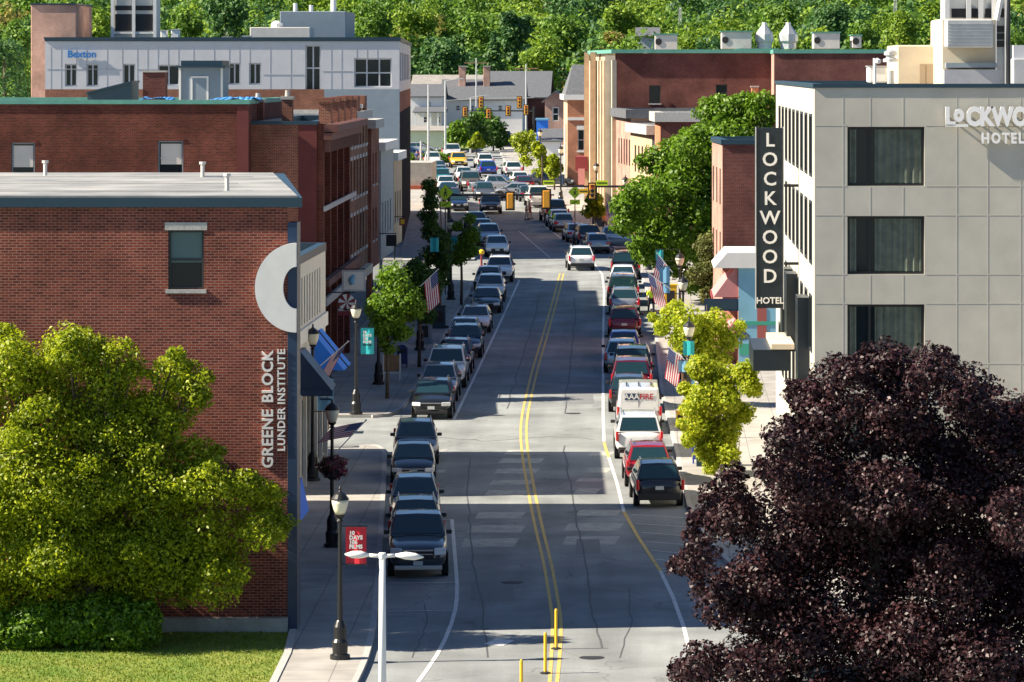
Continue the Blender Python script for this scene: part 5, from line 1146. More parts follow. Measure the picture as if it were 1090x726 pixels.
lampL = [
 (xp(362, tg(706)), tg(706), 'nearest black acorn street lamp, carrying the red banner', 5.0),
 (xp(353.5, tg(586)), tg(586), 'black acorn street lamp with the hanging flower basket', 5.15),
 (xp(333, tg(515)), tg(515), 'black acorn street lamp carrying the pale blue banner near the white building', 6.2),
 (xp(379, tg(444)), tg(444), 'black acorn street lamp with the teal banner in the second block', 5.2),
 (xp(403, tg(412)), tg(412), 'black acorn street lamp behind the left pavement tree', 5.0),
 (-12.2, 205, 'black acorn street lamp among the dark trees of the second block', 5.2), (-12.2, 222, 'black acorn street lamp beyond the dark trees on the left', 5.2), (-12.2, 238, 'black acorn street lamp at the end of the second block on the left', 5.2)]
for X, t, lab, h in lampL: lamp_at(t, X, lab, h)
for X, t, lab in ((2.0, 165, 'black acorn street lamp among the yellow-green leaves on the right'), (2.0, 190, 'black acorn street lamp behind the lime vested person'), (2.0, 207, 'black acorn street lamp under the edge of the big green tree'), (-7.6, 345, 'distant black acorn lamp left of the maroon awning'), (-10.6, 385, 'farthest black acorn lamp among the small right trees'), (-1.4, 290, 'black acorn street lamp beside the red signal on the right'), (-3.9, 312, 'black acorn lamp near the yellow pedestrian sign on the right')):
    lamp_at(t, X, lab)
def banner(X, t, px0, px1, py0, py1, m, lab, lines=None, stripe=None, tsz=None, offy=0.0):
    Y = t * K - .02; x0, x1, z0, z1 = xp(px0, t), xp(px1, t), zp(py1, t), zp(py0, t)
    r = thing('banner', (x0, Y, z0), lab, 'banner'); n = 6; m1 = MB()
    for i in range(n):
        a, b_ = x0 + (x1 - x0) * i / n, x0 + (x1 - x0) * (i + 1) / n; ya, yb = Y + .03 * math.sin(i * 1.1), Y + .03 * math.sin((i + 1) * 1.1)
        m1.hexa([(a, ya, z0), (b_, yb, z0), (b_, yb + .012, z0), (a, ya + .012, z0)], [(a, ya, z1), (b_, yb, z1), (b_, yb + .012, z1), (a, ya + .012, z1)])
    m1.build('cloth', M[m], r)
    for z in (z0 - .03, z1 + .03):
        m1 = MB(); m1.tube([(X, Y, z), (x1 + .03 if x1 > X else x0 - .03, Y, z)], .022, 6); m1.build('bracket', M['black'], r)
    if lines:
        s = tsz or (x1 - x0) * .26
        for i, tx in enumerate(lines): text('lettering', tx, s, face_cam((x0 + (x1 - x0) * .18, Y - .05, z1 - (z1 - z0) * (.16 + .125 * i) - offy)), M['white'], r, .006, .008, 1.0, 'LEFT')
    if stripe: m1 = MB(); m1.box(x0 + (x1 - x0) * .15, x1 - (x1 - x0) * .15, Y - .05, Y - .04, z0 + (z1 - z0) * .33, z0 + (z1 - z0) * .38); m1.build('stripe', M[stripe], r)
    return r
t = tg(706); banner(xp(362, t), t, 368, 390, 561, 600, 'red', 'red banner on the nearest left lamp post with white words', ['10', 'DAYS', '106', 'FILMS'])
t = tg(515); banner(xp(333, t), t, 338, 355, 403, 437, 'skyblue', 'pale blue banner on the lamp post near the white building', ['10', 'DAYS', '106', 'FILMS'], 'navy')
t = tg(444); banner(xp(379, t), t, 384, 398, 349, 377, 'teal', 'teal banner on the second block lamp post beside the tree', ['10', 'DAYS', '106', 'FILMS'], 'navytrim')
banner(-12.2, 212, 458, 467, 253, 268, 'teal', 'teal banner high in the dark trees on the left') ; banner(-12.2, 236, 480, 488, 252, 266, 'teal', 'teal banner beside the small left tree')
banner(2.0, 164, 735 - 8, 735 + 4, 363, 378, 'teal', 'upper teal banner in the yellow-green leaves'); banner(2.0, 163.5, 722, 733, 384, 396, 'skyblue', 'lower blue banner in the yellow-green leaves')
banner(2.0, 189, 702, 713, 284, 312, 'skyblue', 'blue banner beside the pair of flags on the right', None, 'navy'); banner(2.0, 206, 698, 706, 266, 277, 'teal', 'teal banner under the big green tree')
banner(-7.6, 344.5, 596, 601, 186, 196, 'navy', 'small navy banner on the distant right lamp')
# flags
def flag(lab, base, tip, length, hang, seed):
    """pole from base to tip; cloth 13 stripes falling from the outer half of the pole"""
    b_, tp = Vector(base), Vector(tip); r = thing('flag', base, lab, 'flag', 'flags on lamp posts'); m1 = MB(); m1.tube([b_, tp], .02, 6); m1.tube([tp, tp + (tp - b_).normalized() * .06], .035, 6); m1.build('pole', M['white'], r)
    d = (tp - b_).normalized(); s0 = tp - d * .05; fl = Vector(hang).normalized() * length; hoist = length * .60; nx = 14; rows = 13; rng = random.Random(seed)
    nrm = d.cross(fl).normalized(); P = {}
    for j in range(rows + 1):
        for i in range(nx + 1):
            u, v = i / nx, j / rows
            p = s0 - d * hoist * v + fl * u + nrm * (.07 * math.sin(u * 7 + v * 2 + seed) * u) + Vector((0, 0, -.10 * u * u)); P[i, j] = p
    for mname, mm, cond in (('stripes', [M['redflat'], M['flagwhite']], lambda i, j: not (i < nx * .42 and j < 7)), ('canton', [M['flagblue'], M['flagwhite']], lambda i, j: i < nx * .42 and j < 7)):
        m1 = MB()
        for j in range(rows):
            for i in range(nx):
                if cond(i, j):
                    m1.cur = (j % 2) if mname == 'stripes' else 0
                    m1.face([P[i, j], P[i + 1, j], P[i + 1, j + 1], P[i, j + 1]])
                    if mname == 'canton':
                        m1.cur = 1; c = (P[i, j] + P[i + 1, j] + P[i + 1, j + 1] + P[i, j + 1]) / 4; w = length / nx * .2
                        for sg_ in (1, -1): m1.face([c + nrm * .008 * sg_ + fl.normalized() * w, c + nrm * .008 * sg_ + d * w, c + nrm * .008 * sg_ - fl.normalized() * w, c + nrm * .008 * sg_ - d * w])
        m1.build(mname, mm, r, True)
    return r
def PA(px, py, t): return Vector(at(px, py, t))
t = tg(586); flag('striped flag spread low from the flower basket lamp post', PA(357, 482, t), PA(389, 448, t), 1.2, (-1, .1, -.12), 1)
t = tg(515) + .5; flag('striped flag drooping beside the blue awning lamp', PA(338, 392, t), PA(370, 364, t), 1.35, (-.55, .1, -1), 2)
flag('striped flag in the dark trees on the left', PA(447, 305, 190), PA(466, 287, 190), 1.5, (.1, .1, -1), 3)
flag('striped flag just above the other beside the blue banner', PA(716, 290, 192), PA(700, 270, 192), 1.5, (-.25, 0, -1), 4)
flag('striped flag just over the person in the lime vest', PA(714, 308, 187), PA(688, 289, 187), 1.45, (.25, 0, -1), 5)
flag('striped flag hanging against the yellow-green tree', PA(735, 388, 164), PA(711, 369, 164), 1.25, (-.15, 0, -1), 6)
flag('striped flag near the far red signal', PA(652, 240, 292), PA(646, 212, 292), 1.3, (-.1, 0, -1), 7)
# hanging basket
t = tg(586); X, Y, Z = at(354, 497, t); hb = thing('hanging_basket', (X, Y, Z), 'round hanging basket of dark red flowers on the left lamp post', 'flower basket')
m1 = MB(); m1.lathe((X, Y - .05, Z - .45), [(.1, 0), (.28, .15), (.36, .4)], 12); m1.build('pot', M['dark'], hb)
def leaves(name, m, parent, centers, n, size, seed, flat=.0, shell=.55, tagd=None, sag=0.0):
    """many small leaf faces spread through ellipsoids: centers = [(c,(rx,ry,rz),weight)]"""
    rg = np.random.default_rng(seed); wt = np.array([c[2] for c in centers], float); wt /= wt.sum(); idx = rg.choice(len(centers), n, p=wt)
    Cc = np.array([c[0] for c in centers])[idx]; Rr = np.array([c[1] for c in centers])[idx]
    d = rg.normal(size=(n, 3)); d /= np.linalg.norm(d, axis=1)[:, None]
    rad = shell + (1 - shell) * rg.random(n) ** .6; lump = 1 + .16 * np.sin(d[:, 0] * 5 + idx) * np.cos(d[:, 2] * 6 + idx * 2)
    P = Cc + d * Rr * (rad * lump)[:, None]
    nrm = d * .7 + rg.normal(size=(n, 3)) * .6 + np.array([-.1, 0, .35]); nrm /= np.linalg.norm(nrm, axis=1)[:, None]
    a = np.cross(nrm, rg.normal(size=(n, 3))); a /= np.linalg.norm(a, axis=1)[:, None]; b_ = np.cross(nrm, a)
    s = size * (.6 + .8 * rg.random(n))[:, None]
    bend = nrm * s * .22
    V = np.stack([P - a * s, P - b_ * s * .62 + bend, P + a * s * 1.1, P + b_ * s * .62 + bend], 1).reshape(-1, 3)
    me = bpy.data.meshes.new(name); me.vertices.add(4 * n); me.vertices.foreach_set('co', V.ravel().astype(np.float32))
    me.loops.add(4 * n); me.loops.foreach_set('vertex_index', np.arange(4 * n, dtype=np.int32)); me.polygons.add(n)
    me.polygons.foreach_set('loop_start', np.arange(0, 4 * n, 4, dtype=np.int32)); me.materials.append(m); me.update(); me.validate()
    o = bpy.data.objects.new(name, me); C.objects.link(o); parent_to(o, parent)
    if tagd: tag(o, *tagd)
    return o
leaves('flowers', leafmat('basket_flower', (.05, .06, .02), (.35, .02, .10), .2), hb, [((X, Y, Z), (.55, .5, .42), 1)], 900, .06, 5)
m1 = MB(); m1.tube([(X, Y, Z + .3), (X - .02, Y + .02, Z + 1.0)], .02, 6); m1.build('chain', M['black'], hb)
# modern white double-arm light in front
t = 100; X = xp(407, t); Zt = zp(590, t); r = thing('double_arm_light', (X, t * K, zg(t)), 'tall white pole light with two flat white heads in the foreground', 'street light')
m1 = MB(); m1.tube([(X, t * K, zg(t)), (X, t * K, Zt)], [.115, .085], 14); m1.build('pole', M['white'], r, True)
for s, px, py in ((-1, 367, 590), (1, 451, 594)):
    e = Vector(at(px, py, t)); a_ = Vector((X + s * .35, t * K, Zt - .03)); m1 = MB(); m1.tube([(X, t * K, Zt - .05), a_], .05, 8); arm = m1.build('arm', M['white'], r, True)
    m1 = MB(); m1.tube([a_, a_ * .65 + e * .35 + Vector((0, 0, .01)), a_ * .3 + e * .7, e], [.05, .13, .12, .02], 10); hd = m1.build('lamp_head', M['white'], r, True); hd.scale = (1, 1, 1)
    for v in hd.data.vertices: v.co.z = Zt + (v.co.z - Zt) * .8
m1 = MB(); m1.lathe((X, t * K, Zt), [(.10, -.12), (.11, .0), (.09, .04)], 12); m1.build('cap', M['white'], r)
# flexible yellow posts
for (px, pb, pt, lab) in ((592, 691, 648, 'yellow flexible post farthest up the centre line'), (580.5, 717, 673, 'middle yellow flexible post on the centre line'), (555, 745, 702, 'yellow flexible post cut by the bottom edge of the picture')):
    X, Y, Z = g(px, pb); h = zp(pt, tg(pb)) - Z; r = thing('flexible_post', (X, Y, Z), lab, 'bollard', 'yellow flexible posts'); m1 = MB(); m1.lathe((X, Y, Z), [(.045, .03), (.045, h - .05), (.03, h)], 10); m1.build('post', M['yellow'], r)
    m1 = MB(); m1.lathe((X, Y, Z), [(.16, .009), (.16, .03), (.07, .06)], 12); m1.build('base', M['plastic'], r)
# mail boxes and bins
def mailbox(px, py, m, lab, w=.55, h=1.25, cat='mailbox'):
    X, Y, Z = g(px, py, .13); r = thing('mailbox', (X, Y, Z), lab, cat); m1 = MB()
    prof = [(-w / 2, .18), (w / 2, .18), (w / 2, h * .78)] + [(w / 2 * math.cos(a), h * .78 + w / 2 * .8 * math.sin(a)) for a in [math.pi * k / 8 for k in range(1, 8)]] + [(-w / 2, h * .78)]
    m1.hexa([(X + a, Y, Z + b_) for a, b_ in prof], [(X + a, Y + .5, Z + b_) for a, b_ in prof]); fixn(m1.build('body', M[m], r))
    for sx in (-1, 1):
        for yy in (.05, .45): m1 = MB(); m1.box(X + sx * w * .42 - .03, X + sx * w * .42 + .03, Y + yy - .03, Y + yy + .03, Z, Z + .178); m1.build('leg', M[m], r)
    m1 = MB(); m1.box(X - w * .36, X + w * .36, Y - .03, Y - .003, Z + h * .62, Z + h * .76); m1.build('slot', M['dark'], r); return r
def cabinet(name, px, py, w, h, d, m, m2, lab, cat):
    X, Y, Z = g(px, py, .13); r = thing(name, (X, Y, Z), lab, cat); m1 = MB(); m1.box(X - w / 2, X + w / 2, Y, Y + d, Z, Z + h); bevel(m1.build('body', M[m], r), .02)
    m1 = MB(); m1.box(X - w / 2 - .03, X + w / 2 + .03, Y - .03, Y + d + .03, Z + h + .003, Z + h + .06); m1.build('lid', M[m2], r); m1 = MB(); m1.box(X - w * .32, X + w * .32, Y - .02, Y - .003, Z + h * .3, Z + h * .8); m1.build('front_panel', M['dark'], r); return r
mailbox(331, 480, 'mailbox', 'left one of two dark blue mailboxes by the side street'); mailbox(341, 480, 'binblue', 'right one of two blue mailboxes by the side street')
mailbox(428, 394, 'mailbox', 'dark blue mailbox behind the left pavement tree'); mailbox(744, 497, 'binblue', 'blue mailbox by the purple tree on the right pavement')
cabinet('litter_bin', 451, 369, .8, 1.3, .7, 'grey' if 'grey' in M else 'greypaint', 'dark', 'dark grey litter bin in the shade of the left trees', 'bin')
cabinet('litter_bin', 467, 352, .75, 1.25, .7, 'navytrim', 'dark', 'dark box bin farther along the left pavement', 'bin')
cabinet('litter_bin', 749, 500, .6, 1.25, .6, 'navytrim', 'black', 'dark bin beside the blue mailbox under the yellow-green tree', 'bin')
cabinet('newspaper_box', 714, 334, .75, 1.6, .7, 'yellow', 'yellow', 'yellow newspaper box under the blue banner', 'newspaper box')
cabinet('newspaper_box', 724, 455, .35, .55, .4, 'yellow', 'orange', 'small yellow box at the foot of the yellow-green tree', 'newspaper box')
cabinet('newspaper_box', 731, 412, .5, 1.0, .5, 'wood', 'orange', 'brown newspaper box half hidden in the yellow-green leaves', 'newspaper box')
cabinet('newspaper_box', 735, 412, .4, 1.0, .5, 'skyblue', 'white', 'light blue newspaper box half hidden in the yellow-green leaves', 'newspaper box')
cabinet('information_panel', 636, 243, .9, 1.7, .3, 'navy', 'navy', 'dark blue information panel on the far right pavement', 'panel')
cabinet('planter', 325, 462, 2.0, 1.0, 1.0, 'wood', 'white', 'pale wooden planter hut on the lit side street corner', 'planter')
X, Y, Z = g(417, 408, .13); r = thing('sandwich_board', (X, Y, Z), 'white-framed sandwich board on the left pavement', 'sign board')
for s in (-1, 1):
    m1 = MB(); m1.tube([(X - .42, Y + s * .3, Z), (X - .42, Y + s * .04, Z + 1.35)], .035, 6); m1.tube([(X + .42, Y + s * .3, Z), (X + .42, Y + s * .04, Z + 1.35)], .035, 6); m1.tube([(X - .42, Y + s * .2, Z + .4), (X + .42, Y + s * .2, Z + .4)], .03, 6); m1.build('frame', M['white'], r)
    m1 = MB(); m1.hexa([(X - .38, Y + s * .2, Z + .5), (X + .38, Y + s * .2, Z + .5), (X + .38, Y + s * .2 + .02, Z + .5), (X - .38, Y + s * .2 + .02, Z + .5)], [(X - .38, Y + s * .05, Z + 1.3), (X + .38, Y + s * .05, Z + 1.3), (X + .38, Y + s * .05 + .02, Z + 1.3), (X - .38, Y + s * .05 + .02, Z + 1.3)]); m1.build('panel', M['wood'], r)
X, Y, Z = g(512.5, 287, .13); r = thing('crossing_post', (X, Y, Z), 'maroon post with a yellow head at the sunny kerb corner', 'post'); m1 = MB(); m1.lathe((X, Y, Z), [(.18, 0), (.18, .15), (.08, .2), (.07, .95)], 12); m1.build('base', M['maroon'], r); m1 = MB(); m1.lathe((X, Y, Z), [(.15, .96), (.22, 1.05), (.2, 1.2), (.04, 1.3)], 12); m1.build('head', M['yellow'], r)
# signs projecting over the left pavement
def hang_sign(px0, px1, py0, py1, t, lab, fm, pm_, shape='box', xw=-16.3, extra=None):
    x0, x1, z0, z1 = xp(px0, t), xp(px1, t), zp(py1, t), zp(py0, t); r = thing('hanging_sign', (xw, t * K, z0), lab, 'sign')
    if shape == 'box':
        m1 = MB(); m1.box(x0, x1, t * K, t * K + .12, z0, z1); m1.build('frame', M[fm], r); m1 = MB(); m1.box(x0 + .09, x1 - .09, t * K - .012, t * K - .002, z0 + .09, z1 - .09); m1.build('panel', M[pm_], r)
    else:
        xc, zc = (x0 + x1) / 2, z1 - (x1 - x0) / 2; rr = (x1 - x0) / 2; m1 = MB(); m1.cur = 0
        for k in range(12):
            a, b_ = 2 * math.pi * k / 12, 2 * math.pi * (k + 1) / 12; m1.cur = k % 2; m1.hexa([(xc, t * K, zc), (xc + rr * math.cos(a), t * K, zc + rr * math.sin(a)), (xc + rr * math.cos(b_), t * K, zc + rr * math.sin(b_))], [(xc, t * K + .1, zc), (xc + rr * math.cos(a), t * K + .1, zc + rr * math.sin(a)), (xc + rr * math.cos(b_), t * K + .1, zc + rr * math.sin(b_))])
        m1.build('swirl_disc', [M['maroon'], M['white']], r); m1 = MB(); m1.box(x0, x1, t * K, t * K + .1, z0, zc - rr * .75); m1.build('name_panel', M['siding'], r); m1 = MB(); m1.box(x0 - .02, x1 + .02, t * K - .01, t * K + .11, z0 - .22, z0 - .003); m1.build('lower_panel', M['maroon'], r)
    m1 = MB(); m1.tube([(xw, t * K + .06, z1 + .08), (x1, t * K + .06, z1 + .08)], .03, 6); m1.build('bracket', M['black'], r); return r
r = hang_sign(364, 389, 288, 310, 190, 'pale square hanging sign with a small blue figure on the ornate facade', 'siding', 'white')
t = 190; m1 = MB(); m1.tube([(xp(375, t), t * K - .03, zp(303, t)), (xp(374, t), t * K - .03, zp(298, t)), (xp(377, t), t * K - .03, zp(293, t))], [.12, .16, .09], 8); m1.build('figure', M['skyblue'], r)
hang_sign(360, 378, 313, 331, 184, 'round red and white swirled hanging sign with a pale name panel', 'maroon', 'white', 'disc')
hang_sign(411, 422, 250, 262, 232, 'dark framed hanging sign farther along the left facades', 'black', 'sign_black'); hang_sign(425, 432, 232, 240, 246, 'small orange-yellow glowing-coloured shop sign on the left', 'maroon', 'yellow')
hang_sign(750, 786, 318, 331, 196, 'dark blue shop sign on a long bracket beside the mural shop', 'navy', 'navytrim', xw=5.0)
# traffic signals
def sig_head(parent_lab, px, py, t, back, lab, h=1.0, w=.42, grp='hanging traffic signals', red=False):
    X, Y, Z = at(px, py, t); r = thing('traffic_signal', (X, Y, Z), lab, 'traffic signal', grp)
    m1 = MB(); m1.box(X - w / 2, X + w / 2, Y - .12, Y + .12, Z - h / 2, Z + h / 2); bevel(m1.build('housing', M['orange'], r), .03)
    m1 = MB(); m1.box(X - w / 2 - .1, X + w / 2 + .1, Y + .13 if not back else Y + .13, Y + .15, Z - h / 2 - .1, Z + h / 2 + .1); m1.build('backplate', M['black'], r)
    if not back:
        for k, mm in enumerate(('tail', 'dark', 'dark')):
            zc = Z + h * .31 - k * h * .31; m1 = MB(); m1.tube([(X, Y - .14, zc), (X, Y - .121, zc)], .12, 12); m1.build('lens', M[mm], r)
            m1 = MB(); m1.hexa([(X - .14, Y - .30, zc + .08), (X + .14, Y - .30, zc + .08), (X + .15, Y - .122, zc + .09), (X - .15, Y - .122, zc + .09)], [(X - .12, Y - .30, zc + .12), (X + .12, Y - .30, zc + .12), (X + .13, Y - .122, zc + .15), (X - .13, Y - .122, zc + .15)]); m1.build('visor', M['dark'], r)
    else: m1 = MB(); m1.box(X - w / 2 + .05, X + w / 2 - .05, Y - .14, Y - .122, Z - h / 2 + .06, Z + h / 2 - .06); m1.build('rear_panel', M['orange'], r)
    m1 = MB(); m1.tube([(X, Y, Z + h / 2 - .02), (X, Y, Z + h / 2 + .15)], .03, 6); m1.build('hanger', M['black'], r)
    return r
def mast(X, t, zarm, xend, lab, m='black'):
    z = zg(t); r = thing('signal_mast', (X, t * K, z), lab, 'signal pole'); m1 = MB(); m1.tube([(X, t * K, z), (X, t * K, zarm + .5)], [.16, .11], 10); m1.build('pole', M[m], r)
    m1 = MB(); m1.tube([(X, t * K, zarm), (xend, t * K, zarm)], [.10, .05], 8); m1.build('arm', M[m], r); m1 = MB(); m1.lathe((X, t * K, z), [(.3, 0), (.3, .15), (.18, .3)], 12); m1.build('base', M[m], r); return r
mast(xp(478, 250), 250, zp(207.5, 250), xp(590, 250), 'black signal pole with a long arm reaching over the left lanes')
sig_head('', 543, 214, 249.7, True, 'left one of two signals seen from behind on the long arm', 1.05, .42); sig_head('', 581.5, 212, 249.7, True, 'right one of two signals seen from behind on the long arm', 1.15, .45)
mast(.35, 263, zp(198.5, 263), xp(592, 263), 'black signal pole behind the big tree with its arm over the right lanes')
sig_head('', 630.5, 203.5, 262.6, False, 'orange signal showing red on the right arm', 1.0, .40)
def plate(name, px0, px1, py0, py1, t, m, lab, body=None, tm='black', cat='sign', pole=None):
    x0, x1, z0, z1 = xp(px0, t), xp(px1, t), zp(py1, t), zp(py0, t); r = thing(name, (x0, t * K, z0), lab, cat); m1 = MB(); m1.box(x0, x1, t * K - .03, t * K, z0, z1); m1.build('panel', M[m], r)
    m1 = MB(); m1.tube([((x0 + x1) / 2, t * K + .03, z0 if pole is None else zg(t)), ((x0 + x1) / 2, t * K + .03, z1)], .03, 6); m1.build('support', M['steel'], r)
    m1 = MB(); m1.box(x0 + .06, x1 - .06, t * K - .04, t * K - .032, (z0 + z1) / 2 - .04, (z0 + z1) / 2 + .04); m1.build('legend', M[tm], r) if body is None else text('lettering', body, (z1 - z0) * .6, face_cam(((x0 + x1) / 2, t * K - .04, (z0 + z1) / 2)), M[tm], r, .004, .005)
    return r
plate('street_sign', 578, 590, 192, 197, 262.6, 'lime', 'lime green street sign at the left end of the right signal arm'); plate('street_sign', 634.5, 647, 192, 197.5, 262.6, 'lime', 'lime green street sign right of the red signal')
plate('street_sign', 616, 626, 201, 206, 262.5, 'yellow', 'yellow plate hanging left of the red signal')
def ped_sign(px, py, t, lab, X):
    Xc, Y, Z = at(px, py, t); r = thing('crossing_sign', (Xc, Y, zg(t) + .13), lab, 'crossing sign', 'lime pedestrian crossing signs'); s = .52
    m1 = MB(); m1.hexa([(Xc - s, Y, Z), (Xc, Y, Z - s), (Xc + s, Y, Z), (Xc, Y, Z + s)], [(Xc - s, Y + .03, Z), (Xc, Y + .03, Z - s), (Xc + s, Y + .03, Z), (Xc, Y + .03, Z + s)]); fixn(m1.build('diamond', M['lime'], r))
    m1 = MB(); m1.tube([(Xc - .08, Y - .012, Z - .24), (Xc, Y - .012, Z), (Xc + .02, Y - .012, Z + .12)], .03, 6); m1.tube([(Xc, Y - .012, Z), (Xc + .12, Y - .012, Z - .24)], .03, 6); m1.tube([(Xc - .12, Y - .012, Z - .02), (Xc + .14, Y - .012, Z + .04)], .025, 6); m1.tube([(Xc + .02, Y - .012, Z + .15), (Xc + .02, Y - .012, Z + .24)], .05, 8); m1.build('walking_figure', M['black'], r)
    m1 = MB(); m1.box(Xc - .38, Xc + .38, Y, Y + .03, Z - s - .42, Z - s - .06); m1.build('arrow_plate', M['lime'], r); m1 = MB(); m1.tube([(Xc + .2, Y - .01, Z - s - .14), (Xc - .2, Y - .01, Z - s - .34)], .03, 6); m1.build('arrow', M['black'], r)
    m1 = MB(); m1.tube([(Xc, Y + .05, zg(t)), (Xc, Y + .05, Z + s)], .04, 6); m1.build('post', M['black'], r)
ped_sign(474, 205, 242, 'lime diamond pedestrian sign on the left beside the long signal arm', 0); ped_sign(612, 204.5, 285, 'lime diamond pedestrian sign on the right pavement', 0)
mast(xp(568, 440), 440, zp(118, 440), xp(497, 440), 'far dark signal pole at the end of the street')
for px, py, t, lab in ((495, 119, 439.6, 'leftmost far orange signal on the distant arm'), (520, 121, 439.6, 'far orange signal second from the left on the distant arm'), (541, 118, 439.6, 'far orange signal third from the left on the distant arm'), (560, 117, 439.6, 'far orange signal next to the distant pole')): sig_head('', px, py, t, False, lab, 1.05, .45, 'far signals')
sw = thing('span_wire', at(505, 106, 455), 'thin wire between pale poles at the end of the street', 'wire'); m1 = MB(); m1.tube([PA(474, 107, 455), PA(512, 105, 455), PA(568, 104, 455)], .04, 5); m1.build('wire', M['steel'], sw)
for px, lab in ((512, 'left signal on the far span wire'), (553, 'right signal on the far span wire')): sig_head('', px, 109, 454.6, False, lab, 1.3, .45, 'span wire signals')
for px, pb, ptp, t, lab, arm in ((474, 172, 86, 430, 'tall pale pole left of the round green bush', 1), (501, 165, 104, 450, 'short pale lamp pole before the green bush', 1), (456, 190, 90, 395, 'thin grey pole at the far left pavement', 0), (560, 150, 68, 500, 'tall utility pole before the church', 2), (507, 150, 62, 505, 'utility pole above the white houses', 2), (602, 190, 132, 375, 'pale post by the orange brick building', 0), (448, 205, 150, 380, 'thin white pole near the canopy', 0)):
    X, Y, Z = at(px, ptp, t); r = thing('utility_pole', (X, Y, zg(t)), lab, 'pole'); m1 = MB(); m1.tube([(X, Y, zg(t)), (X, Y, Z)], [.14, .09], 8); m1.build('pole', M['steel'], r)
    if arm == 1: m1 = MB(); m1.tube([(X, Y, Z), (X + 1.5, Y, Z + .25)], .05, 6); m1.build('arm', M['steel'], r); m1 = MB(); m1.box(X + 1.3, X + 2.1, Y - .15, Y + .15, Z + .18, Z + .32); m1.build('lamp_head', M['steel'], r)
    if arm == 2: m1 = MB(); m1.box(X - 1.6, X + 1.6, Y - .06, Y + .06, Z - .7, Z - .55); m1.build('crossarm', M['wood'], r)
for px, t, lab in ((953, 620, 'left lattice mast rising from the wooded hill'), (724, 640, 'thin mast on the wooded hill in the middle')):
    X = xp(px, t); r = thing('radio_mast', (X, t * K, zg(t)), lab, 'mast'); h = zp(-20 if px > 900 else 8, t); m1 = MB()
    for a in ((-.4, 0), (.4, 0), (0, .6)): m1.tube([(X + a[0], t * K + a[1], zg(t)), (X + a[0] * .4, t * K + a[1] * .4, h)], .06, 5)
    for k in range(14): z0 = zg(t) + (h - zg(t)) * k / 14; z1_ = zg(t) + (h - zg(t)) * (k + 1) / 14; f = 1 - .6 * k / 14; m1.tube([(X - .4 * f, t * K, z0), (X + .4 * f, t * K, z1_)], .04, 4)
    m1.build('lattice', M['steel'], r)

# ================================================================ PEOPLE
def skin(name, pts, edges, m, parent, sub=1):
    me = bpy.data.meshes.new(name); me.from_pydata([p[:3] for p in pts], edges, []); me.materials.append(m)
    o = bpy.data.objects.new(name, me); C.objects.link(o); o.modifiers.new('skin', 'SKIN'); me = o.data
    if not me.skin_vertices: 
        pass
    for i, sv in enumerate(me.skin_vertices[0].data): sv.radius = (pts[i][3], pts[i][4] if len(pts[i]) > 4 else pts[i][3]); sv.use_root = (i == 0)
    s = o.modifiers.new('sub', 'SUBSURF'); s.levels = sub; s.render_levels = sub
    dg = bpy.context.evaluated_depsgraph_get(); dg.update(); me2 = bpy.data.meshes.new_from_object(o.evaluated_get(dg))
    bpy.data.objects.remove(o); me2.polygons.foreach_set('use_smooth', [True] * len(me2.polygons)); me2.materials.clear(); me2.materials.append(m)
    o = bpy.data.objects.new(name, me2); C.objects.link(o); o.parent = parent; WM[o.name] = Matrix.Identity(4); return o
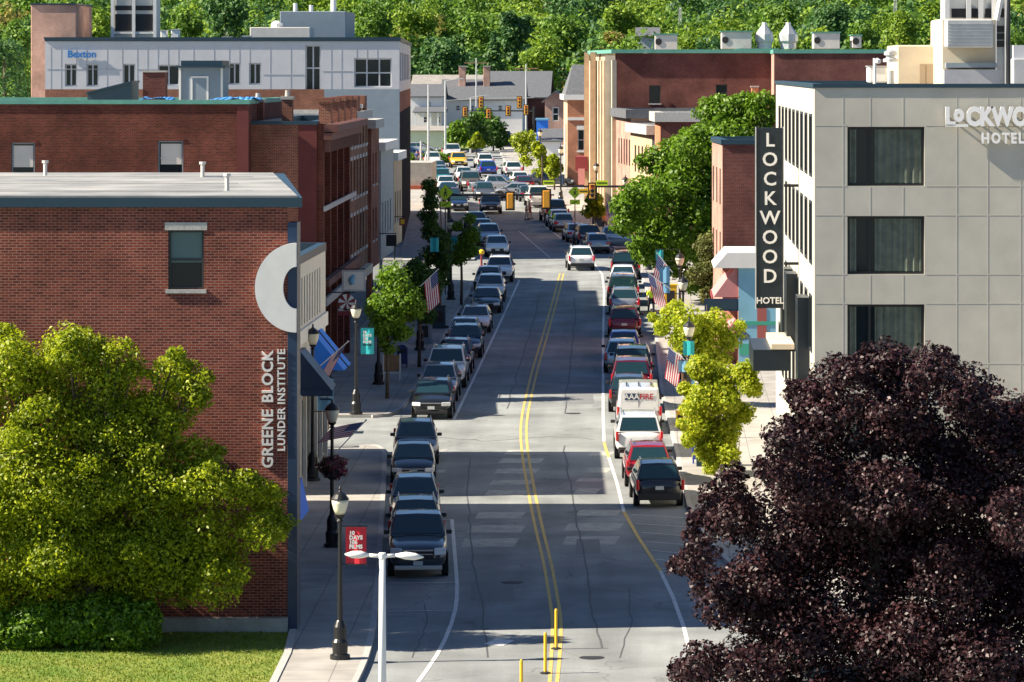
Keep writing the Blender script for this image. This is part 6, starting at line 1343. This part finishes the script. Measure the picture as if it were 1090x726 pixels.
def person(px, py, lab, top, legs, hair=(.05, .03, .02), rz=0, step=.12, arms=.1, sk=(.45, .26, .18), h=1.72, dz=0.0, short=False):
    X, Y, Z = g(px, py, dz); r = thing('person', (X, Y, Z), lab, 'person', None, rz); k = h / 1.72
    ms, mt_, ml, mh = mat('skin%.2f' % sk[0], sk, .6), mat('cloth_%s' % str(top), top, .85), mat('cloth_%s' % str(legs), legs, .85), mat('hair%s' % str(hair), hair, .8)
    def q(l, g_=0.0): return [(a * k, b_ * k, c * k, (d + g_) * k) for a, b_, c, d in l]
    P = [(0, 0, .95, .12), (0, 0, 1.15, .11), (0, .01, 1.36, .13), (0, 0, 1.47, .055), (0, -.01, 1.56, .075), (0, -.01, 1.66, .085),
         (.10, 0, .90, .085), (.12, -step, .50, .058), (.12, -step * .9, .10, .04), (.12, -step - .12, .045, .035),
         (-.10, 0, .90, .085), (-.12, step * .6, .50, .058), (-.12, step * 1.4, .11, .04), (-.12, step * 1.3 - .12, .045, .035),
         (.19, 0, 1.40, .05), (.25, arms * .4, 1.14, .04), (.24, -arms, .92, .03), (.23, -arms - .03, .82, .028),
         (-.19, 0, 1.40, .05), (-.25, -arms * .4, 1.14, .04), (-.24, arms, .92, .03), (-.23, arms - .03, .82, .028)]
    E = [(0, 1), (1, 2), (2, 3), (3, 4), (4, 5), (0, 6), (6, 7), (7, 8), (8, 9), (0, 10), (10, 11), (11, 12), (12, 13), (2, 14), (14, 15), (15, 16), (16, 17), (2, 18), (18, 19), (19, 20), (20, 21)]
    skin('body', q(P), E, ms, r, 2)
    idx = [0, 1, 2, 14, 15, 18, 19]; T1 = [P[i] for i in idx]; T1[0] = (0, 0, .93, .13); EE = [(0, 1), (1, 2), (2, 3), (3, 4), (2, 5), (5, 6)]; skin('shirt', q(T1, .022), EE, mt_, r, 2)
    T2 = [P[0], P[6], P[7], P[8], P[10], P[11], P[12]]; EE = [(0, 1), (1, 2), (2, 3), (0, 4), (4, 5), (5, 6)]
    if short: T2 = [P[0], P[6], P[7], P[10], P[11]]; EE = [(0, 1), (1, 2), (0, 3), (3, 4)]
    skin('trousers', q(T2, .018), EE, ml, r, 2)
    skin('hair', q([(0, .015, 1.70, .075), (0, .05, 1.62, .07)]), [(0, 1)], mh, r, 2)
    for s in (8, 12): m1 = MB(); c = P[s]; m1.box((c[0] - .05) * k, (c[0] + .05) * k, (c[1] - .19) * k, (c[1] + .07) * k, max(0, c[2] - .1) * k, (c[2] - .02) * k); o = m1.build('shoe', M['dark'], None); o.parent = r; bevel(o, .02)
    return r
person(693, 337, 'person in a lime safety vest and dark trousers standing on the right pavement', (.6, .8, .03), (.012, .014, .02), rz=.3, dz=.13)
person(564, 233, 'person in a pink top and reddish shorts walking across the road', (.75, .42, .38), (.4, .12, .10), rz=1.6, short=True)
person(560.5, 234, 'person in pale clothes just left of the one in pink, crossing the road', (.7, .65, .55), (.5, .45, .38), rz=1.7, h=1.6)
person(447, 177, 'person in a dark red jacket waiting at the far left corner', (.30, .02, .05), (.03, .03, .05), rz=.5, dz=.13)
person(443.5, 178, 'person in dark blue beside the one in the red jacket', (.03, .05, .15), (.05, .05, .06), rz=-.4, dz=.13)
person(454, 186, 'person in a pink shirt near the far left crossing', (.6, .2, .25), (.5, .5, .5), rz=1.2, dz=.13)
person(644, 250, 'person in an orange top on the far right pavement', (.75, .3, .06), (.05, .05, .07), rz=.2, dz=.13)
person(731, 312, 'person in white behind the lamp post on the right pavement', (.7, .7, .68), (.15, .16, .2), rz=-.5, dz=.13)
person(714, 300, 'person in a dark red top under the big green tree', (.25, .03, .04), (.03, .03, .04), rz=.8, dz=.13)
mat('bark_dark', (.03, .024, .02), .9)
# ================================================================ TREES
def tree(name, loc, lab, blobs, n, size, m, trunk_r, seed, cat='tree', group=None, limbs=True, shell=.5):
    """blobs: (dx,dy,z,rx,ry,rz) relative to the base"""
    r = thing(name, loc, lab, cat, group); x, y, z = loc; rg = random.Random(seed)
    cs = [((x + b[0], y + b[1], z + b[2]), (b[3], b[4], b[5]), b[3] * b[4] + b[4] * b[5]) for b in blobs]
    leaves('crown', m, r, cs, n, size, seed, shell=shell)
    zc = sum(b[2] for b in blobs) / len(blobs); m1 = MB(); fork = min(b[2] - b[5] for b in blobs) + .5; fork = max(.8, fork)
    top = max(b[2] for b in blobs)
    m1.tube([(x, y, z - .2), (x + .03, y, z + fork * .5), (x, y + .05, z + fork), (x + .1, y, z + (fork + top) / 2), (x, y, z + top)], [trunk_r * 1.3, trunk_r, trunk_r * .85, trunk_r * .5, trunk_r * .15], 10)
    bk = MATS['bark_dark'] if m.name == 'leaf_purple' else M['bark']
    m1.build('trunk', bk, r, True)
    if limbs:
        for b in blobs[:14]:
            c = Vector((x + b[0], y + b[1], z + b[2])); s = Vector((x, y, z + fork * rg.uniform(.8, 1.3))); mid = s.lerp(c, .5) + Vector((0, 0, -.2))
            q = MB(); q.tube([s, mid, c, c + (c - s) * .03], [trunk_r * .30, trunk_r * .22, trunk_r * .12, .01], 6); q.build('limb', bk, r, True)
            for kk in range(3):
                e = c + Vector((rg.uniform(-1, 1) * b[3], rg.uniform(-1, 1) * b[4], rg.uniform(-.3, 1) * b[5])) * .55; q = MB(); q.tube([mid.lerp(c, .6), mid.lerp(e, .7), e], [trunk_r * .16, trunk_r * .1, .008], 5); q.build('branch', bk, r, True)
    return r
def lumps(rg, outline, depth, k):
    """blobs filling an outline list of (dx, z, r)"""
    out = []
    for (dx, z, r) in outline:
        for _ in range(k): out.append((dx + rg.uniform(-.25, .25) * r, rg.uniform(-depth, depth), z + rg.uniform(-.25, .25) * r, r * rg.uniform(.75, 1.05), r * rg.uniform(.75, 1.05), r * rg.uniform(.65, .95)))
    return out
LG = leafmat('leaf_lime', (.11, .18, .008), (.55, .62, .02), .45, .5)
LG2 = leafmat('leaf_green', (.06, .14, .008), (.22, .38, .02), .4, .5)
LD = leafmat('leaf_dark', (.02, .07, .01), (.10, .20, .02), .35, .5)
LY = leafmat('leaf_yellow', (.22, .32, .01), (.70, .72, .05), .5, .5)
LP = leafmat('leaf_purple', (.008, .003, .005), (.062, .021, .025), .08, .48, .35)
LO = leafmat('leaf_olive', (.05, .07, .015), (.20, .22, .05), .35, .55)
# -- big lime tree on the lawn (photo outline in pixels -> blobs)
def px_blobs(t, base_px, pts, rg, depth, k=2):
    """pts: (px, py, r_px)"""
    out = []; zb = zg(t); xb = xp(base_px, t); s = t / 4000
    for px, py, r in pts:
        for i in range(k):
            out.append((xp(px, t) - xb + rg.uniform(-.3, .3) * r * s, rg.uniform(-depth, depth) * (1 if i else .4), zp(py, t) - zb + rg.uniform(-.3, .3) * r * s, r * s * rg.uniform(.85, 1.12), r * s * rg.uniform(.85, 1.15), r * s * rg.uniform(.75, 1.0)))
    return out
def dress(bl, rg, n=4, f=.42):
    """leafy sprays standing out of the big clumps"""
    out = list(bl)
    for b in bl:
        for _ in range(n):
            a, e = rg.uniform(0, 6.28), rg.uniform(-.5, 1.3); ff = f * rg.uniform(.6, 1.2)
            out.append((b[0] + math.cos(a) * math.cos(e) * b[3] * .92, b[1] + math.sin(a) * math.cos(e) * b[4] * .92, b[2] + math.sin(e) * b[5] * .92, b[3] * ff, b[4] * ff, b[5] * ff * .8))
    return out
rg = random.Random(7); t = 113.6
pts = [(20, 392, 42), (75, 382, 38), (125, 388, 34), (178, 395, 26), (205, 420, 24), (40, 450, 50), (110, 445, 50), (165, 450, 36), (212, 425, 14), (30, 520, 55), (100, 515, 50), (170, 510, 42), (215, 505, 30), (262, 518, 22), (285, 525, 16),
       (20, 590, 55), (90, 585, 50), (160, 590, 48), (225, 570, 38), (275, 560, 26), (15, 640, 40), (70, 645, 36), (130, 640, 34), (190, 620, 34), (240, 610, 30), (-40, 420, 50), (-50, 520, 60), (-40, 620, 50), (296, 560, 14), (5, 360, 16), (82, 357, 12), (188, 375, 10)]
bl = dress([(b[0], b[1], b[2], b[3], b[4] * .75, b[5]) for b in px_blobs(t, 95, [(a, c, r * .98) for a, c, r in pts + [(120, 480, 60), (60, 560, 60), (150, 580, 60), (215, 480, 30)]], rg, 1.4, 2)], rg, 5)
tree('broadleaf_tree', (xp(95, t), t * K, zg(t)), 'large lime green tree on the lawn before the brick wall', bl, 190000, .056, LG, .26, 11, limbs=True, shell=.35)
# -- low shrubs under it
rg = random.Random(9)
for i, (px, py, r, lab) in enumerate(((30, 663, 30, 'low dark green shrub at the left under the lime tree'), (90, 663, 28, 'low dark green shrub in the middle under the lime tree'), (140, 664, 22, 'low dark green shrub at the right end under the lime tree'))):
    t_ = 112.9; x, y = xp(px, t_), t_ * K; s = t_ / 4000
    tree('shrub', (x, y, zg(t_)), lab, [(rg.uniform(-.8, .8) * r * s, rg.uniform(-.3, .3), .6 + rg.uniform(0, .5), r * s * .9, .6, .7) for _ in range(6)], 8000, .07, LG2, .05, 40 + i, 'shrub', 'shrubs under the lime tree', False)
# -- purple maple
rg = random.Random(21); t = 108
pts = [(945, 392, 36), (985, 400, 34), (900, 410, 34), (1030, 430, 38), (880, 440, 36), (960, 450, 46), (838, 458, 26), (1070, 470, 42), (812, 488, 22), (782, 515, 20), (752, 528, 15), (860, 510, 48), (930, 520, 52), (1010, 520, 54), (1085, 540, 50),
       (780, 560, 44), (752, 572, 26), (735, 590, 18), (850, 580, 52), (930, 600, 55), (1010, 610, 55), (1090, 620, 55), (800, 630, 50), (765, 640, 34), (870, 670, 55), (950, 690, 55), (1040, 700, 55), (790, 690, 42), (750, 700, 34), (726, 715, 22), (722, 612, 14), (848, 425, 18), (1110, 440, 40), (1150, 520, 60), (1150, 620, 60), (820, 740, 50), (900, 750, 50), (1000, 760, 50), (1100, 750, 50), (745, 742, 40)]
bl = dress(px_blobs(t, 930, [(a, c, r * (.9 if a > 820 else .78)) for a, c, r in pts], rg, 3.4, 2), rg, 4, .36); bl += [(xp(px, t) - xp(930, t), .8, zp(py, t) - zg(t), rr_, 2.2, rr_) for px, py, rr_ in ((850, 565, 1.7), (950, 520, 2.6), (1040, 560, 2.8), (900, 650, 2.2), (1000, 660, 2.8), (1090, 640, 2.8), (820, 640, 1.5), (868, 490, 1.3), (1060, 480, 1.8), (960, 440, 1.2))]
tree('purple_maple', (xp(930, t), t * K, zg(t)), 'huge dark purple-leaved tree filling the lower right corner', bl, 230000, .066, LP, .4, 22, limbs=False, shell=.35)
# -- big green tree behind the hotel sign
rg = random.Random(31); t = 236
pts = [(790, 112, 20), (760, 118, 22), (815, 120, 20), (735, 150, 28), (780, 150, 32), (705, 175, 22), (820, 160, 28), (690, 205, 26), (730, 200, 34), (775, 205, 36), (672, 220, 18), (815, 215, 30), (700, 245, 30), (745, 250, 34), (668, 235, 14), (785, 260, 30), (715, 280, 20), (760, 290, 22), (690, 262, 18), (820, 270, 26), (740, 300, 14)]
bl = px_blobs(t, 752, pts, rg, 3.5, 2)
tree('broadleaf_tree', (xp(752, t), t * K, zg(t)), 'big dense green tree standing between the brick shops and the hotel sign', dress(bl, rg, 3), 60000, .13, LG2, .35, 32, shell=.4)
rg = random.Random(33); t = 214
tree('olive_tree', (xp(752, t), t * K, zg(t)), 'thin olive-brown tree below the big green tree', px_blobs(t, 752, [(752, 265, 16), (760, 285, 14), (745, 295, 14), (757, 308, 12)], rg, .8, 2), 3500, .09, LO, .08, 34)
# -- yellow-green street trees on the right
rg = random.Random(35); t = 178
tree('street_tree', (xp(752, t), t * K, zg(t) + .1), 'upper yellow-green street tree beside the lower pink awning', px_blobs(t, 752, [(715, 340, 14), (735, 345, 18), (760, 350, 18), (778, 365, 14), (725, 362, 16), (745, 372, 18), (702, 352, 10), (765, 385, 14), (695, 340, 6), (720, 328, 8), (790, 350, 8), (745, 390, 10)], rg, 1.1, 3), 9500, .085, LY, .10, 36, shell=.3)
rg = random.Random(37); t = 153
tree('street_tree', (xp(752, t), t * K, zg(t) + .1), 'yellow-green street tree directly left of the purple tree', px_blobs(t, 752, [(745, 395, 15), (765, 405, 18), (790, 400, 14), (750, 425, 20), (775, 430, 18), (745, 452, 18), (768, 462, 18), (735, 440, 10), (790, 440, 14), (755, 480, 16), (775, 485, 14), (728, 415, 8), (800, 415, 12), (735, 470, 9), (725, 455, 6), (760, 500, 10)], rg, 1.1, 3), 26000, .07, LY, .10, 38, shell=.3)
# -- left pavement trees
rg = random.Random(41)
for (px, t, pts, n, m, lab, sz) in (
    (412, 181, [(420, 300, 18), (430, 315, 18), (408, 325, 16), (440, 330, 14), (418, 340, 18), (405, 350, 14), (425, 358, 12), (413, 372, 8)], 5200, LG2, 'young green tree with sunlit top on the left pavement by the teal banner', .10),
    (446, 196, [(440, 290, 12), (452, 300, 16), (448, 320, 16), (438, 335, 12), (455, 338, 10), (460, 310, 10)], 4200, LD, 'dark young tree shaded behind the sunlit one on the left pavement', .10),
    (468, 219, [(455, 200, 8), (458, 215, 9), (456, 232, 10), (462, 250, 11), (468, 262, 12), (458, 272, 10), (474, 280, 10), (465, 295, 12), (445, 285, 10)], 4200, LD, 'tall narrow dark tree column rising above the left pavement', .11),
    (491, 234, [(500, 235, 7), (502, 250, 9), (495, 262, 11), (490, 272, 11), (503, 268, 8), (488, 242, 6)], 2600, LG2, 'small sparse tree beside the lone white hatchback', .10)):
    tree('street_tree', (xp(px, t), t * K, zg(t) + .1), lab, px_blobs(t, px, pts + [(a + rg.uniform(-7, 7), b_ + rg.uniform(-8, 8), c * .7) for a, b_, c in pts], rg, .8, 3), int(n * 2.4), sz * .78, m, .08, 50 + px, group='young trees on the left pavement', shell=.25)
# -- far right pavement trees
for (px, t, pts, lab) in ((557, 405, [(552, 150, 9), (562, 148, 9), (557, 160, 10), (560, 172, 7)], 'bright green street tree nearest the far van'), (578, 372, [(575, 165, 7), (580, 176, 8), (573, 185, 6)], 'middle one of the small far right street trees'), (590, 366, [(590, 172, 7), (588, 184, 7), (594, 180, 6)], 'small bright tree by the orange brick building'), (632, 300, [(632, 215, 9), (628, 226, 8), (638, 224, 7)], 'little dusty green tree by the red signal'), (577, 362, [(571, 156, 5), (575, 160, 5)], 'pale small tree tip behind the far right street trees')):
    tree('street_tree', (xp(px, t), t * K, zg(t) + .1), lab, px_blobs(t, px, pts, rg, .7, 2), 1500, .16, LG, .08, 80 + px, group='small trees on the far right pavement', shell=.25)
# -- island bushes and hedge
rg = random.Random(61)
for i, (px, py, r, t, m, lab) in enumerate(((487, 142, 13, 440, LG2, 'tall loose green shrub at the left of the traffic island'), (503, 137, 16, 450, LD, 'dark rounded shrub in the middle of the traffic island'), (525, 140, 15, 455, LD, 'dark wide shrub at the right of the traffic island'), (507, 150, 7, 435, LG, 'small bright yellow-green bush on the island'), (515, 128, 15, 465, LG2, 'green tree top behind the island shrubs'))):
    tree('shrub', (xp(px, t), t * K, zg(t)), lab, px_blobs(t, px, [(px, py, r), (px - r * .5, py + r * .5, r * .7), (px + r * .5, py + r * .4, r * .7), (px, py - r * .5, r * .6)], rg, 1, 2), 2200, .2, m, .1, 90 + i, 'shrub', 'shrubs on the traffic island', True)
hd = thing('hedge', g(455, 164), 'low clipped green hedge before the far left parking lot', 'hedge'); t = 425
leaves('foliage', LG2, hd, [((xp(437 + i * 3, t), t * K, zg(t) + .5), (.5, .6, .55), 1) for i in range(14)], 3500, .13, 97); m1 = MB(); m1.box(xp(437, t), xp(476, t), t * K - .2, t * K + .2, zg(t), zg(t) + .4); m1.build('stems', M['bark'], hd)
leaves('round_tree_top', LD, (rt := thing('round_tree', (xp(452, 545), 545 * K, zg(545)), 'round dark green tree between the modern building and the white houses', 'tree')), [((xp(452, 545), 545 * K, zp(92, 545)), (2.4, 2.4, 1.6), 1)], 2500, .28, 98); m1 = MB(); m1.tube([(xp(452, 545), 545 * K, zg(545)), (xp(452, 545), 545 * K, zp(92, 545))], .25, 8); m1.build('trunk', M['bark'], rt)

# -- wooded hillside: individual nearer trees, the rest one wood
HL = [leafmat('hill_green', (.05, .13, .02), (.22, .38, .03), .35, .6), leafmat('hill_bright', (.09, .19, .02), (.34, .48, .04), .4, .6), leafmat('hill_dark', (.03, .10, .035), (.12, .25, .05), .3, .6), leafmat('hill_autumn', (.16, .17, .03), (.38, .33, .08), .35, .6)]
rg = random.Random(77)
near = [(5, 60, 26, 2, 'dark tree at the far left beside the brick tower', 300), (20, 35, 18, 0, 'green tree above the dark one at the far left edge', 320), (100, 25, 22, 1, 'bright green tree between the brick tower and the white cooling tower', 560), (60, 20, 16, 0, 'green treetop just behind the brick tower', 545), (470, 60, 30, 2, 'dark green tree above the round treetop', 575), (525, 62, 22, 2, 'dark pointed conifer behind the church roof', 570),
        (577, 55, 24, 1, 'bright yellow-green tree above the church ridge', 565), (620, 78, 18, 0, 'green tree squeezed against the tan piers', 560), (650, 45, 15, 3, 'brownish green tree left of the hillside house', 600), (735, 42, 17, 1, 'bright tree right of the hillside house', 600), (600, 30, 24, 0, 'mid green tree over the tan piers', 610), (495, 30, 26, 0, 'large green tree in the middle of the hillside', 600),
        (660, 15, 20, 1, 'light green tree high above the hillside house', 620), (955, 30, 26, 1, 'bright green tree behind the lattice mast', 585), (880, 15, 24, 2, 'dark green tree above the rooftop air conditioners', 590), (920, 38, 18, 0, 'green tree right of the small rooftop vent', 575), (440, 20, 26, 1, 'light green tree over the modern building corner', 600), (395, 15, 24, 0, 'green tree behind the blue-grey plant room', 590), (240, 10, 24, 2, 'dark tree over the middle of the modern roof', 580), (200, 20, 20, 0, 'green tree right of the white cooling tower', 570), (830, 20, 20, 0, 'green tree above the twin ventilators', 600), (550, 25, 18, 2, 'dark tree in the centre of the hillside', 590), (1085, 40, 22, 0, 'green tree at the right edge beyond the hotel', 400)]
def hill_blobs(x, y, zt, r, rg, conifer=False):
    if conifer: return [((x, y, zt - r * .4 * k + rg.uniform(-.2, .2)), (r * (.14 + .14 * k), r * (.14 + .14 * k), r * .28), 1 + k) for k in range(6)]
    return [((x + rg.uniform(-.6, .6) * r, y + rg.uniform(-.6, .6) * r, zt - r * rg.uniform(.5, 1.5)), (r * rg.uniform(.35, .6), r * rg.uniform(.35, .6), r * rg.uniform(.3, .5)), 1) for _ in range(8)]
for i, (px, py, r, mi, lab, t) in enumerate(near):
    x, z = xp(px, t), zp(py - r, t); rr = r * t / 4000 * 1.1; base = zg(t)
    o = thing('hill_tree' if 'conifer' not in lab else 'conifer_tree', (x, t * K, base), lab, 'tree', 'single trees below the wooded hill'); bs = hill_blobs(x, t * K, z, rr, rg, 'conifer' in lab)
    bs += [((x, t * K, z - rr * 1.4), (rr * .8, rr * .8, rr * .7), 3)] if 'conifer' not in lab else []
    zl = z - rr * 2; 
    while zl > base + 1: bs.append(((x + rg.uniform(-.4, .4) * rr, t * K, zl), (rr * .75, rr * .7, rr * .5), 2)); zl -= rr * .7
    leaves('crown', HL[mi], o, bs, int(1500 + len(bs) * 130), .30 if t > 500 else .16, 300 + i, shell=.5); m1 = MB(); m1.tube([(x, t * K, base), (x, t * K, z - rr)], [.4, .12], 8); m1.build('trunk', M['bark'], o)
for gi in range(4):
    pass
allc = [[], [], [], []]
for row in range(24):
    t = 582 + row * 12
    half0, half1 = xp(-120, t), xp(1220, t); x = half0
    while x < half1:
        r = rg.uniform(3.2, 5.6); mi = rg.choices((0, 1, 2, 3), (5, 3, 4, .5))[0]; zt = zg(t) + rg.uniform(8, 15)
        tj = t + rg.uniform(-5, 5)
        cl = hill_blobs(x, tj * K, zt, r, rg) ; cl.append(((x, tj * K, zt - r * 1.2), (r * .85, r * .85, r * .75), 3)); cl.append(((x, tj * K, zt - r * 2.2), (r * .8, r * .8, r * .7), 2)); allc[mi] += [((c[0], c[1], c[2]), c_, w * r * r / 16) for c, c_, w in cl]
        x += r * rg.uniform(1.15, 1.7)
wd = bpy.data.objects.new('hillside_wood', None)
# one mesh, four leaf tints
objs = [leaves('w', HL[i], None, allc[i], int(len(allc[i]) * 60), .40, 500 + i, shell=.55) for i in range(4)]
vs_, fs_, mi_ = [], [], []
tot = 0
for i, o in enumerate(objs):
    nv = len(o.data.vertices); a = np.empty(nv * 3, np.float32); o.data.vertices.foreach_get('co', a); vs_.append(a); mi_.append(np.full(nv // 4, i, np.int32)); tot += nv
me = bpy.data.meshes.new('hillside_wood'); me.vertices.add(tot); me.vertices.foreach_set('co', np.concatenate(vs_)); me.loops.add(tot); me.loops.foreach_set('vertex_index', np.arange(tot, dtype=np.int32)); me.polygons.add(tot // 4); me.polygons.foreach_set('loop_start', np.arange(0, tot, 4, dtype=np.int32))
for h in HL: me.materials.append(h)
me.polygons.foreach_set('material_index', np.concatenate(mi_)); me.update(); me.validate()
for o in objs: d = o.data; bpy.data.objects.remove(o); bpy.data.meshes.remove(d)
bpy.data.objects.remove(wd); wd = bpy.data.objects.new('hillside_wood', me); C.objects.link(wd); tag(wd, 'dense green wood covering the far hillside', 'wood', None, 'stuff')
# -- grass blades on the lawn edge
rgn = np.random.default_rng(5); n = 34000; tt = rgn.uniform(100, 116.2, n); xx = rgn.uniform(xp(-30, 116), -9.4, n)
ed = sorted([(gx(a, c)[1], gx(a, c)[0]) for a, c in ((311, 679), (304, 700), (287, 735), (255, 800))]); ok = xx < np.interp(tt, [e[0] for e in ed], [e[1] for e in ed]) - .06; tt, xx = tt[ok], xx[ok]; n = len(tt); h = rgn.uniform(.03, .09, n); a = rgn.uniform(0, 6.28, n); w = .02; zz = .0225 * tt + .10
V = np.stack([np.stack([xx - w * np.cos(a), tt * K - w * np.sin(a), zz], 1), np.stack([xx + w * np.cos(a), tt * K + w * np.sin(a), zz], 1), np.stack([xx + rgn.normal(0, .03, n), tt * K + rgn.normal(0, .03, n), zz + h], 1)], 1).reshape(-1, 3).astype(np.float32)
me = bpy.data.meshes.new('grass'); me.vertices.add(3 * n); me.vertices.foreach_set('co', V.ravel()); me.loops.add(3 * n); me.loops.foreach_set('vertex_index', np.arange(3 * n, dtype=np.int32)); me.polygons.add(n); me.polygons.foreach_set('loop_start', np.arange(0, 3 * n, 3, dtype=np.int32)); me.materials.append(leafmat('grass_blade', (.10, .20, .012), (.30, .33, .04), .35, .7)); me.update(); me.validate()
o = bpy.data.objects.new('grass', me); C.objects.link(o); tag(o, 'short sunlit grass on the lawn in the lower left corner', 'grass', None, 'stuff')
